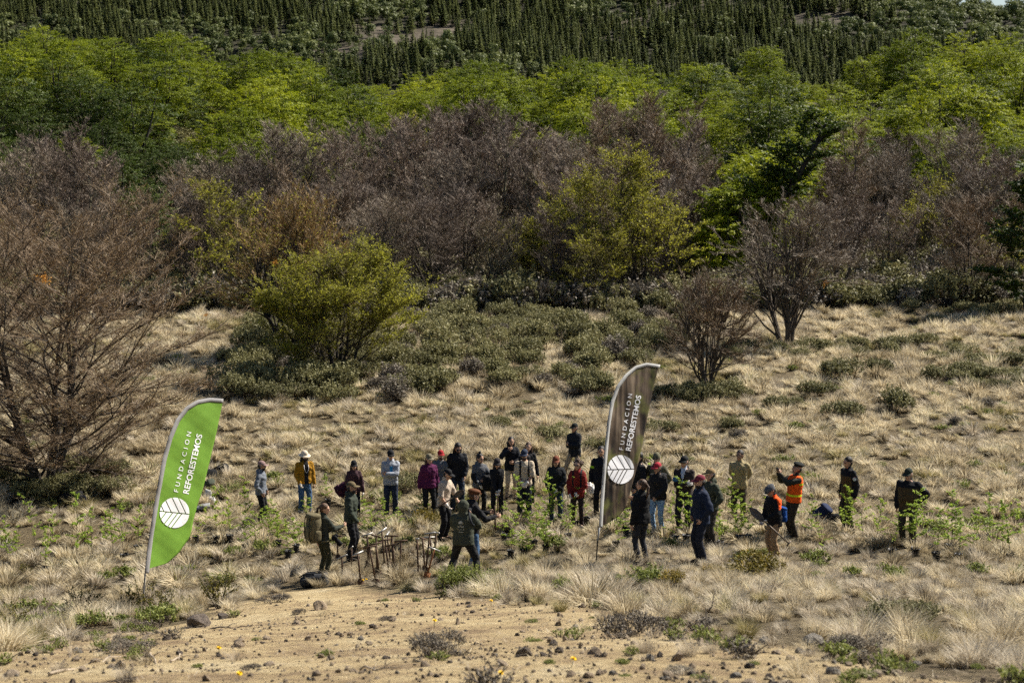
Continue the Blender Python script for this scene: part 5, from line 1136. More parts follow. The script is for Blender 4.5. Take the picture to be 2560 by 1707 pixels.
        ft = an + A3(0.012 * s, -0.075, -0.045); shoe.ell(ft, (0.046, 0.135, 0.045), 10, 6, rotz(-0.15 * s)); shoe.tube([an + A3(0, 0, -0.03), an + A3(0, 0, 0.09)], [0.05, 0.052], 9)
    if top != 'none':
        hz = hem; js = [(hz, 0.0, (0.165 if not f else 0.172) * bw + fit, 0.108 * bw + fit)] + [(z, y, hx + fit, hy + fit) for z, y, hx, hy in secs if hz + 0.03 < z < 1.42] + [(1.435, 0.004, 0.105 * bw + fit * 0.8, 0.080 + fit * 0.7), (1.478, 0.004, 0.070 + fit * 0.4, 0.066 + fit * 0.4)]
        loft(jack, js, T)
        if collar: limb(jack, T(A3(0, 0.012, 1.46)), T(A3(0, 0.008, 1.515)), 0.078, 0.070)
        if hood == 'up': jack.ell(hp((0, 0.028, 0.115)), (0.108, 0.118, 0.135), 14, 10, Rh); jack.ell(T(A3(0, 0.04, 1.48)), (0.11, 0.09, 0.06), 12, 8)
        elif hood: jack.ell(T(A3(0, 0.085, 1.475)), (0.105, 0.055, 0.075), 12, 8, Rl @ rotx(-0.4))
    JOBS.append((root, 'body', body, 0.0185, 2, [SKIN[skin]], None, 0.0, ('fin', fin, hp, Rh, J)))
    if top != 'none': JOBS.append((root, top, jack, 0.0195, 3, [cloth(topcol)] + [cloth(c) for c in topmats], (topfn, J, T) if topfn else None, 0.012, None))
    if vest: 
        vb = MB(); vf = fit + 0.022; loft(vb, [(0.88, 0.0, 0.168 * bw + vf, 0.11 * bw + vf)] + [(z, y, hx + vf, hy + vf) for z, y, hx, hy in secs if 0.9 < z < 1.44] + [(1.455, 0.004, 0.125 * bw + vf, 0.08 + vf), (1.475, 0.004, 0.09 + vf * 0.5, 0.075 + vf * 0.5)], T)
        for s in (1, -1): vb.ell(J[s][0] + A3(-0.03 * s, 0, 0.01), (0.075, 0.085, 0.075), 10, 8)
        JOBS.append((root, 'vest', vb, 0.0195, 2, [cloth(vest)] + [cloth(c) for c in vestmats], (vestfn, J, T) if vestfn else None, 0.008, None))
    JOBS.append((root, 'trousers', trou, 0.0215, 3, [cloth(legs)], None, 0.010, None))
    link('shoes', shoe.mesh('shoes', [cloth(shoes)], True), root)
    if glv.n: link('gloves', glv.mesh('gloves', [M['glove']], True), root)
    # hair
    hm = HAIR[hair[1]]; hr = MB(); hs = hair[0]; rg = np.random.default_rng(int(px))
    if hs != 'none' and hood != 'up':
        if hat: hr.ell(hp((0, 0.030, 0.105)), (0.080, 0.078, 0.072), 14, 9, Rh)
        else:
            hr.ell(hp((0, 0.026, 0.150)), (0.082, 0.092, 0.088), 16, 10, Rh); hr.ell(hp((0, 0.052, 0.095)), (0.075, 0.062, 0.075), 12, 8, Rh)
        if hs in ('long', 'wavy'):
            hr.ell(hp((0, 0.065, 0.0)), (0.088, 0.052, 0.17), 12, 10, Rh)
            for s in (-1, 1): hr.ell(hp((0.075 * s, 0.02, 0.0)), (0.03, 0.045, 0.14), 8, 8, Rh)
            if hs == 'wavy':
                for _ in range(22): q = rg.normal(size=3); hr.ell(hp(A3(0, 0.055, 0.02) + nz(q) * A3(0.09, 0.06, 0.17)), (0.028,) * 3, 6, 5)
        if hs == 'pony': hr.ell(hp((0, 0.105, 0.14)), (0.03, 0.03, 0.03), 8, 6); hr.tube([hp((0, 0.11, 0.14)), hp((0, 0.15, 0.09)), hp((0.02, 0.15, -0.02)), hp((0.04, 0.13, -0.15))], [0.024, 0.03, 0.03, 0.008], 8)
        if hs == 'bun': hr.ell(hp((0, 0.04, 0.262)), (0.042, 0.042, 0.036), 10, 8)
        if hs == 'curly':
            for _ in range(60): q = nz(rg.normal(size=3)); q[1] = q[1] if q[1] > -0.5 else -q[1]; hr.ell(hp(A3(0, 0.035, 0.135) + q * A3(0.088, 0.095, 0.10)), (0.028,) * 3, 6, 5)
            for _ in range(14): hr.ell(hp(A3(0.03, 0.13, 0.12) + rg.normal(0, 0.03, 3)), (0.028,) * 3, 6, 5)
        V = hr.V
        for v in V: v += np.array([[mnoise.noise(Vector(c) * 38) * 0.007] * 3 for c in v], dtype=np.float32)
        link('hair', hr.mesh('hair', [hm], True), root)
    if beard:
        b = MB(); b.ell(hp((0, -0.040, 0.040)), (0.060, 0.056, 0.050), 12, 8, Rh); b.ell(hp((0, -0.088, 0.078)), (0.032, 0.014, 0.009), 8, 5, Rh); link('beard', b.mesh('beard', [HAIR[beard]], True), root)
    if glasses:
        b = MB()
        for s in (-1, 1): b.ell(hp((0.032 * s, -0.094, 0.120)), (0.025, 0.010, 0.017), 10, 6, Rh); b.tube([hp((0.055 * s, -0.085, 0.125)), hp((0.078 * s, 0.01, 0.12))], 0.004, 5)
        b.tube([hp((-0.02, -0.1, 0.124)), hp((0.02, -0.1, 0.124))], 0.004, 5); link('sunglasses', b.mesh('sunglasses', [M['glass_dark']], True), root)
    if hat:
        b = MB(); hc = cloth(hatcol); mats = [hc, cloth(brim) if brim else hc]
        def dome(c, r, z0=0.0, n=18, k=7):
            V = []; 
            for i in range(k):
                a = (i / (k - 1)) * pi / 2
                for j in range(n): V.append(hp(A3(*c) + A3(cos(j / n * 2 * pi) * r[0] * cos(a * 0.98), sin(j / n * 2 * pi) * r[1] * cos(a * 0.98), z0 + (r[2] - z0) * sin(a))))
            q = [[i * n + j, i * n + (j + 1) % n, (i + 1) * n + (j + 1) % n, (i + 1) * n + j] for i in range(k - 1) for j in range(n)]; b.add(V, None, q)
        def visor(c, r0, r1, a0, drop_, zz, th=0.006, m=1):
            V = []; n = 13
            for layer in (0, 1):
                for rr in (0, 1):
                    for j in range(n):
                        a = -pi / 2 + (j / (n - 1) - 0.5) * 2 * a0; e = cos((j / (n - 1) - 0.5) * pi) ** 0.7
                        R_ = r0 + (r1 - r0) * rr * e; V.append(hp(A3(*c) + A3(cos(a) * R_ * 0.86, sin(a) * R_, zz - drop_ * rr * e - 0.018 * (abs(cos(a)) ** 2) * rr - th * layer)))
            q = [[j, j + 1, n + j + 1, n + j] for j in range(n - 1)] + [[2 * n + j, 3 * n + j, 3 * n + j + 1, 2 * n + j + 1] for j in range(n - 1)] + [[n + j, n + j + 1, 3 * n + j + 1, 3 * n + j] for j in range(n - 1)]; b.add(V, None, q, m)
        c0 = (0, 0.014, 0.158)
        if hat == 'cap': dome(c0, (0.084, 0.102, 0.088)); visor(c0, 0.095, 0.190, 1.05, 0.012, 0.004); b.ell(hp((0, 0.014, 0.246)), (0.008, 0.008, 0.006), 6, 4)
        elif hat == 'bucket':
            dome(c0, (0.090, 0.106, 0.10)); n = 20; V = []
            for z, r in ((0.0, 1.0), (-0.012, 1.35), (-0.030, 1.66), (-0.036, 1.64), (-0.018, 1.35), (-0.004, 1.0)):
                for j in range(n): V.append(hp(A3(*c0) + A3(cos(j / n * 2 * pi) * 0.090 * r, sin(j / n * 2 * pi) * 0.104 * r, z)))
            b.add(V, None, [[i * n + j, i * n + (j + 1) % n, (i + 1) * n + (j + 1) % n, (i + 1) * n + j] for i in range(5) for j in range(n)])
        elif hat == 'flat': b.ell(hp((0, -0.008, 0.185)), (0.096, 0.128, 0.052), 16, 9, Rh @ rotx(0.16)); dome((0, 0.012, 0.135), (0.087, 0.104, 0.07)); visor((0, 0.0, 0.160), 0.10, 0.150, 0.95, 0.02, 0.0)
        elif hat == 'beret': b.ell(hp((0.02, 0.016, 0.212)), (0.112, 0.122, 0.040), 16, 9, Rh @ roty(0.18)); dome((0, 0.012, 0.158), (0.083, 0.101, 0.055))
        elif hat == 'beanie': dome((0, 0.014, 0.128), (0.087, 0.105, 0.122)); b.ell(hp((0, 0.06, 0.09)), (0.07, 0.06, 0.06), 10, 8, Rh)
        link('hat', b.mesh('hat', mats, True), root)
    root['_hp'] = 1
    INFO = dict(root=root, hp=hp, T=T, J=J, S=S, Rh=Rh, pos=Vector(root.location), yaw=radians(yaw))
    if extra: extra(INFO)
    print('P', label[:34], 'Y=%.1f' % root.location.y, 'foot row %.0f' % project(*root.location)[1])
    return INFO

def W(info, v):
    """person-local (1.75 m) point to world"""
    return Vector(rotz(info['yaw']) @ (np.asarray(v, float) * info['S'])) + info['pos']

def run_jobs():
    tmp = []
    for root, name, mb, vox, sm, mats, fn, wr, fing in JOBS:
        me = mb.mesh(name, mats); o = bpy.data.objects.new('tmp_' + name, me); COL.objects.link(o)
        r = o.modifiers.new('r', 'REMESH'); r.mode = 'VOXEL'; r.voxel_size = vox; s = o.modifiers.new('s', 'SMOOTH'); s.factor = 0.5; s.iterations = sm; tmp.append(o)
    bpy.context.view_layer.update(); dg = bpy.context.evaluated_depsgraph_get(); tot = 0
    for o, (root, name, mb, vox, sm, mats, fn, wr, fing) in zip(tmp, JOBS):
        ev = o.evaluated_get(dg); em = ev.data; nv = len(em.vertices); V = np.empty(nv * 3, np.float32); em.vertices.foreach_get('co', V); V = V.reshape(-1, 3)
        nl = len(em.loops); lv = np.empty(nl, np.int32); em.loops.foreach_get('vertex_index', lv); npo = len(em.polygons); tt = np.empty(npo, np.int32); em.polygons.foreach_get('loop_total', tt)
        if not (tt == 4).all(): print('non quads', name)
        Q = lv.reshape(-1, 4)
        if wr:
            Nn = np.empty(nv * 3, np.float32); em.vertices.foreach_get('normal', Nn); Nn = Nn.reshape(-1, 3)
            off = np.array([mnoise.noise(Vector((c[0] * 9 + root.location.x, c[1] * 9, c[2] * 16 + c[0] * 6))) + 0.5 * mnoise.noise(Vector((c[0] * 22, c[1] * 22 + root.location.x, c[2] * 30))) for c in V]); V = V + Nn * (off * wr * 1.25)[:, None]
        out = MB(); mi = None
        C = V[Q].mean(1); out.V = [V]; out.n = nv; out.Q = [Q.astype(np.int64)]; out.A = [np.zeros(nv, np.float32)]
        out.qi = [np.asarray(fn[0](C, fn[1]), dtype=int) if fn else np.zeros(len(Q), int)]
        mm = list(mats)
        if fing:
            _, fb, hp, Rh, J = fing
            for vv, q_, t_ in zip([np.concatenate(fb.V)], [np.concatenate(fb.Q)], [np.concatenate(fb.T)]): out.add(vv, t_, q_)
            k1 = len(mm); mm += [M['eye'], M['lip']]
            for s in (-1, 1): out.ell(hp((0.031 * s, -0.083, 0.120)), (0.013, 0.008, 0.007), 8, 5, Rh, k1); out.ell(hp((0.033 * s, -0.090, 0.140)), (0.019, 0.006, 0.004), 8, 4, Rh, k1)
            out.ell(hp((0, -0.088, 0.056)), (0.021, 0.007, 0.007), 8, 4, Rh, k1 + 1)
        m_ = out.mesh(name, mm, True); link(name, m_, root); tot += len(m_.polygons)
    for o in tmp:
        d = o.data; bpy.data.objects.remove(o); bpy.data.meshes.remove(d)
    print('PEOPLE POLYS', tot)

# face-region painters for garments (regions are real colour blocks of the clothes)
def sleeves(C, J):
    k = np.zeros(len(C), bool)
    for s in (1, -1):
        sh, el, wr, _ = J[s]; dmin = np.full(len(C), 9.0)
        for a, b in ((sh, el), (el, wr)):
            t = np.clip(((C - a) @ (b - a)) / ((b - a) @ (b - a)), 0, 1); dmin = np.minimum(dmin, np.linalg.norm(C - (a + t[:, None] * (b - a)), axis=1))
        k |= (dmin < 0.092) & (C[:, 0] * s > 0.145)
    return k
def f_guard(C, J): return np.where(sleeves(C, J) | (C[:, 2] > 1.33), 1, 0)
def f_open(C, J): return np.where((np.abs(C[:, 0] - 0.03) < 0.06) & (C[:, 1] < -0.06) & ~sleeves(C, J), 1, 0)
def f_print(C, J): return np.where((np.abs(C[:, 0] - 0.01) < 0.035) & (C[:, 2] > 1.22) & (C[:, 2] < 1.36) & (C[:, 1] < 0) & ~sleeves(C, J), 1, 0)
def f_vneck(C, J): return np.where((np.abs(C[:, 0]) < 0.2 * (C[:, 2] - 1.18)) & (C[:, 1] < -0.03) & ~sleeves(C, J), 1, 0)
def f_orange(C, J): return np.where((C[:, 2] > 1.22 + 0.3 * (C[:, 0] < -0.05)) & (C[:, 2] < 1.52) & (C[:, 1] > -0.10), 1, 0)
def f_twotone(C, J): return np.where(sleeves(C, J) & (C[:, 2] < 1.25), 1, 0)
def f_straps(C, J): return np.where((np.abs(np.abs(C[:, 0]) - 0.10) < 0.022) & (C[:, 2] > 1.08) & ~sleeves(C, J), 1, 0)
def f_vest(C, J): z = C[:, 2]; return np.where((z > 1.02) & (z < 1.07), 1, np.where((np.abs(C[:, 0]) < 0.014) & (C[:, 1] < 0), 2, np.where((z > 1.28) & (z < 1.32) & (C[:, 1] > 0.02), 1, 0)))
def f_khaki(C, J): return np.where((np.abs(C[:, 0] - 0.075) < 0.045) & (C[:, 2] > 1.20) & (C[:, 2] < 1.33) & (C[:, 1] < 0) & ((np.abs(C[:, 0] - 0.075) > 0.034) | (C[:, 2] < 1.215)), 1, 0)
def f_neon(C, J): return np.where(sleeves(C, J) & (C[:, 2] > 1.22) & (C[:, 2] < 1.27), 1, 0)

BLK = (0.014, 0.014, 0.016); NAVY = (0.018, 0.024, 0.045); JEAN = (0.055, 0.105, 0.19); OLV = (0.062, 0.068, 0.045); KHA = (0.42, 0.34, 0.22)
I = {}
I['grey_jacket'] = person(650, 1151, 1.74, 82, 'man in grey hooded jacket and mauve cap, facing right among saplings', pose=('pocket', 'pocket'), head=(8, 8), hat='cap', hatcol=(0.24, 0.16, 0.15), beard='black', hair=('short', 'black'), top='jacket', topcol=(0.14, 0.155, 0.18), hood=True, legs=BLK, skin=1)
I['mustard'] = person(760, 1126, 1.76, 18, 'man in open mustard jacket and cream bucket hat', pose=('down', 'low'), head=(14, 14), hat='bucket', hatcol=(0.62, 0.52, 0.40), beard='black', hair=('long', 'black'), top='jacket', topcol=(0.30, 0.15, 0.012), topfn=f_open, topmats=[BLK], legs=JEAN, gloves='R', fit=0.034, skin=1, hem=0.88)
I['plum'] = person(884, 1149, 1.64, 10, 'woman in plum-brown jacket and black cap behind the green hoodie man', 'f', pose=('down', 'front'), head=(0, 12), hat='cap', hatcol=BLK, hair=('long', 'brown'), top='jacket', topcol=(0.055, 0.028, 0.034), legs=BLK, gloves='L', lean=0.1, skin=0, fit=0.03)
I['green_hoodie'] = person(875, 1203, 1.78, 78, 'bearded man in dark green hoodie and brown cap resting on a tool', pose=('down', 'tool_b'), head=(6, 4), hat='cap', hatcol=(0.13, 0.10, 0.055), beard='black', top='hoodie', topcol=(0.040, 0.048, 0.036), hood=True, legs=BLK, skin=1, fit=0.03)
I['pack_woman'] = person(806, 1257, 1.66, 128, 'woman seen from behind in dark green jacket carrying khaki backpack', 'f', pose=('down', 'reach'), head=(-38, 16), hair=('pony', 'light'), top='jacket', topcol=(0.040, 0.046, 0.036), legs=(0.048, 0.046, 0.024), shoes=(0.012, 0.012, 0.012), skin=0, collar=True, ymin=30)
I['light_hoodie'] = person(976, 1123, 1.77, 6, 'man in light grey hoodie with crossed arms and black cap', pose=('cross_a', 'cross_b'), head=(8, 14), hat='cap', hatcol=BLK, top='hoodie', topcol=(0.29, 0.31, 0.35), topfn=f_print, topmats=[(0.03, 0.22, 0.45)], hood=True, legs=(0.02, 0.028, 0.05), skin=1, fit=0.032, beard=None)
I['purple'] = person(1071, 1133, 1.70, 20, 'woman in purple pullover and khaki cap', 'f', pose=('down', 'down'), head=(6, 14), hat='cap', hatcol=(0.16, 0.14, 0.095), hair=('long', 'brown'), top='pullover', topcol=(0.085, 0.014, 0.055), legs=BLK, skin=0, bulk=1.12, fit=0.035)
I['red_cap_back'] = person(1101, 1124, 1.64, 14, 'bearded man in red cap and grey jacket behind the purple pullover', pose=('pocket', 'pocket'), head=(0, 8), hat='cap', hatcol=(0.30, 0.02, 0.025), beard='brown', top='jacket', topcol=(0.13, 0.14, 0.15), legs=BLK, skin=0, bulk=1.05, ymin=38)
I['long_hair_man'] = person(1142, 1102, 1.82, 12, 'tall long-haired man in black jacket holding a grey bag', pose=('low', 'down'), head=(4, 26), hair=('long', 'black'), beard='black', glasses=True, top='jacket', topcol=(0.015, 0.016, 0.02), legs=(0.025, 0.035, 0.055), lean=0.14, skin=1, fit=0.035, hem=0.80, hood=True, ymin=38)
I['beige_shirt'] = person(1108, 1169, 1.70, 60, 'young person in beige polo shirt and black cap holding a spade', pose=('tool_a', 'tool_b'), head=(10, 22), hat='cap', hatcol=BLK, top='polo_shirt', topcol=(0.45, 0.37, 0.29), sleeve='short', legs=BLK, gloves='R', skin=0, lean=0.12, hem=0.82, fit=0.03)
I['flat_cap'] = person(1180, 1220, 1.76, 112, 'man in brown flat cap and black jacket filming beside the hooded cameraman', pose=('stick', 'stick'), head=(0, 4), hat='flat', hatcol=(0.11, 0.045, 0.02), hair=('short', 'brown'), top='jacket', topcol=BLK, hood=True, legs=JEAN, skin=0, shoes=(0.3, 0.3, 0.3), ymin=30, feet={1: (0.14, -0.1), -1: (0.14, 0.1)})
I['cameraman'] = person(1158, 1255, 1.70, 168, 'cameraman seen from behind in printed green hoodie with hood up', pose=('camera', 'camera'), head=(-6, 4), hair=('none', 'black'), top='hoodie', topcol=(0.050, 0.056, 0.040), hood='up', legs=(0.022, 0.022, 0.022), feet={1: (0.30, 0.0), -1: (0.30, 0.05)}, drop=0.10, lean=0.06, skin=0, fit=0.045, bulk=1.1, ymin=32)
I['bun_woman'] = person(1198, 1131, 1.66, 22, 'woman with hair bun in grey and black jacket carrying a black coat', 'f', pose=('front_hi', 'front'), head=(20, 14), hair=('bun', 'black'), top='jacket', topcol=(0.095, 0.10, 0.11), topfn=f_twotone, topmats=[BLK], legs=BLK, gloves='R', skin=1, hood=True, fit=0.03)
I['spade_woman'] = person(1242, 1142, 1.62, 4, 'woman in black and dark cap leaning on a wooden handle with white gloves', 'f', pose=('lean', 'lean'), head=(2, 16), hat='cap', hatcol=(0.03, 0.025, 0.025), hair=('long', 'brown'), top='sweater', topcol=BLK, legs=BLK, gloves='LR', skin=0, lean=0.13)
I['wavy'] = person(1277, 1090, 1.68, 10, 'wavy-haired woman in black jacket and pale trousers with hand at face', 'f', pose=('front_hi', 'face'), head=(4, 6), hair=('wavy', 'black'), top='jacket', topcol=(0.013, 0.014, 0.018), legs=(0.40, 0.33, 0.24), skin=1, fit=0.035, hem=0.82, ymin=40)
I['long_hair_woman'] = person(1321, 1103, 1.68, 0, 'woman with long dark hair half hidden behind the cream-shirt man', 'f', pose=('down', 'down'), head=(-8, 8), hair=('long', 'brown'), top='jacket', topcol=BLK, legs=BLK, skin=0, ymin=40)
I['cream'] = person(1311, 1121, 1.75, 0, 'man in cream T-shirt and navy cap wearing a black backpack', pose=('front', 'front'), head=(-8, 12), hat='cap', hatcol=(0.03, 0.04, 0.065), beard='black', top='tee_shirt', topcol=(0.50, 0.42, 0.31), topfn=f_straps, topmats=[BLK], sleeve='short', legs=(0.02, 0.022, 0.03), gloves='LR', skin=1, lean=0.1, fit=0.03, collar=False)
I['rust_cap'] = person(1390, 1138, 1.68, 0, 'person in black leather jacket and rust-brown cap', 'f', pose=('front', 'low'), head=(-6, 14), hat='cap', hatcol=(0.16, 0.055, 0.03), hair=('long', 'brown'), top='jacket', topcol=(0.016, 0.018, 0.020), legs=(0.03, 0.05, 0.075), gloves='L', skin=0, bulk=1.05, fit=0.045)
I['red_puffer'] = person(1444, 1147, 1.63, -10, 'curly-haired woman in red puffer jacket and sunglasses', 'f', pose=('front', 'low'), head=(-10, 8), hair=('curly', 'brown'), glasses=True, top='puffer_jacket', topcol=(0.17, 0.020, 0.016), topfn=f_straps, topmats=[BLK], legs=(0.03, 0.02, 0.02), gloves='LR', skin=0, fit=0.04, hood=True, hem=0.80)
I['slope_woman'] = person(1437, 1057, 1.70, -16, 'person in black jacket with crossed arms alone up the slope', 'f', pose=('cross_a', 'cross_b'), head=(-30, 8), hat='cap', hatcol=(0.012, 0.016, 0.016), hair=('short', 'black'), top='jacket', topcol=(0.014, 0.016, 0.020), legs=(0.27, 0.21, 0.14), feet={1: (0.08, 0.05), -1: (0.30, -0.08)}, drop=0.04, skin=1, fit=0.035, hem=0.80, ymin=44)
I['neon_band'] = person(1503, 1113, 1.78, -6, 'man in black jacket with neon armband partly behind the brown flag', pose=('down', 'down'), head=(0, 6), hair=('short', 'black'), top='jacket', topcol=(0.014, 0.015, 0.02), topfn=f_neon, topmats=[(0.35, 0.62, 0.03)], legs=BLK, skin=1, ymin=38)
I['behind_flag'] = person(1600, 1128, 1.76, -60, 'person in black jacket and dark jeans mostly hidden by the brown flag', pose=('low', 'down'), head=(0, 6), hair=('short', 'black'), top='jacket', topcol=BLK, legs=(0.03, 0.05, 0.08), skin=0, ymin=38)
I['olive_beanie'] = person(1642, 1130, 1.76, -14, 'person in olive head wrap and sunglasses behind the red-cap woman', pose=('pocket', 'pocket'), head=(-6, 6), hat='beanie', hatcol=(0.13, 0.12, 0.075), glasses=True, top='jacket', topcol=(0.085, 0.078, 0.05), legs=OLV, skin=0, ymin=38)
I['red_cap_woman'] = person(1646, 1154, 1.64, -30, 'woman in bright red cap, black fleece and pale blue jeans', 'f', pose=('front', 'down'), head=(-20, 12), hat='cap', hatcol=(0.36, 0.03, 0.045), hair=('short', 'black'), top='fleece', topcol=(0.018, 0.017, 0.018), legs=(0.22, 0.33, 0.46), skin=1, bulk=1.1, fit=0.04)
I['ponytail'] = person(1606, 1196, 1.70, -140, 'woman in black fleece with long ponytail seen from behind by flag', 'f', pose=('down', 'point'), head=(20, 2), hair=('pony', 'brown'), top='fleece', topcol=(0.012, 0.012, 0.013), legs=(0.035, 0.036, 0.04), skin=0, fit=0.04, hem=0.84, ymin=29)
I['crossed_dark'] = person(1712, 1138, 1.79, -22, 'man in dark brown jacket, black cap and sunglasses with crossed arms', pose=('cross_b', 'cross_a'), head=(-10, 8), hat='cap', hatcol=(0.015, 0.016, 0.016), glasses=True, top='jacket', topcol=(0.034, 0.026, 0.024), topfn=f_vneck, topmats=[(0.5, 0.54, 0.62)], legs=(0.02, 0.02, 0.028), gloves='R', skin=0, hood=True, fit=0.03, ymin=33)
I['maroon_cap'] = person(1755, 1186, 1.79, -72, 'bearded man in navy jacket and maroon cap standing at front', pose=('pocket', 'pocket'), head=(-4, 10), hat='cap', hatcol=(0.17, 0.028, 0.045), beard='black', top='jacket', topcol=(0.016, 0.023, 0.044), legs=(0.022, 0.024, 0.034), skin=0, fit=0.04, ymin=31.5, hem=0.80)
I['tan_cap'] = person(1779, 1169, 1.78, -60, 'person in tan cap and olive hoodie behind the navy jacket man', pose=('pocket', 'pocket'), head=(-6, 6), hat='cap', hatcol=(0.26, 0.18, 0.09), top='hoodie', topcol=(0.045, 0.052, 0.036), hood=True, legs=(0.04, 0.035, 0.03), skin=0, ymin=30)
I['khaki_shirt'] = person(1850, 1123, 1.78, -18, 'moustached man in khaki shirt with hands behind his back', pose=('back', 'back'), head=(-12, 4), hair=('short', 'black'), top='shirt', topcol=(0.30, 0.245, 0.13), topfn=f_khaki, topmats=[(0.14, 0.115, 0.055)], legs=(0.055, 0.042, 0.028), skin=2, fit=0.034, hem=0.84, ymin=38)
I['orange_vest'] = person(1986, 1156, 1.76, -76, 'man in orange safety vest and black beret taking a phone picture', pose=('phone', 'phone'), head=(0, -2), hat='beret', hatcol=(0.012, 0.013, 0.012), top='jacket', topcol=(0.032, 0.032, 0.024), vest=(0.80, 0.11, 0.012), vestfn=f_vest, vestmats=[(0.62, 0.75, 0.02), (0.02, 0.02, 0.02)], legs=(0.038, 0.030, 0.022), lean=-0.08, skin=1, bulk=1.08, ymin=34)
I['shovel_man'] = person(1938, 1217, 1.60, -62, 'person in black and orange hooded top holding a large shovel', pose=('tool_a', 'tool_b'), head=(0, 30), hat='flat', hatcol=(0.085, 0.09, 0.10), hair=('short', 'black'), top='hooded_top', topcol=(0.012, 0.012, 0.014), topfn=f_orange, topmats=[(0.80, 0.10, 0.015)], hood=False, legs=(0.30, 0.20, 0.115), gloves='LR', skin=1, lean=0.10, fit=0.035, hem=0.80, eff=0.95, ymin=32.5)
I['guard_a'] = person(2124, 1140, 1.78, -62, 'man in two-tone brown and black fleece, bareheaded, looking left', pose=('down', 'down'), head=(-6, 12), hair=('short', 'black'), top='fleece_jacket', topcol=(0.072, 0.048, 0.022), topfn=f_guard, topmats=[(0.013, 0.013, 0.015)], legs=(0.040, 0.036, 0.026), skin=1, fit=0.035, ymin=34)
I['guard_b'] = person(2274, 1168, 1.74, -26, 'stout man in brown and black fleece with hand on hip, rightmost person', pose=('hip', 'down'), head=(-16, 18), hat='cap', hatcol=(0.028, 0.036, 0.028), hair=('short', 'grey'), top='fleece_jacket', topcol=(0.072, 0.052, 0.024), topfn=f_guard, topmats=[(0.013, 0.013, 0.015)], legs=(0.044, 0.040, 0.028), skin=0, fit=0.04, bulk=1.16, belly=0.05, ymin=33)
run_jobs()

# ------------------------------------------------------------------ things they carry or hold
def sell(mb, c, r, e=0.45, R=None, mi=0, nu=14, nv=9):
    i0 = len(mb.V); mb.ell((0, 0, 0), (1, 1, 1), nu, nv, None, mi); v = mb.V[i0]; v = np.sign(v) * np.abs(v) ** e; v = v / np.maximum(1e-6, np.abs(v).max(0)) * np.asarray(r, float)
    if R is not None: v = v @ np.asarray(R).T
    mb.V[i0] = (v + np.asarray(c, float)).astype(np.float32)

def backpack(info, col, dark, label, size=(0.17, 0.12, 0.30), yo=0.22, zc=1.24, hip=False, frame=None):
    r = link('backpack', None, None, W(info, info['T'](A3(0, yo, zc))) if info else frame[0], (0, 0, info['yaw'] if info else frame[1]), info['S'] if info else 1)
    if info is None: r.rotation_euler = frame[2]
    a, b = cloth(col), cloth(dark); w, d, h = size
    m = MB(); sell(m, (0, 0, 0), (w, d, h), 0.5); link('main_compartment', m.mesh('main_compartment', [a], True), r)
    m = MB(); sell(m, (0, 0.01, h * 0.92), (w * 0.95, d * 1.05, h * 0.22), 0.6); link('lid', m.mesh('lid', [a], True), r)
    m = MB(); sell(m, (0, d * 0.95, -h * 0.25), (w * 0.72, d * 0.38, h * 0.5), 0.5); link('front_pocket', m.mesh('front_pocket', [a], True), r)
    for s in (-1, 1):
        m = MB(); sell(m, (w * s, 0.0, -h * 0.45), (w * 0.2, d * 0.6, h * 0.4), 0.55); link('side_pocket', m.mesh('side_pocket', [a], True), r)
        m = MB(); m.tube([(w * 0.55 * s, d + 0.02, h * 0.95), (w * 0.55 * s, d * 1.35, h * 0.3), (w * 0.55 * s, d * 1.38, -h * 0.5), (w * 0.5 * s, d * 0.9, -h)], 0.011, 5); link('compression_strap', m.mesh('compression_strap', [b], True), r)
        m = MB(); m.tube([(w * 0.5 * s, -d * 0.9, h * 0.7), (w * 0.62 * s, -d - 0.10, h * 0.72), (w * 0.75 * s, -d - 0.235, h * 0.3), (w * 0.8 * s, -d - 0.20, -h * 0.25), (w * 0.7 * s, -d * 0.8, -h * 0.6)], 0.017, 6); link('shoulder_strap', m.mesh('shoulder_strap', [b], True), r)
        if hip: m = MB(); m.tube([(w * 0.8 * s, -d * 0.6, -h * 0.9), (w * 1.05 * s, -d - 0.1, -h * 0.92), (w * 0.5 * s, -d - 0.26, -h * 0.95)], 0.022, 6); link('hip_belt', m.mesh('hip_belt', [a], True), r)
    return tag(r, label, 'backpack')

backpack(I['pack_woman'], (0.135, 0.115, 0.065), (0.03, 0.028, 0.02), 'large khaki hiking backpack on the woman in dark green jacket', (0.17, 0.135, 0.31), 0.245, 1.20, True)
backpack(I['cream'], (0.016, 0.016, 0.018), (0.012, 0.012, 0.013), 'black backpack worn by the man in cream T-shirt', (0.16, 0.12, 0.26), 0.235, 1.24, True)
backpack(I['red_cap_woman'], BLK, BLK, 'small black backpack worn by the woman in bright red cap', (0.13, 0.08, 0.2), 0.21, 1.22)
backpack(I['red_puffer'], (0.05, 0.02, 0.02), BLK, 'small dark backpack worn by the woman in red puffer jacket', (0.13, 0.08, 0.2), 0.22, 1.22)

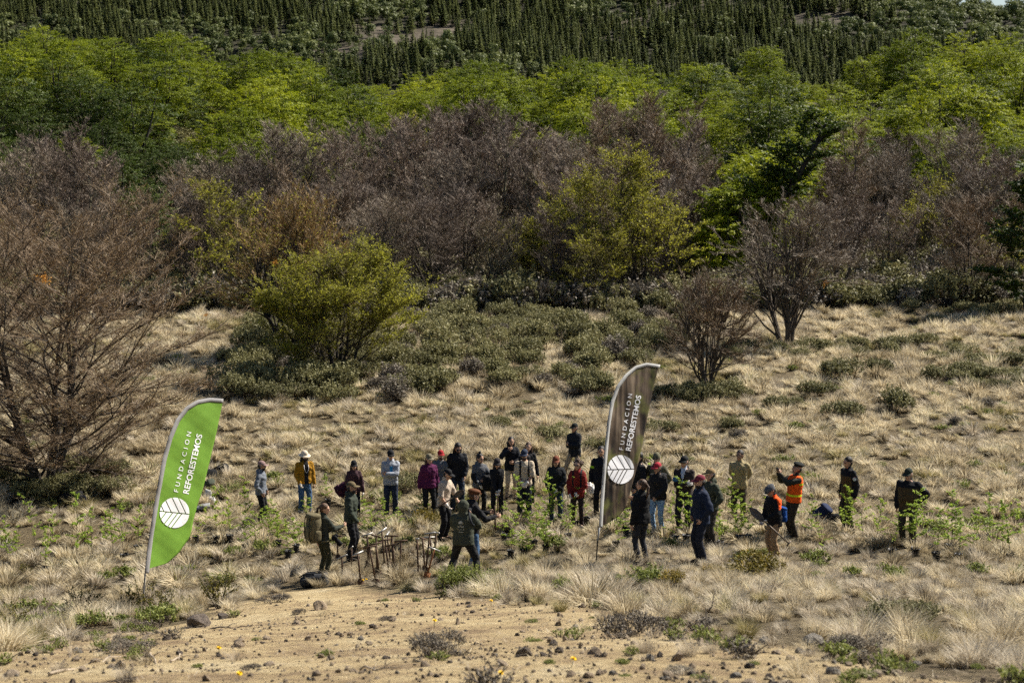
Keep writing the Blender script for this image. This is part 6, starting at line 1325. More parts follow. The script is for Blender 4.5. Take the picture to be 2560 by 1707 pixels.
def ground_pack(px, row, col, label, rot, size=(0.17, 0.12, 0.26), dark=BLK, up=0.13, ymin=26):
    p = at(px, row, 0, ymin); return backpack(None, col, dark, label, size, frame=(p + Vector((0, 0, up)), 0, rot))
ground_pack(520, 1200, (0.014, 0.014, 0.015), 'black backpack lying in grass right of the green flag', (1.2, 0.2, 0.5), (0.2, 0.13, 0.28)); ground_pack(550, 1188, (0.013, 0.013, 0.014), 'second black pack behind the one right of the green flag', (1.1, 0.0, 1.4), (0.17, 0.12, 0.25))
ground_pack(523, 1222, (0.06, 0.07, 0.05), 'small grey-green pack just below the black backpack', (0.9, 0, 0.8), (0.13, 0.09, 0.16))
ground_pack(2050, 1302, (0.016, 0.024, 0.06), 'navy blue backpack in the grass right of the orange vest', (0.7, 0.2, 1.0), (0.19, 0.14, 0.27)); ground_pack(2085, 1312, BLK, 'black bag in grass beside the navy blue backpack', (1.3, 0, 0.2), (0.15, 0.1, 0.2))
ground_pack(784, 1462, (0.03, 0.032, 0.036), 'dark grey bag lying at the sand edge by the backpack woman', (1.45, 0.1, 1.5), (0.19, 0.12, 0.27), up=0.10, ymin=24)
ground_pack(175, 1256, (0.012, 0.012, 0.013), 'black bag in the shade under the huge bare tree', (1.3, 0, 1.2), (0.2, 0.12, 0.34), ymin=30); ground_pack(205, 1262, (0.015, 0.015, 0.02), 'small black bag next to the bag under the huge bare tree', (1.2, 0, 0.3), (0.14, 0.1, 0.2), ymin=30)
p_ = W(I['plum'], A3(-0.30, 0.12, 0.92)); backpack(None, (0.045, 0.012, 0.028), (0.03, 0.01, 0.02), 'maroon bag hanging at the side of the plum-jacket woman', (0.15, 0.10, 0.2), frame=(p_, 0, (0.2, 0.9, 0.3)))
p_ = W(I['long_hair_man'], A3(-0.27, -0.08, 0.60)); backpack(None, (0.13, 0.14, 0.16), (0.03, 0.03, 0.03), 'grey bag held low by the tall long-haired man', (0.13, 0.09, 0.20), frame=(p_, 0, (0, 0.1, 0.3)))
p_ = W(I['shovel_man'], A3(0.0, 0.20, 1.02)); backpack(None, (0.01, 0.06, 0.24), (0.01, 0.02, 0.06), 'small bright blue bag on the back of the shovel holder', (0.12, 0.06, 0.15), frame=(p_, 0, (0, 0, I['shovel_man']['yaw'])))

def lump(name, label, cat, p, r, col, seed, rot=(0, 0, 0)):
    """soft crumpled cloth or plastic"""
    rg = np.random.default_rng(seed); m = MB(); sell(m, (0, 0, 0), r, 0.75, None, 0, 22, 14); v = m.V[0]; off = Vector(rg.uniform(-9, 9, 3))
    m.V[0] = (v * (1 + np.array([[0.30 * mnoise.noise(Vector(c) * (2.2 / max(r)) + off) + 0.18 * mnoise.noise(Vector(c) * (5.5 / max(r)) + off)] for c in v]))).astype(np.float32)
    return tag(link(name, m.mesh(name, [cloth(col, 0.6, 0.6)], True), None, p, rot), label, cat)
p_ = at(522, 1246, 0, 30); lump('plastic_bag', 'white plastic bag standing right of the green flag, upper one', 'bag', p_ + Vector((0, 0, 0.10)), (0.12, 0.10, 0.15), (0.62, 0.62, 0.60), 1)
p_ = at(508, 1272, 0, 30); lump('plastic_bag', 'grey-white crumpled sack lying right of the green flag', 'bag', p_ + Vector((0, 0, 0.07)), (0.20, 0.12, 0.07), (0.28, 0.28, 0.28), 2, (0, -0.2, 0.4))
p_ = at(530, 1262, 0, 30); lump('plastic_bag', 'small white bag on the crumpled sack right of the flag', 'bag', p_ + Vector((0, 0, 0.12)), (0.10, 0.08, 0.11), (0.70, 0.70, 0.68), 3)
p_ = W(I['red_puffer'], A3(0.30, 0.14, 1.0)); lump('plastic_bag', 'white bag hanging behind the woman in red puffer jacket', 'bag', p_, (0.09, 0.07, 0.13), (0.7, 0.69, 0.66), 4)
p_ = W(I['bun_woman'], A3(0.14, -0.27, 1.0)); lump('folded_coat', 'black folded coat carried by the woman with hair bun', 'coat', p_, (0.15, 0.11, 0.2), (0.012, 0.012, 0.013), 5)
p_ = W(I['crossed_dark'], A3(-0.12, -0.27, 1.27)); lump('blue_cloth', 'blue cloth held in the crossed arms of the dark-jacket man', 'cloth', p_, (0.07, 0.04, 0.05), (0.03, 0.12, 0.26), 6)

def camera_thing(p, rz, rx, label, s=1.0):
    r = link('photo_camera', None, None, p, (rx, 0, rz), s); k = cloth((0.012, 0.012, 0.013), 0.5, 0.1)
    m = MB(); sell(m, (0, 0, 0), (0.070, 0.035, 0.048), 0.4); link('camera_body', m.mesh('camera_body', [k], True), r)
    m = MB(); m.tube([(0, -0.03, 0), (0, -0.09, 0), (0, -0.095, 0), (0, -0.17, 0)], [0.038, 0.038, 0.042, 0.044], 14); link('lens', m.mesh('lens', [k], True), r)
    m = MB(); sell(m, (0, 0.005, 0.055), (0.028, 0.03, 0.02), 0.5); link('viewfinder', m.mesh('viewfinder', [k], True), r)
    m = MB(); sell(m, (0.055, -0.03, -0.005), (0.02, 0.025, 0.045), 0.5); link('hand_grip', m.mesh('hand_grip', [k], True), r)
    return tag(r, label, 'camera')
a = I['cameraman']; camera_thing(W(a, (a['J'][1][2] + a['J'][-1][2]) / 2 + A3(0, -0.08, 0.06)), a['yaw'], 0, 'black camera raised by the hooded cameraman')
a = I['pack_woman']; camera_thing(W(a, A3(-0.18, -0.19, 0.98)), a['yaw'] - 0.5, radians(50), 'black camera hanging at the hip of the backpack woman', 1.25)
# strap across the cameraman's shoulder
a = I['cameraman']; m = MB(); T = a['T']; Pp = [T(A3(-0.10, -0.05, 1.50)), T(A3(-0.13, 0.06, 1.515)), T(A3(-0.155, 0.15, 1.44)), T(A3(-0.20, 0.175, 1.33)), T(A3(-0.235, 0.12, 1.27)), T(A3(-0.20, -0.05, 1.30))]
m.tube(np.array(Pp), [0.012, 0.02, 0.024, 0.024, 0.016, 0.010], 7); link('camera_strap', m.mesh('camera_strap', [cloth((0.02, 0.022, 0.026))], True), a['root'])
# phone
a = I['orange_vest']; c = (a['J'][1][2] + a['J'][-1][2]) / 2 + A3(0, -0.05, 0.10); m = MB(); m.box((0, 0, 0), (0.145, 0.010, 0.072)); r = tag(link('phone', m.mesh('phone', [cloth((0.015, 0.015, 0.016), 0.3, 0)]), None, W(a, c), (0, 0, a['yaw'])), 'dark phone held up by the man in orange vest', 'phone')
m = MB(); m.box((0, 0.0065, 0), (0.13, 0.002, 0.064)); link('screen', m.mesh('screen', [M['glass_dark']]), r)

def spade(a, b, label, blade=(0.10, 0.30), rev=False, col='wood', grip=True):
    """from grip a to blade end b (world points)"""
    r = link('spade', None, None, a); v = np.array(b - a); L = np.linalg.norm(v); d = v / L; s = nz(np.cross(d, (0.2, -1, 0.3))); n = np.cross(s, d)
    wm = mat_plain('handle_wood', (0.30, 0.19, 0.09), 0.7, 10, 0.3, 0.2) if col == 'wood' else M['steel_dull']
    m = MB(); m.tube([d * 0.0, d * (L - blade[1])], [0.016, 0.017], 8); link('shaft', m.mesh('shaft', [wm], True), r)
    if grip: m = MB(); m.tube([-s * 0.07, s * 0.07], 0.016, 8); link('grip', m.mesh('grip', [wm], True), r)
    V = []; prof = [(L - blade[1] - 0.06, 0.018, 0.0), (L - blade[1], blade[0] * 0.62, 0.012), (L - blade[1] * 0.7, blade[0], 0.02), (L - blade[1] * 0.35, blade[0] * 0.95, 0.02), (L - blade[1] * 0.1, blade[0] * 0.45, 0.01), (L, 0.012, 0.0)]
    for t, w, dish in prof:
        for k in (-1, -0.5, 0, 0.5, 1): V.append(d * t + s * w * k - n * dish * (1 - k * k))
    q = [[i * 5 + j, i * 5 + j + 1, (i + 1) * 5 + j + 1, (i + 1) * 5 + j] for i in range(len(prof) - 1) for j in range(4)]
    m = MB(); m.add(V, None, q); o = link('blade', m.mesh('blade', [M['steel_dull']], True), r); sd = o.modifiers.new('plate', 'SOLIDIFY'); sd.thickness = 0.004
    return tag(r, label, 'spade')
M['steel_dull'] = mat_plain('steel_dull', (0.12, 0.095, 0.075), 0.55, 14, 0.35, 0.3, metal=0.5)
a = I['shovel_man']; Yp = a['pos'].y - 0.25; spade(atY(1972, 1358, Yp - 0.1), atY(1874, 1269, Yp), 'big steel shovel held slantwise by the person in black and orange', (0.085, 0.34), col='steel')
a = I['beige_shirt']; Yp = a['pos'].y - 0.30; spade(atY(1081, 1276, Yp), atY(1160, 1226, Yp - 0.1), 'long spade held by the person in beige polo shirt', (0.07, 0.26), col='steel', grip=False)
a = I['spade_woman']; hnd = W(a, (a['J'][1][2] + a['J'][-1][2]) / 2 + A3(0, -0.05, -0.03)); spade(hnd, Vector((hnd.x, hnd.y - 0.05, float(H(hnd.x, hnd.y - 0.05)) - 0.1)), 'wooden-handled spade under the white gloves of the woman in black', (0.08, 0.25))
a = I['flat_cap']; hnd = W(a, a['J'][-1][2]); m = MB(); m.tube([(0, 0, 0.22), (0, 0, 0.05), (0.01, 0, -0.28)], [0.014, 0.017, 0.017], 7); m.tube([(0, 0, 0.12), (-0.20, 0.05, 0.11)], [0.012, 0.012], 7); tag(link('camera_stabilizer', m.mesh('camera_stabilizer', [M['rust']], True), None, hnd), 'dark handheld camera bracket held up by the flat-cap man', 'camera bracket')

# white cord on the mustard man, arm patches of the guards, back print of the hoodie
def on_surface(info, child, pts, lift=0.004, ydir=1):
    """drop (x, z) points onto a garment from behind (ydir 1) or in front (-1)"""
    from mathutils.bvhtree import BVHTree
    o = [c for c in info['root'].children if c.name.split('.')[0] == child][0]; me = o.data
    t = BVHTree.FromPolygons([v.co for v in me.vertices], [p.vertices for p in me.polygons]); out = []
    for x, z in pts:
        h = t.ray_cast(Vector((x, 0.6 * ydir, z)), Vector((0, -ydir, 0)))
        out.append((x, (h[0].y if h[0] else 0.15 * ydir) + lift * ydir, z))
    return out
def decal(info, child, V2, F, name, mat, ydir=1):
    me = bpy.data.meshes.new(name); me.from_pydata(on_surface(info, child, V2, 0.005, ydir), [], F); me.materials.append(mat); return link(name, me, [c for c in info['root'].children if c.name.split('.')[0] == child][0])
pw = cloth((0.42, 0.42, 0.36)); a = I['cameraman']
Vt, F = text_mesh('HATTAN', 0.95, 0.02); decal(a, 'hoodie', [(0.02 - (v[0] - 0.5) * 0.12, 1.235 - a['S'] * 0 + v[1] * 0.035 - 0.10) for v in Vt], F, 'lettering', pw)
disc = lambda cx, cz, r, n=14: ([(cx + cos(i / n * 2 * pi) * r, cz + sin(i / n * 2 * pi) * r * 0.85) for i in range(n)], [tuple(range(n))])
for cx, cz, r in ((0.02, 1.245, 0.032), (0.045, 1.228, 0.024), (-0.008, 1.228, 0.024)): decal(a, 'hoodie', *disc(cx, cz, r), 'tree_emblem', pw)
decal(a, 'hoodie', [(0.008, 1.18), (0.032, 1.18), (0.030, 1.23), (0.010, 1.23)], [(0, 1, 2, 3)], 'tree_emblem', pw)
for txt, z, w in (('POR LA RESTAURACION', 1.100, 0.17), ('DE LOS BOSQUES', 1.075, 0.15)):
    Vt, F = text_mesh(txt, 1.0, 0.0); decal(a, 'hoodie', [(0.02 - (v[0] - 0.5) * w, z + v[1] * 0.014) for v in Vt], F, 'lettering', pw)
decal(a, 'hoodie', *disc(0.045, 1.045, 0.013), 'logo_disc', pw); decal(a, 'hoodie', [(0.025, 1.039), (-0.03, 1.039), (-0.03, 1.051), (0.025, 1.051)], [(0, 1, 2, 3)], 'logo_bar', pw)
M['patch'] = mat_plain('patch', (0.55, 0.58, 0.55), 0.8, 60, 0.4, 0.1)
for nm in ('guard_a', 'guard_b'):
    a = I[nm]; sh, el, wr, _ = a['J'][1]; c = sh + (el - sh) * 0.42; ax = nz(el - sh); o_ = nz(A3(0.75, -0.65, 0.1) - ax * (A3(0.75, -0.65, 0.1) @ ax)); u = nz(np.cross(ax, o_)); m = MB(); n = 14
    V = [c + o_ * 0.098] + [c + o_ * (0.098 - 0.012 * abs(cos(i / n * 2 * pi))) + (u * cos(i / n * 2 * pi) + ax * sin(i / n * 2 * pi)) * 0.042 for i in range(n)]; m.add(V, [(0, 1 + i, 1 + (i + 1) % n) for i in range(n)]); link('sleeve_patch', m.mesh('sleeve_patch', [M['patch']]), [c for c in a['root'].children if c.name.startswith('fleece')][0])
a = I['mustard']; pts = on_surface(a, 'jacket', [(-0.035, 1.40), (-0.03, 1.30), (-0.005, 1.22), (0.03, 1.19), (0.065, 1.22), (0.085, 1.30), (0.085, 1.40)], 0.012, -1); m = MB(); m.tube(np.array(pts), 0.006, 5); link('neck_cord', m.mesh('neck_cord', [M['print_white']], True), a['root'])
# ------------------------------------------------------------------ foreground: stones, cushions, tussocks, flowers, sticks
def foreground():
    rng = np.random.default_rng(23)
    rocks = [rock_mesh(950 + i, 0.35, 3, m) for i, m in enumerate(['rock', 'rock', 'rock_grey', 'rock_grey', 'rock_dark', 'rock'])]
    def rock(px, row, w, k, lab, hz=0.75, grp=None):
        p = at(px, row, 0, 8); s = w * p.y / FPX / 2
        return tag(link('rock', rocks[k], None, p + Vector((0, 0, s * hz * 0.22)), (rng.uniform(-0.3, 0.3), rng.uniform(-0.3, 0.3), rng.random() * 6.28), (s, s * 0.9, s * hz)), lab, 'rock', grp)
    for px, row, w, k, lab, hz in ((798, 1524, 48, 0, 'round sandy-brown boulder at the upper edge of the bare bank', 0.95), (503, 1566, 74, 4, 'large dark pitted stone at the left edge of the bare bank', 0.65), (560, 1545, 40, 4, 'dark flat stone beside the large dark pitted stone', 0.5),
        (2035, 1603, 66, 2, 'big grey slab-like stone below the tall tussock on the right', 0.6), (1912, 1606, 44, 2, 'grey stone left of the big grey slab-like stone', 0.7), (2002, 1632, 34, 3, 'grey stone in front of the big grey slab-like stone', 0.8), (1975, 1648, 28, 5, 'small tan stone below the big grey slab-like stone', 0.7), (1940, 1634, 30, 5, 'tan half-buried stone left of the small tan stone', 0.6),
        (1838, 1694, 40, 2, 'grey stone at the bottom edge right of middle', 0.7), (2085, 1684, 52, 3, 'grey stone at the bottom edge between green cushions', 0.7), (2190, 1690, 44, 5, 'tan stone at the bottom edge below dark green cushion', 0.6), (1672, 1692, 44, 5, 'tan stone at the bottom left of lone grey stone', 0.65), (1668, 1700, 30, 2, 'low grey stone at the very bottom edge', 0.6),
        (1068, 1640, 26, 0, 'tan wedge stone leaning on the grey cushion shrub', 1.0), (1386, 1612, 28, 4, 'dark stone in bare sand right of the cushion shrub', 0.75), (1439, 1568, 20, 2, 'small grey stone on sand below the bright cushion', 0.8), (1400, 1575, 22, 5, 'small flat tan stone on open sand', 0.5), (902, 1598, 22, 2, 'grey stone on sand left of the cushion shrub', 0.8), (925, 1612, 22, 0, 'tan stone just below the grey one on sand', 0.7), (843, 1587, 20, 4, 'dark lump on sand below the round boulder', 0.7),
        (598, 1606, 34, 0, 'low tan stone on sand left of green sprig', 0.6), (666, 1598, 26, 5, 'low tan stone on sand right of green sprig', 0.6), (672, 1664, 36, 5, 'pale flat stone at lower left of the bank', 0.5), (1180, 1532, 16, 4, 'small dark stone on the upper middle of the bank', 0.7), (1172, 1518, 14, 4, 'tiny dark stone above the small dark stone', 0.7), (1307, 1580, 20, 0, 'little brown stone on open sand in the middle', 0.5),
        (30, 1690, 50, 5, 'tan stone at the bottom left corner', 0.6), (2290, 1660, 34, 2, 'grey half-buried stone on the right bank', 0.6), (880, 1460, 22, 5, 'pale stone at the top edge of the bank by the tools', 0.5), (1040, 1500, 26, 5, 'pale flat stone at the top edge of the bank', 0.35), (2420, 1640, 30, 4, 'dark stone below the tall right tussocks', 0.6), (1745, 1585, 30, 5, 'tan stone beside the grey tussocks right of middle', 0.7)):
        rock(px, row, w, k, lab, hz)
    # pebbles and clods: stuff
    n = 26000; y = 9.3 + 22 * rng.random(n) ** 1.6; x = rng.uniform(-1, 1, n) * (0.33 * y + 0.6); k = sandness(x, y) > 0.4; x = x[k]; y = y[k]
    cl = fbm(x / 1.1, y / 1.1, 81, 3); k = rng.random(len(x)) < 0.55 + 0.9 * cl; x = x[k]; y = y[k]; n = len(x)
    s = 0.004 + 0.022 * rng.random(n) ** 5 + 0.05 * rng.random(n) ** 40; peb = [rock_mesh(970 + i, 0.3, 1, m, 4) for i, m in enumerate(['rock', 'rock_grey', 'rock', 'rock', 'rock_dark'])]
    scatter('gravel', peb, np.stack([x, y, H(x, y) + s * 0.2], 1), rng.uniform(0, 6.28, (n, 3)), np.stack([s * 1.2, s, s * 0.7], 1), rng.choice(5, n, p=[0.3, 0.08, 0.12, 0.3, 0.2]), 'small stones and clods strewn over the sandy bank')
    # dry litter: short straw bits and twigs
    mb = [];
    for i in range(3):
        t = MB(); m_ = 14; q = np.stack([rng.uniform(-0.2, 0.2, m_), rng.uniform(-0.2, 0.2, m_), rng.uniform(0, 0.015, m_)], 1); a = rng.random(m_) * 6.28
        tri_blades(t, q, np.stack([np.cos(a), np.sin(a), rng.normal(0.05, 0.15, m_)], 1), rng.uniform(0.04, 0.16, m_), 0.006, rng, 0, rng.random(m_) * 0.8, side=np.stack([-np.sin(a), np.cos(a), np.zeros(m_)], 1)); mb.append(t.mesh('straw_bits', [M[['straw_grey', 'straw', 'twig_brown'][i]]]))
    n = 700; y = 9.5 + 20 * rng.random(n) ** 1.4; x = rng.uniform(-1, 1, n) * (0.33 * y + 0.6); k = sandness(x, y) > 0.2; x = x[k]; y = y[k]; n = len(x)
    scatter('litter', mb, np.stack([x, y, H(x, y) + 0.004], 1), np.stack([np.zeros(n), np.zeros(n), rng.random(n) * 6.28], 1), np.ones((n, 3)), rng.integers(0, 3, n), 'dry straw and twig litter on the sandy bank')
    # cushions and low shrubs
    he = [make_shrub(340 + i, 'heath', 520, 0.55, 0.5, 0.13, 0.022, 9, 0.55) for i in range(3)]; hb = [make_shrub(350 + i, 'herb', 200, 0.5, 0.4, 0.14, 0.035, 9, 0.6) for i in range(3)]; dk = make_shrub(360, 'shrub', 520, 0.6, 0.45, 0.12, 0.024, 9, 0.5)
    hg = make_shrub(361, 'herb', 420, 0.5, 0.75, 0.30, 0.03, 12, 0.8); ys = [make_shrub(362 + i, 'yellow_shrub', 330, 0.6, 0.55, 0.2, 0.028, 9, 0.6) for i in range(2)]
    def cushion(px, row, w, me, lab, hz=0.8, name='cushion_plant', grp=None, ymin=8):
        p = at(px, row, 0, ymin); s = w * p.y / FPX / 1.15
        return tag(link(name, me, None, p - Vector((0, 0, 0.02)), (0, 0, rng.random() * 6.28), (s, s, s * hz)), lab, 'plant', grp)
    for px, row, w, me, lab, hz in ((1090, 1640, 150, he[0], 'grey-green cushion shrub in the middle of the bare sand', 0.85), (1590, 1590, 170, he[1], 'grey dried cushion shrub right of middle at the sand edge', 0.8), (2215, 1562, 190, dk, 'broad dark shrub spreading at the right edge of the bank', 0.8), (2300, 1540, 130, dk, 'upper lobe of dark shrub behind the broad dark one', 0.8), (2135, 1618, 150, he[2], 'grey silvery cushion below the broad dark shrub', 0.6),
        (1155, 1486, 105, hg, 'fresh green herb bush behind which the hooded cameraman stands', 1.0), (310, 1630, 120, he[1], 'grey cushion with green leaves at the lower left bank', 0.5), (690, 1505, 80, he[2], 'low grey cushion left of the round boulder', 0.5), (745, 1535, 36, he[0], 'dark little heath clump left of the round boulder', 0.9),
        (2170, 1690, 110, hb[0], 'dark green cushion at the bottom right edge', 0.6), (2120, 1660, 60, hb[1], 'green sprig between stones at the bottom right', 0.9), (1560, 1660, 46, hb[2], 'bright green sprig on sand right of middle', 1.0), (1370, 1660, 42, hb[0], 'green sprig on sand by the yellow flower', 0.9), (1335, 1602, 50, hb[1], 'bright green cushion on sand left of the grey dried shrub', 0.7), (1335, 1555, 38, hb[2], 'small green rosette above the bright green cushion', 0.8),
        (806, 1640, 56, hb[0], 'green sprig on sand at left of middle', 0.9), (640, 1600, 28, hb[1], 'tiny green sprig between the low tan stones', 1.0), (490, 1668, 36, hb[2], 'tiny green sprig at the lower left', 1.0), (625, 1670, 48, he[0], 'small grey-green clump at the lower left', 0.7), (905, 1560, 40, hb[0], 'small green clump on the upper left of the sand', 0.8), (965, 1550, 40, he[1], 'small grey clump on the upper left of the sand', 0.8), (960, 1502, 30, hb[1], 'green tuft at the top of the sand bank', 0.8),
        (1275, 1502, 40, hb[2], 'bright green leaves at the sand edge behind the bank', 0.7), (1740, 1590, 40, hb[1], 'green leaves beside grey tussocks right of middle', 0.8), (1890, 1660, 46, hb[0], 'green sprig on the right bank left of grey stones', 0.9), (1758, 1695, 60, hb[1], 'green cushion at the bottom edge right of middle', 0.7), (2270, 1668, 70, hb[2], 'olive cushion at the bottom right bank', 0.7), (2440, 1668, 46, hb[0], 'green leaves under the tall right tussocks', 0.8), (60, 1625, 60, hb[1], 'green leaves at the foot of the left grass', 0.7), (320, 1597, 50, hb[2], 'green leaves at the left sand edge', 0.6), (1715, 1685, 110, he[2], 'grey low cushion at the bottom edge', 0.4),
        (1560, 1690, 40, hb[2], 'small green sprig at the very bottom, right of flower', 0.7), (2390, 1600, 60, hb[0], 'green leaf patch between right tussocks', 0.6), (1480, 1545, 30, hb[1], 'green rosette at the upper right of the sand', 0.6)):
        cushion(px, row, w, me, lab, hz)
    for px, row, w, me, lab, hz in ((1860, 1446, 175, ys[0], 'broad golden-yellow shrub in the grass below the shovel man', 0.7), (1690, 1458, 90, ys[1], 'small golden-yellow shrub left of the broad golden one', 0.7), (1790, 1440, 70, ys[1], 'yellow-green lobe joining the two golden shrubs', 0.8), (1055, 1318, 90, ys[0], 'olive-yellow shrub in front of the purple-pullover woman', 0.9)):
        cushion(px, row, w, me, lab, hz, 'golden_shrub', None, 24)
    # low herbs and small dry tufts mixed over the right-hand bank and along the grass edge: uncountable ground cover
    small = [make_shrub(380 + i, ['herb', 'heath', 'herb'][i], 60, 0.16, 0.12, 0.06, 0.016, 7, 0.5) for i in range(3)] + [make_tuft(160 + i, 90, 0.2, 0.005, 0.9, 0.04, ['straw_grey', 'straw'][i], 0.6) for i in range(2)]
    n = 1500; y = 10 + 20 * rng.random(n); x = rng.uniform(-1, 1, n) * (0.33 * y + 0.6); px, row = project(x, y, H(x, y)); e = row - np.interp(px, _SB[:, 0], _SB[:, 1])
    pr = np.where(px > 1550, 0.45, 0.0) * (0.4 + 0.9 * fbm(x / 0.9, y / 0.9, 83, 2)) + 0.5 * np.exp(-np.abs(e) / 18) + 0.04 + 0.2 * (px < 420)
    k = (sandness(x, y) > 0.15) & (rng.random(n) < pr); x = x[k]; y = y[k]; n = len(x); s = rng.uniform(0.35, 1.0, n)
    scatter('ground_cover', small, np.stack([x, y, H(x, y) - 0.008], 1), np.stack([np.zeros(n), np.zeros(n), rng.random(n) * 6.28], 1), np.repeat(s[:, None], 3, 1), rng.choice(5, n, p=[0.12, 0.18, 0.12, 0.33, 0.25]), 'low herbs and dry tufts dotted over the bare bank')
    # green low plants through the meadow grass
    hm = [make_shrub(390 + i, 'herb', 70, 0.3, 0.25, 0.12, 0.035, 8, 0.6) for i in range(2)]
    n = 420; y = 26 + 58 * rng.random(n); x = rng.uniform(-1, 1, n) * (0.33 * y); k = (sandness(x, y) < 0.1) & (fbm(x / 4, y / 4, 85, 2) > -0.05); x = x[k]; y = y[k]; n = len(x); s = rng.uniform(0.4, 1.0, n)
    scatter('meadow_herbs', hm, np.stack([x, y, H(x, y) - 0.01], 1), np.stack([np.zeros(n), np.zeros(n), rng.random(n) * 6.28], 1), np.repeat(s[:, None], 3, 1), rng.integers(0, 2, n), 'low green herbs growing between the grass tussocks')
    # upright thorny shrubs (calafate) on the left
    def calafate(seed, h, n=7):
        r = np.random.default_rng(seed); st = MB(); lf = MB()
        for i in range(n):
            a = r.random() * 6.28; S = walk((0, 0, -0.05), (cos(a) * 0.5, sin(a) * 0.5, 1), h * r.uniform(0.6, 1.0), 6, r, 0.14, 0.02); st.tube(S, np.linspace(0.008, 0.003, len(S)), 4, cap=False)
            segs = [S[2:]] + [walk(S[j], (cos(a + r.normal(0, 1.5)), sin(a + r.normal(0, 1.5)), 0.8), h * 0.3, 3, r, 0.12) for j in (2, 3, 4)]
            for B in segs:
                st.tube(B, np.linspace(0.004, 0.002, len(B)), 3, cap=False); m_ = 26; k = r.random(m_) * (len(B) - 1); j = np.minimum(k.astype(int), len(B) - 2); q = B[j] + (B[j + 1] - B[j]) * (k - j)[:, None]
                leaf_quads(lf, q + r.normal(0, 0.014, q.shape), r.normal(size=q.shape), 0.02 * r.uniform(0.7, 1.4, m_), r, 0, r.random(m_), aspect=1.7)
        return st.mesh('stem', [M['bark_dark']]), lf.mesh('foliage', [M['calafate']])
    ck = [calafate(40 + i, 0.8) for i in range(3)]
    for px, row, top, k, lab in ((355, 1530, 1425, 0, 'thorny olive shrub at the foot of the green flag'), (398, 1540, 1440, 1, 'thorny olive shrub right of the green flag foot'), (545, 1520, 1392, 2, 'upright olive twig shrub between green flag and bag'), (205, 1545, 1440, 0, 'upright thorny olive shrub in the left grass'), (165, 1555, 1500, 2, 'low thorny olive shrub beside the upright one at left'), (38, 1580, 1470, 1, 'thin thorny shrub near the left edge'), (62, 1440, 1390, 2, 'small brownish thorny shrub among saplings at far left'), (460, 1525, 1470, 1, 'small leafless-looking thorny shrub behind the dark stone'), (1900, 1405, 1362, 0, 'sprig of yellow-green shrub just above the broad golden shrub')):
        p = at(px, row, 0, 18); s = (row - top) / FPX * p.y / 0.75; e = link('thorny_shrub', None, None, p, (0, 0, rng.random() * 6.28), s); link('stem', ck[k][0], e); link('foliage', ck[k][1], e); tag(e, lab, 'shrub')
    # larger single tussocks in front
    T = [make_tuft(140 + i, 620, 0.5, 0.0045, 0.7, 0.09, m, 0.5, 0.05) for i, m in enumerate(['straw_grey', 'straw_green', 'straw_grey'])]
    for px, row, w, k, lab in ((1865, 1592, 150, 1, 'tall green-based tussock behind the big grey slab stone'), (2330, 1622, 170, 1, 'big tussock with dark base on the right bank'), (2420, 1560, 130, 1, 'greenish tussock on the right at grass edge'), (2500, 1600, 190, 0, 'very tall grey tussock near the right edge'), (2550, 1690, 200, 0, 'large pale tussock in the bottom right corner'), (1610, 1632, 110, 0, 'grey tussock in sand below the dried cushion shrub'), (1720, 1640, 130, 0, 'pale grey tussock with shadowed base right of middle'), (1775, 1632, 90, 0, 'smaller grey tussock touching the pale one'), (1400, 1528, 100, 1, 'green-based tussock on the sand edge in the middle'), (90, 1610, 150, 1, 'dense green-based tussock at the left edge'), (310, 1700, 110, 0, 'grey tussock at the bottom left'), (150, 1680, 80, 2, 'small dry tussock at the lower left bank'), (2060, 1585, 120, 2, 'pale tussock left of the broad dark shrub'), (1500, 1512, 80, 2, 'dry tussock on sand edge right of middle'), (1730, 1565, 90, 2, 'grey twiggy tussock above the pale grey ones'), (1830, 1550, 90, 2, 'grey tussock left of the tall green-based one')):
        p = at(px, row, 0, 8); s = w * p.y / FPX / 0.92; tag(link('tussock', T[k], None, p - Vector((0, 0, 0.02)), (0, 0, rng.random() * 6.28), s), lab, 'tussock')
    # yellow flowers
    fm = MB(); r = np.random.default_rng(2)
    for ring, (m_, rad, tilt) in enumerate(((16, 0.024, 0.15), (12, 0.017, 0.5), (7, 0.010, 0.9))):
        a = np.arange(m_) / m_ * 6.28 + ring; D = np.stack([np.cos(a), np.sin(a), np.full(m_, tilt)], 1); leaf_quads(fm, D * rad * 0.55 + np.array([0, 0, 0.07 + 0.002 * ring]), np.stack([-np.cos(a) * tilt, -np.sin(a) * tilt, np.ones(m_)], 1), 0.011, r, 0, D=D, aspect=2.4)
    fh = fm.mesh('flower_head', [M['flower']]); sm = MB(); sm.tube([(0, 0, -0.02), (0.003, 0, 0.035), (0, 0, 0.07)], [0.003, 0.0025, 0.0025], 5); sm.ell((0, 0, 0.066), (0.008, 0.008, 0.008), 6, 4); fs = sm.mesh('stem', [M['herb']])
    for px, row, lab in ((130, 1600, 'yellow flower at the left sand edge'), (548, 1640, 'yellow flower on the left sand'), (596, 1700, 'yellow flower at the bottom left of middle'), (1085, 1568, 'yellow flower behind the cushion shrub'), (1227, 1514, 'yellow flower on the upper middle of the sand'), (1428, 1668, 'yellow flower on sand right of middle'), (1247, 1704, 'yellow flower at the bottom edge'), (904, 1457, 'yellow flower by the tools, left one of two'), (917, 1457, 'yellow flower by the tools, right one of two'), (1254, 1462, 'yellow flower in grass right of the herb bush')):
        p = at(px, row, 0, 8); e = link('yellow_flower', None, None, p, (rng.uniform(-0.25, 0.25) + 0.3, rng.uniform(-0.2, 0.2), rng.random() * 0.6), 1.15 if row < 1650 else 1.0); link('flower_head', fh, e); link('stem', fs, e); tag(e, lab, 'flower')
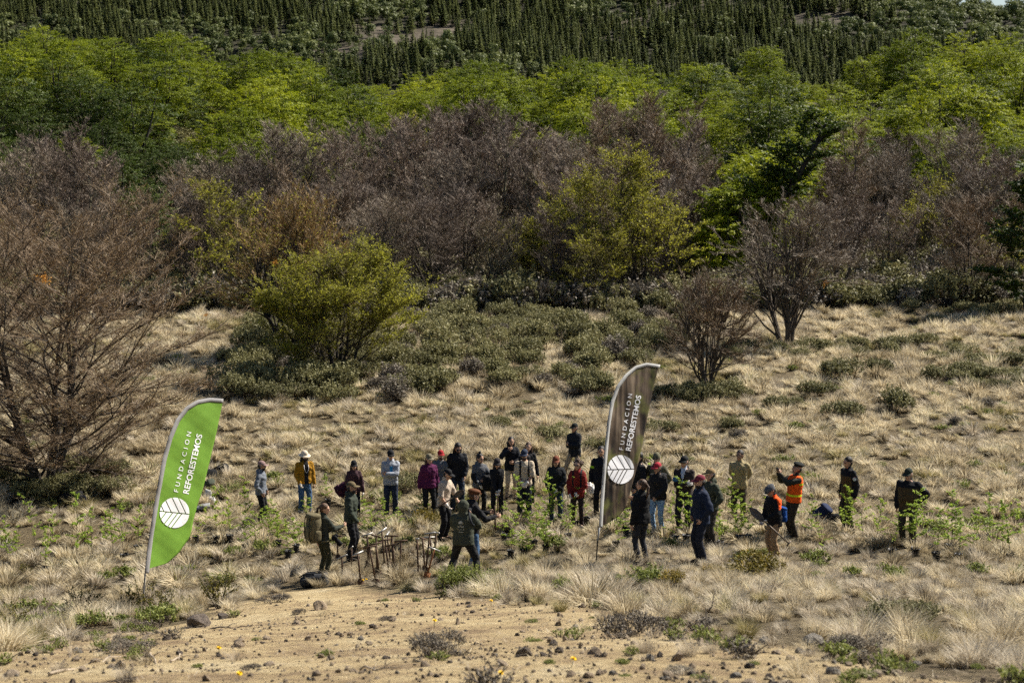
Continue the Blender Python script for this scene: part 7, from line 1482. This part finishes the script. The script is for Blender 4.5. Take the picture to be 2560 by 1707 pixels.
    # dead sticks
    for a, b, rr, lab in (((120, 1690), (300, 1645), 0.014, 'long grey stick on the lower left sand'), ((372, 1622), (392, 1660), 0.016, 'short pale stick stub on the left sand'), ((425, 1655), (460, 1642), 0.010, 'thin bleached stick on the left sand'), ((515, 1572), (620, 1566), 0.014, 'dark twisted root beside the large dark stone'), ((345, 1608), (380, 1585), 0.012, 'dark broken twig at the left sand edge'), ((900, 1677), (1010, 1673), 0.008, 'thin buried twig at the bottom of the sand'), ((1775, 1530), (1790, 1490), 0.012, 'upright dead stub at the right sand edge')):
        p = at(*a, 0, 8); q = at(*b, 0, 8) if lab[:7] != 'upright' else p + Vector((0.06, 0.02, 0.22)); n = 7; P = np.array([p + (q - p) * (i / (n - 1)) for i in range(n)]) - np.array(p)
        P += rng.normal(0, 0.012, P.shape); P[:, 2] += 0.012; mb = MB(); mb.tube(P, np.linspace(rr, rr * 0.4, n), 6)
        j = 3; mb.tube(np.array([P[j], P[j] + np.array([0.06, 0.05, 0.03]), P[j] + np.array([0.12, 0.06, 0.03])]), [rr * 0.5, rr * 0.4, rr * 0.2], 5)
        tag(link('dead_stick', mb.mesh('dead_stick', [M['wood_dead'] if 'dark' not in lab else M['rock_dark']], True), None, p), lab, 'stick')
    # orange parasitic leaf clusters in the bare trees
    for px, row, Y, s, lab in ((110, 690, 44.0, 0.085, 'orange leaf cluster high in the huge bare tree'), (515, 788, 43, 0.04, 'tiny orange leaf cluster on a right branch of the huge bare tree'), (2064, 708, 79.5, 0.09, 'orange leaf cluster in the dark-trunked leafless tree'), (690, 655, 70, 0.08, 'orange leaf cluster in the budding tree behind the yellow-green one')):
        p = atY(px, row, Y); mb = MB(); n = 130; d = rng.normal(0, 0.6, (n, 3)) + rng.normal(0, 0.7, (4, 3))[rng.integers(0, 4, n)]; leaf_quads(mb, d * s, rng.normal(size=(n, 3)), s * 0.28, rng, aspect=2.2); tag(link('orange_leaf_cluster', mb.mesh('orange_leaf_cluster', [M['orange_leaf']]), None, p), lab, 'leaf cluster')
foreground()
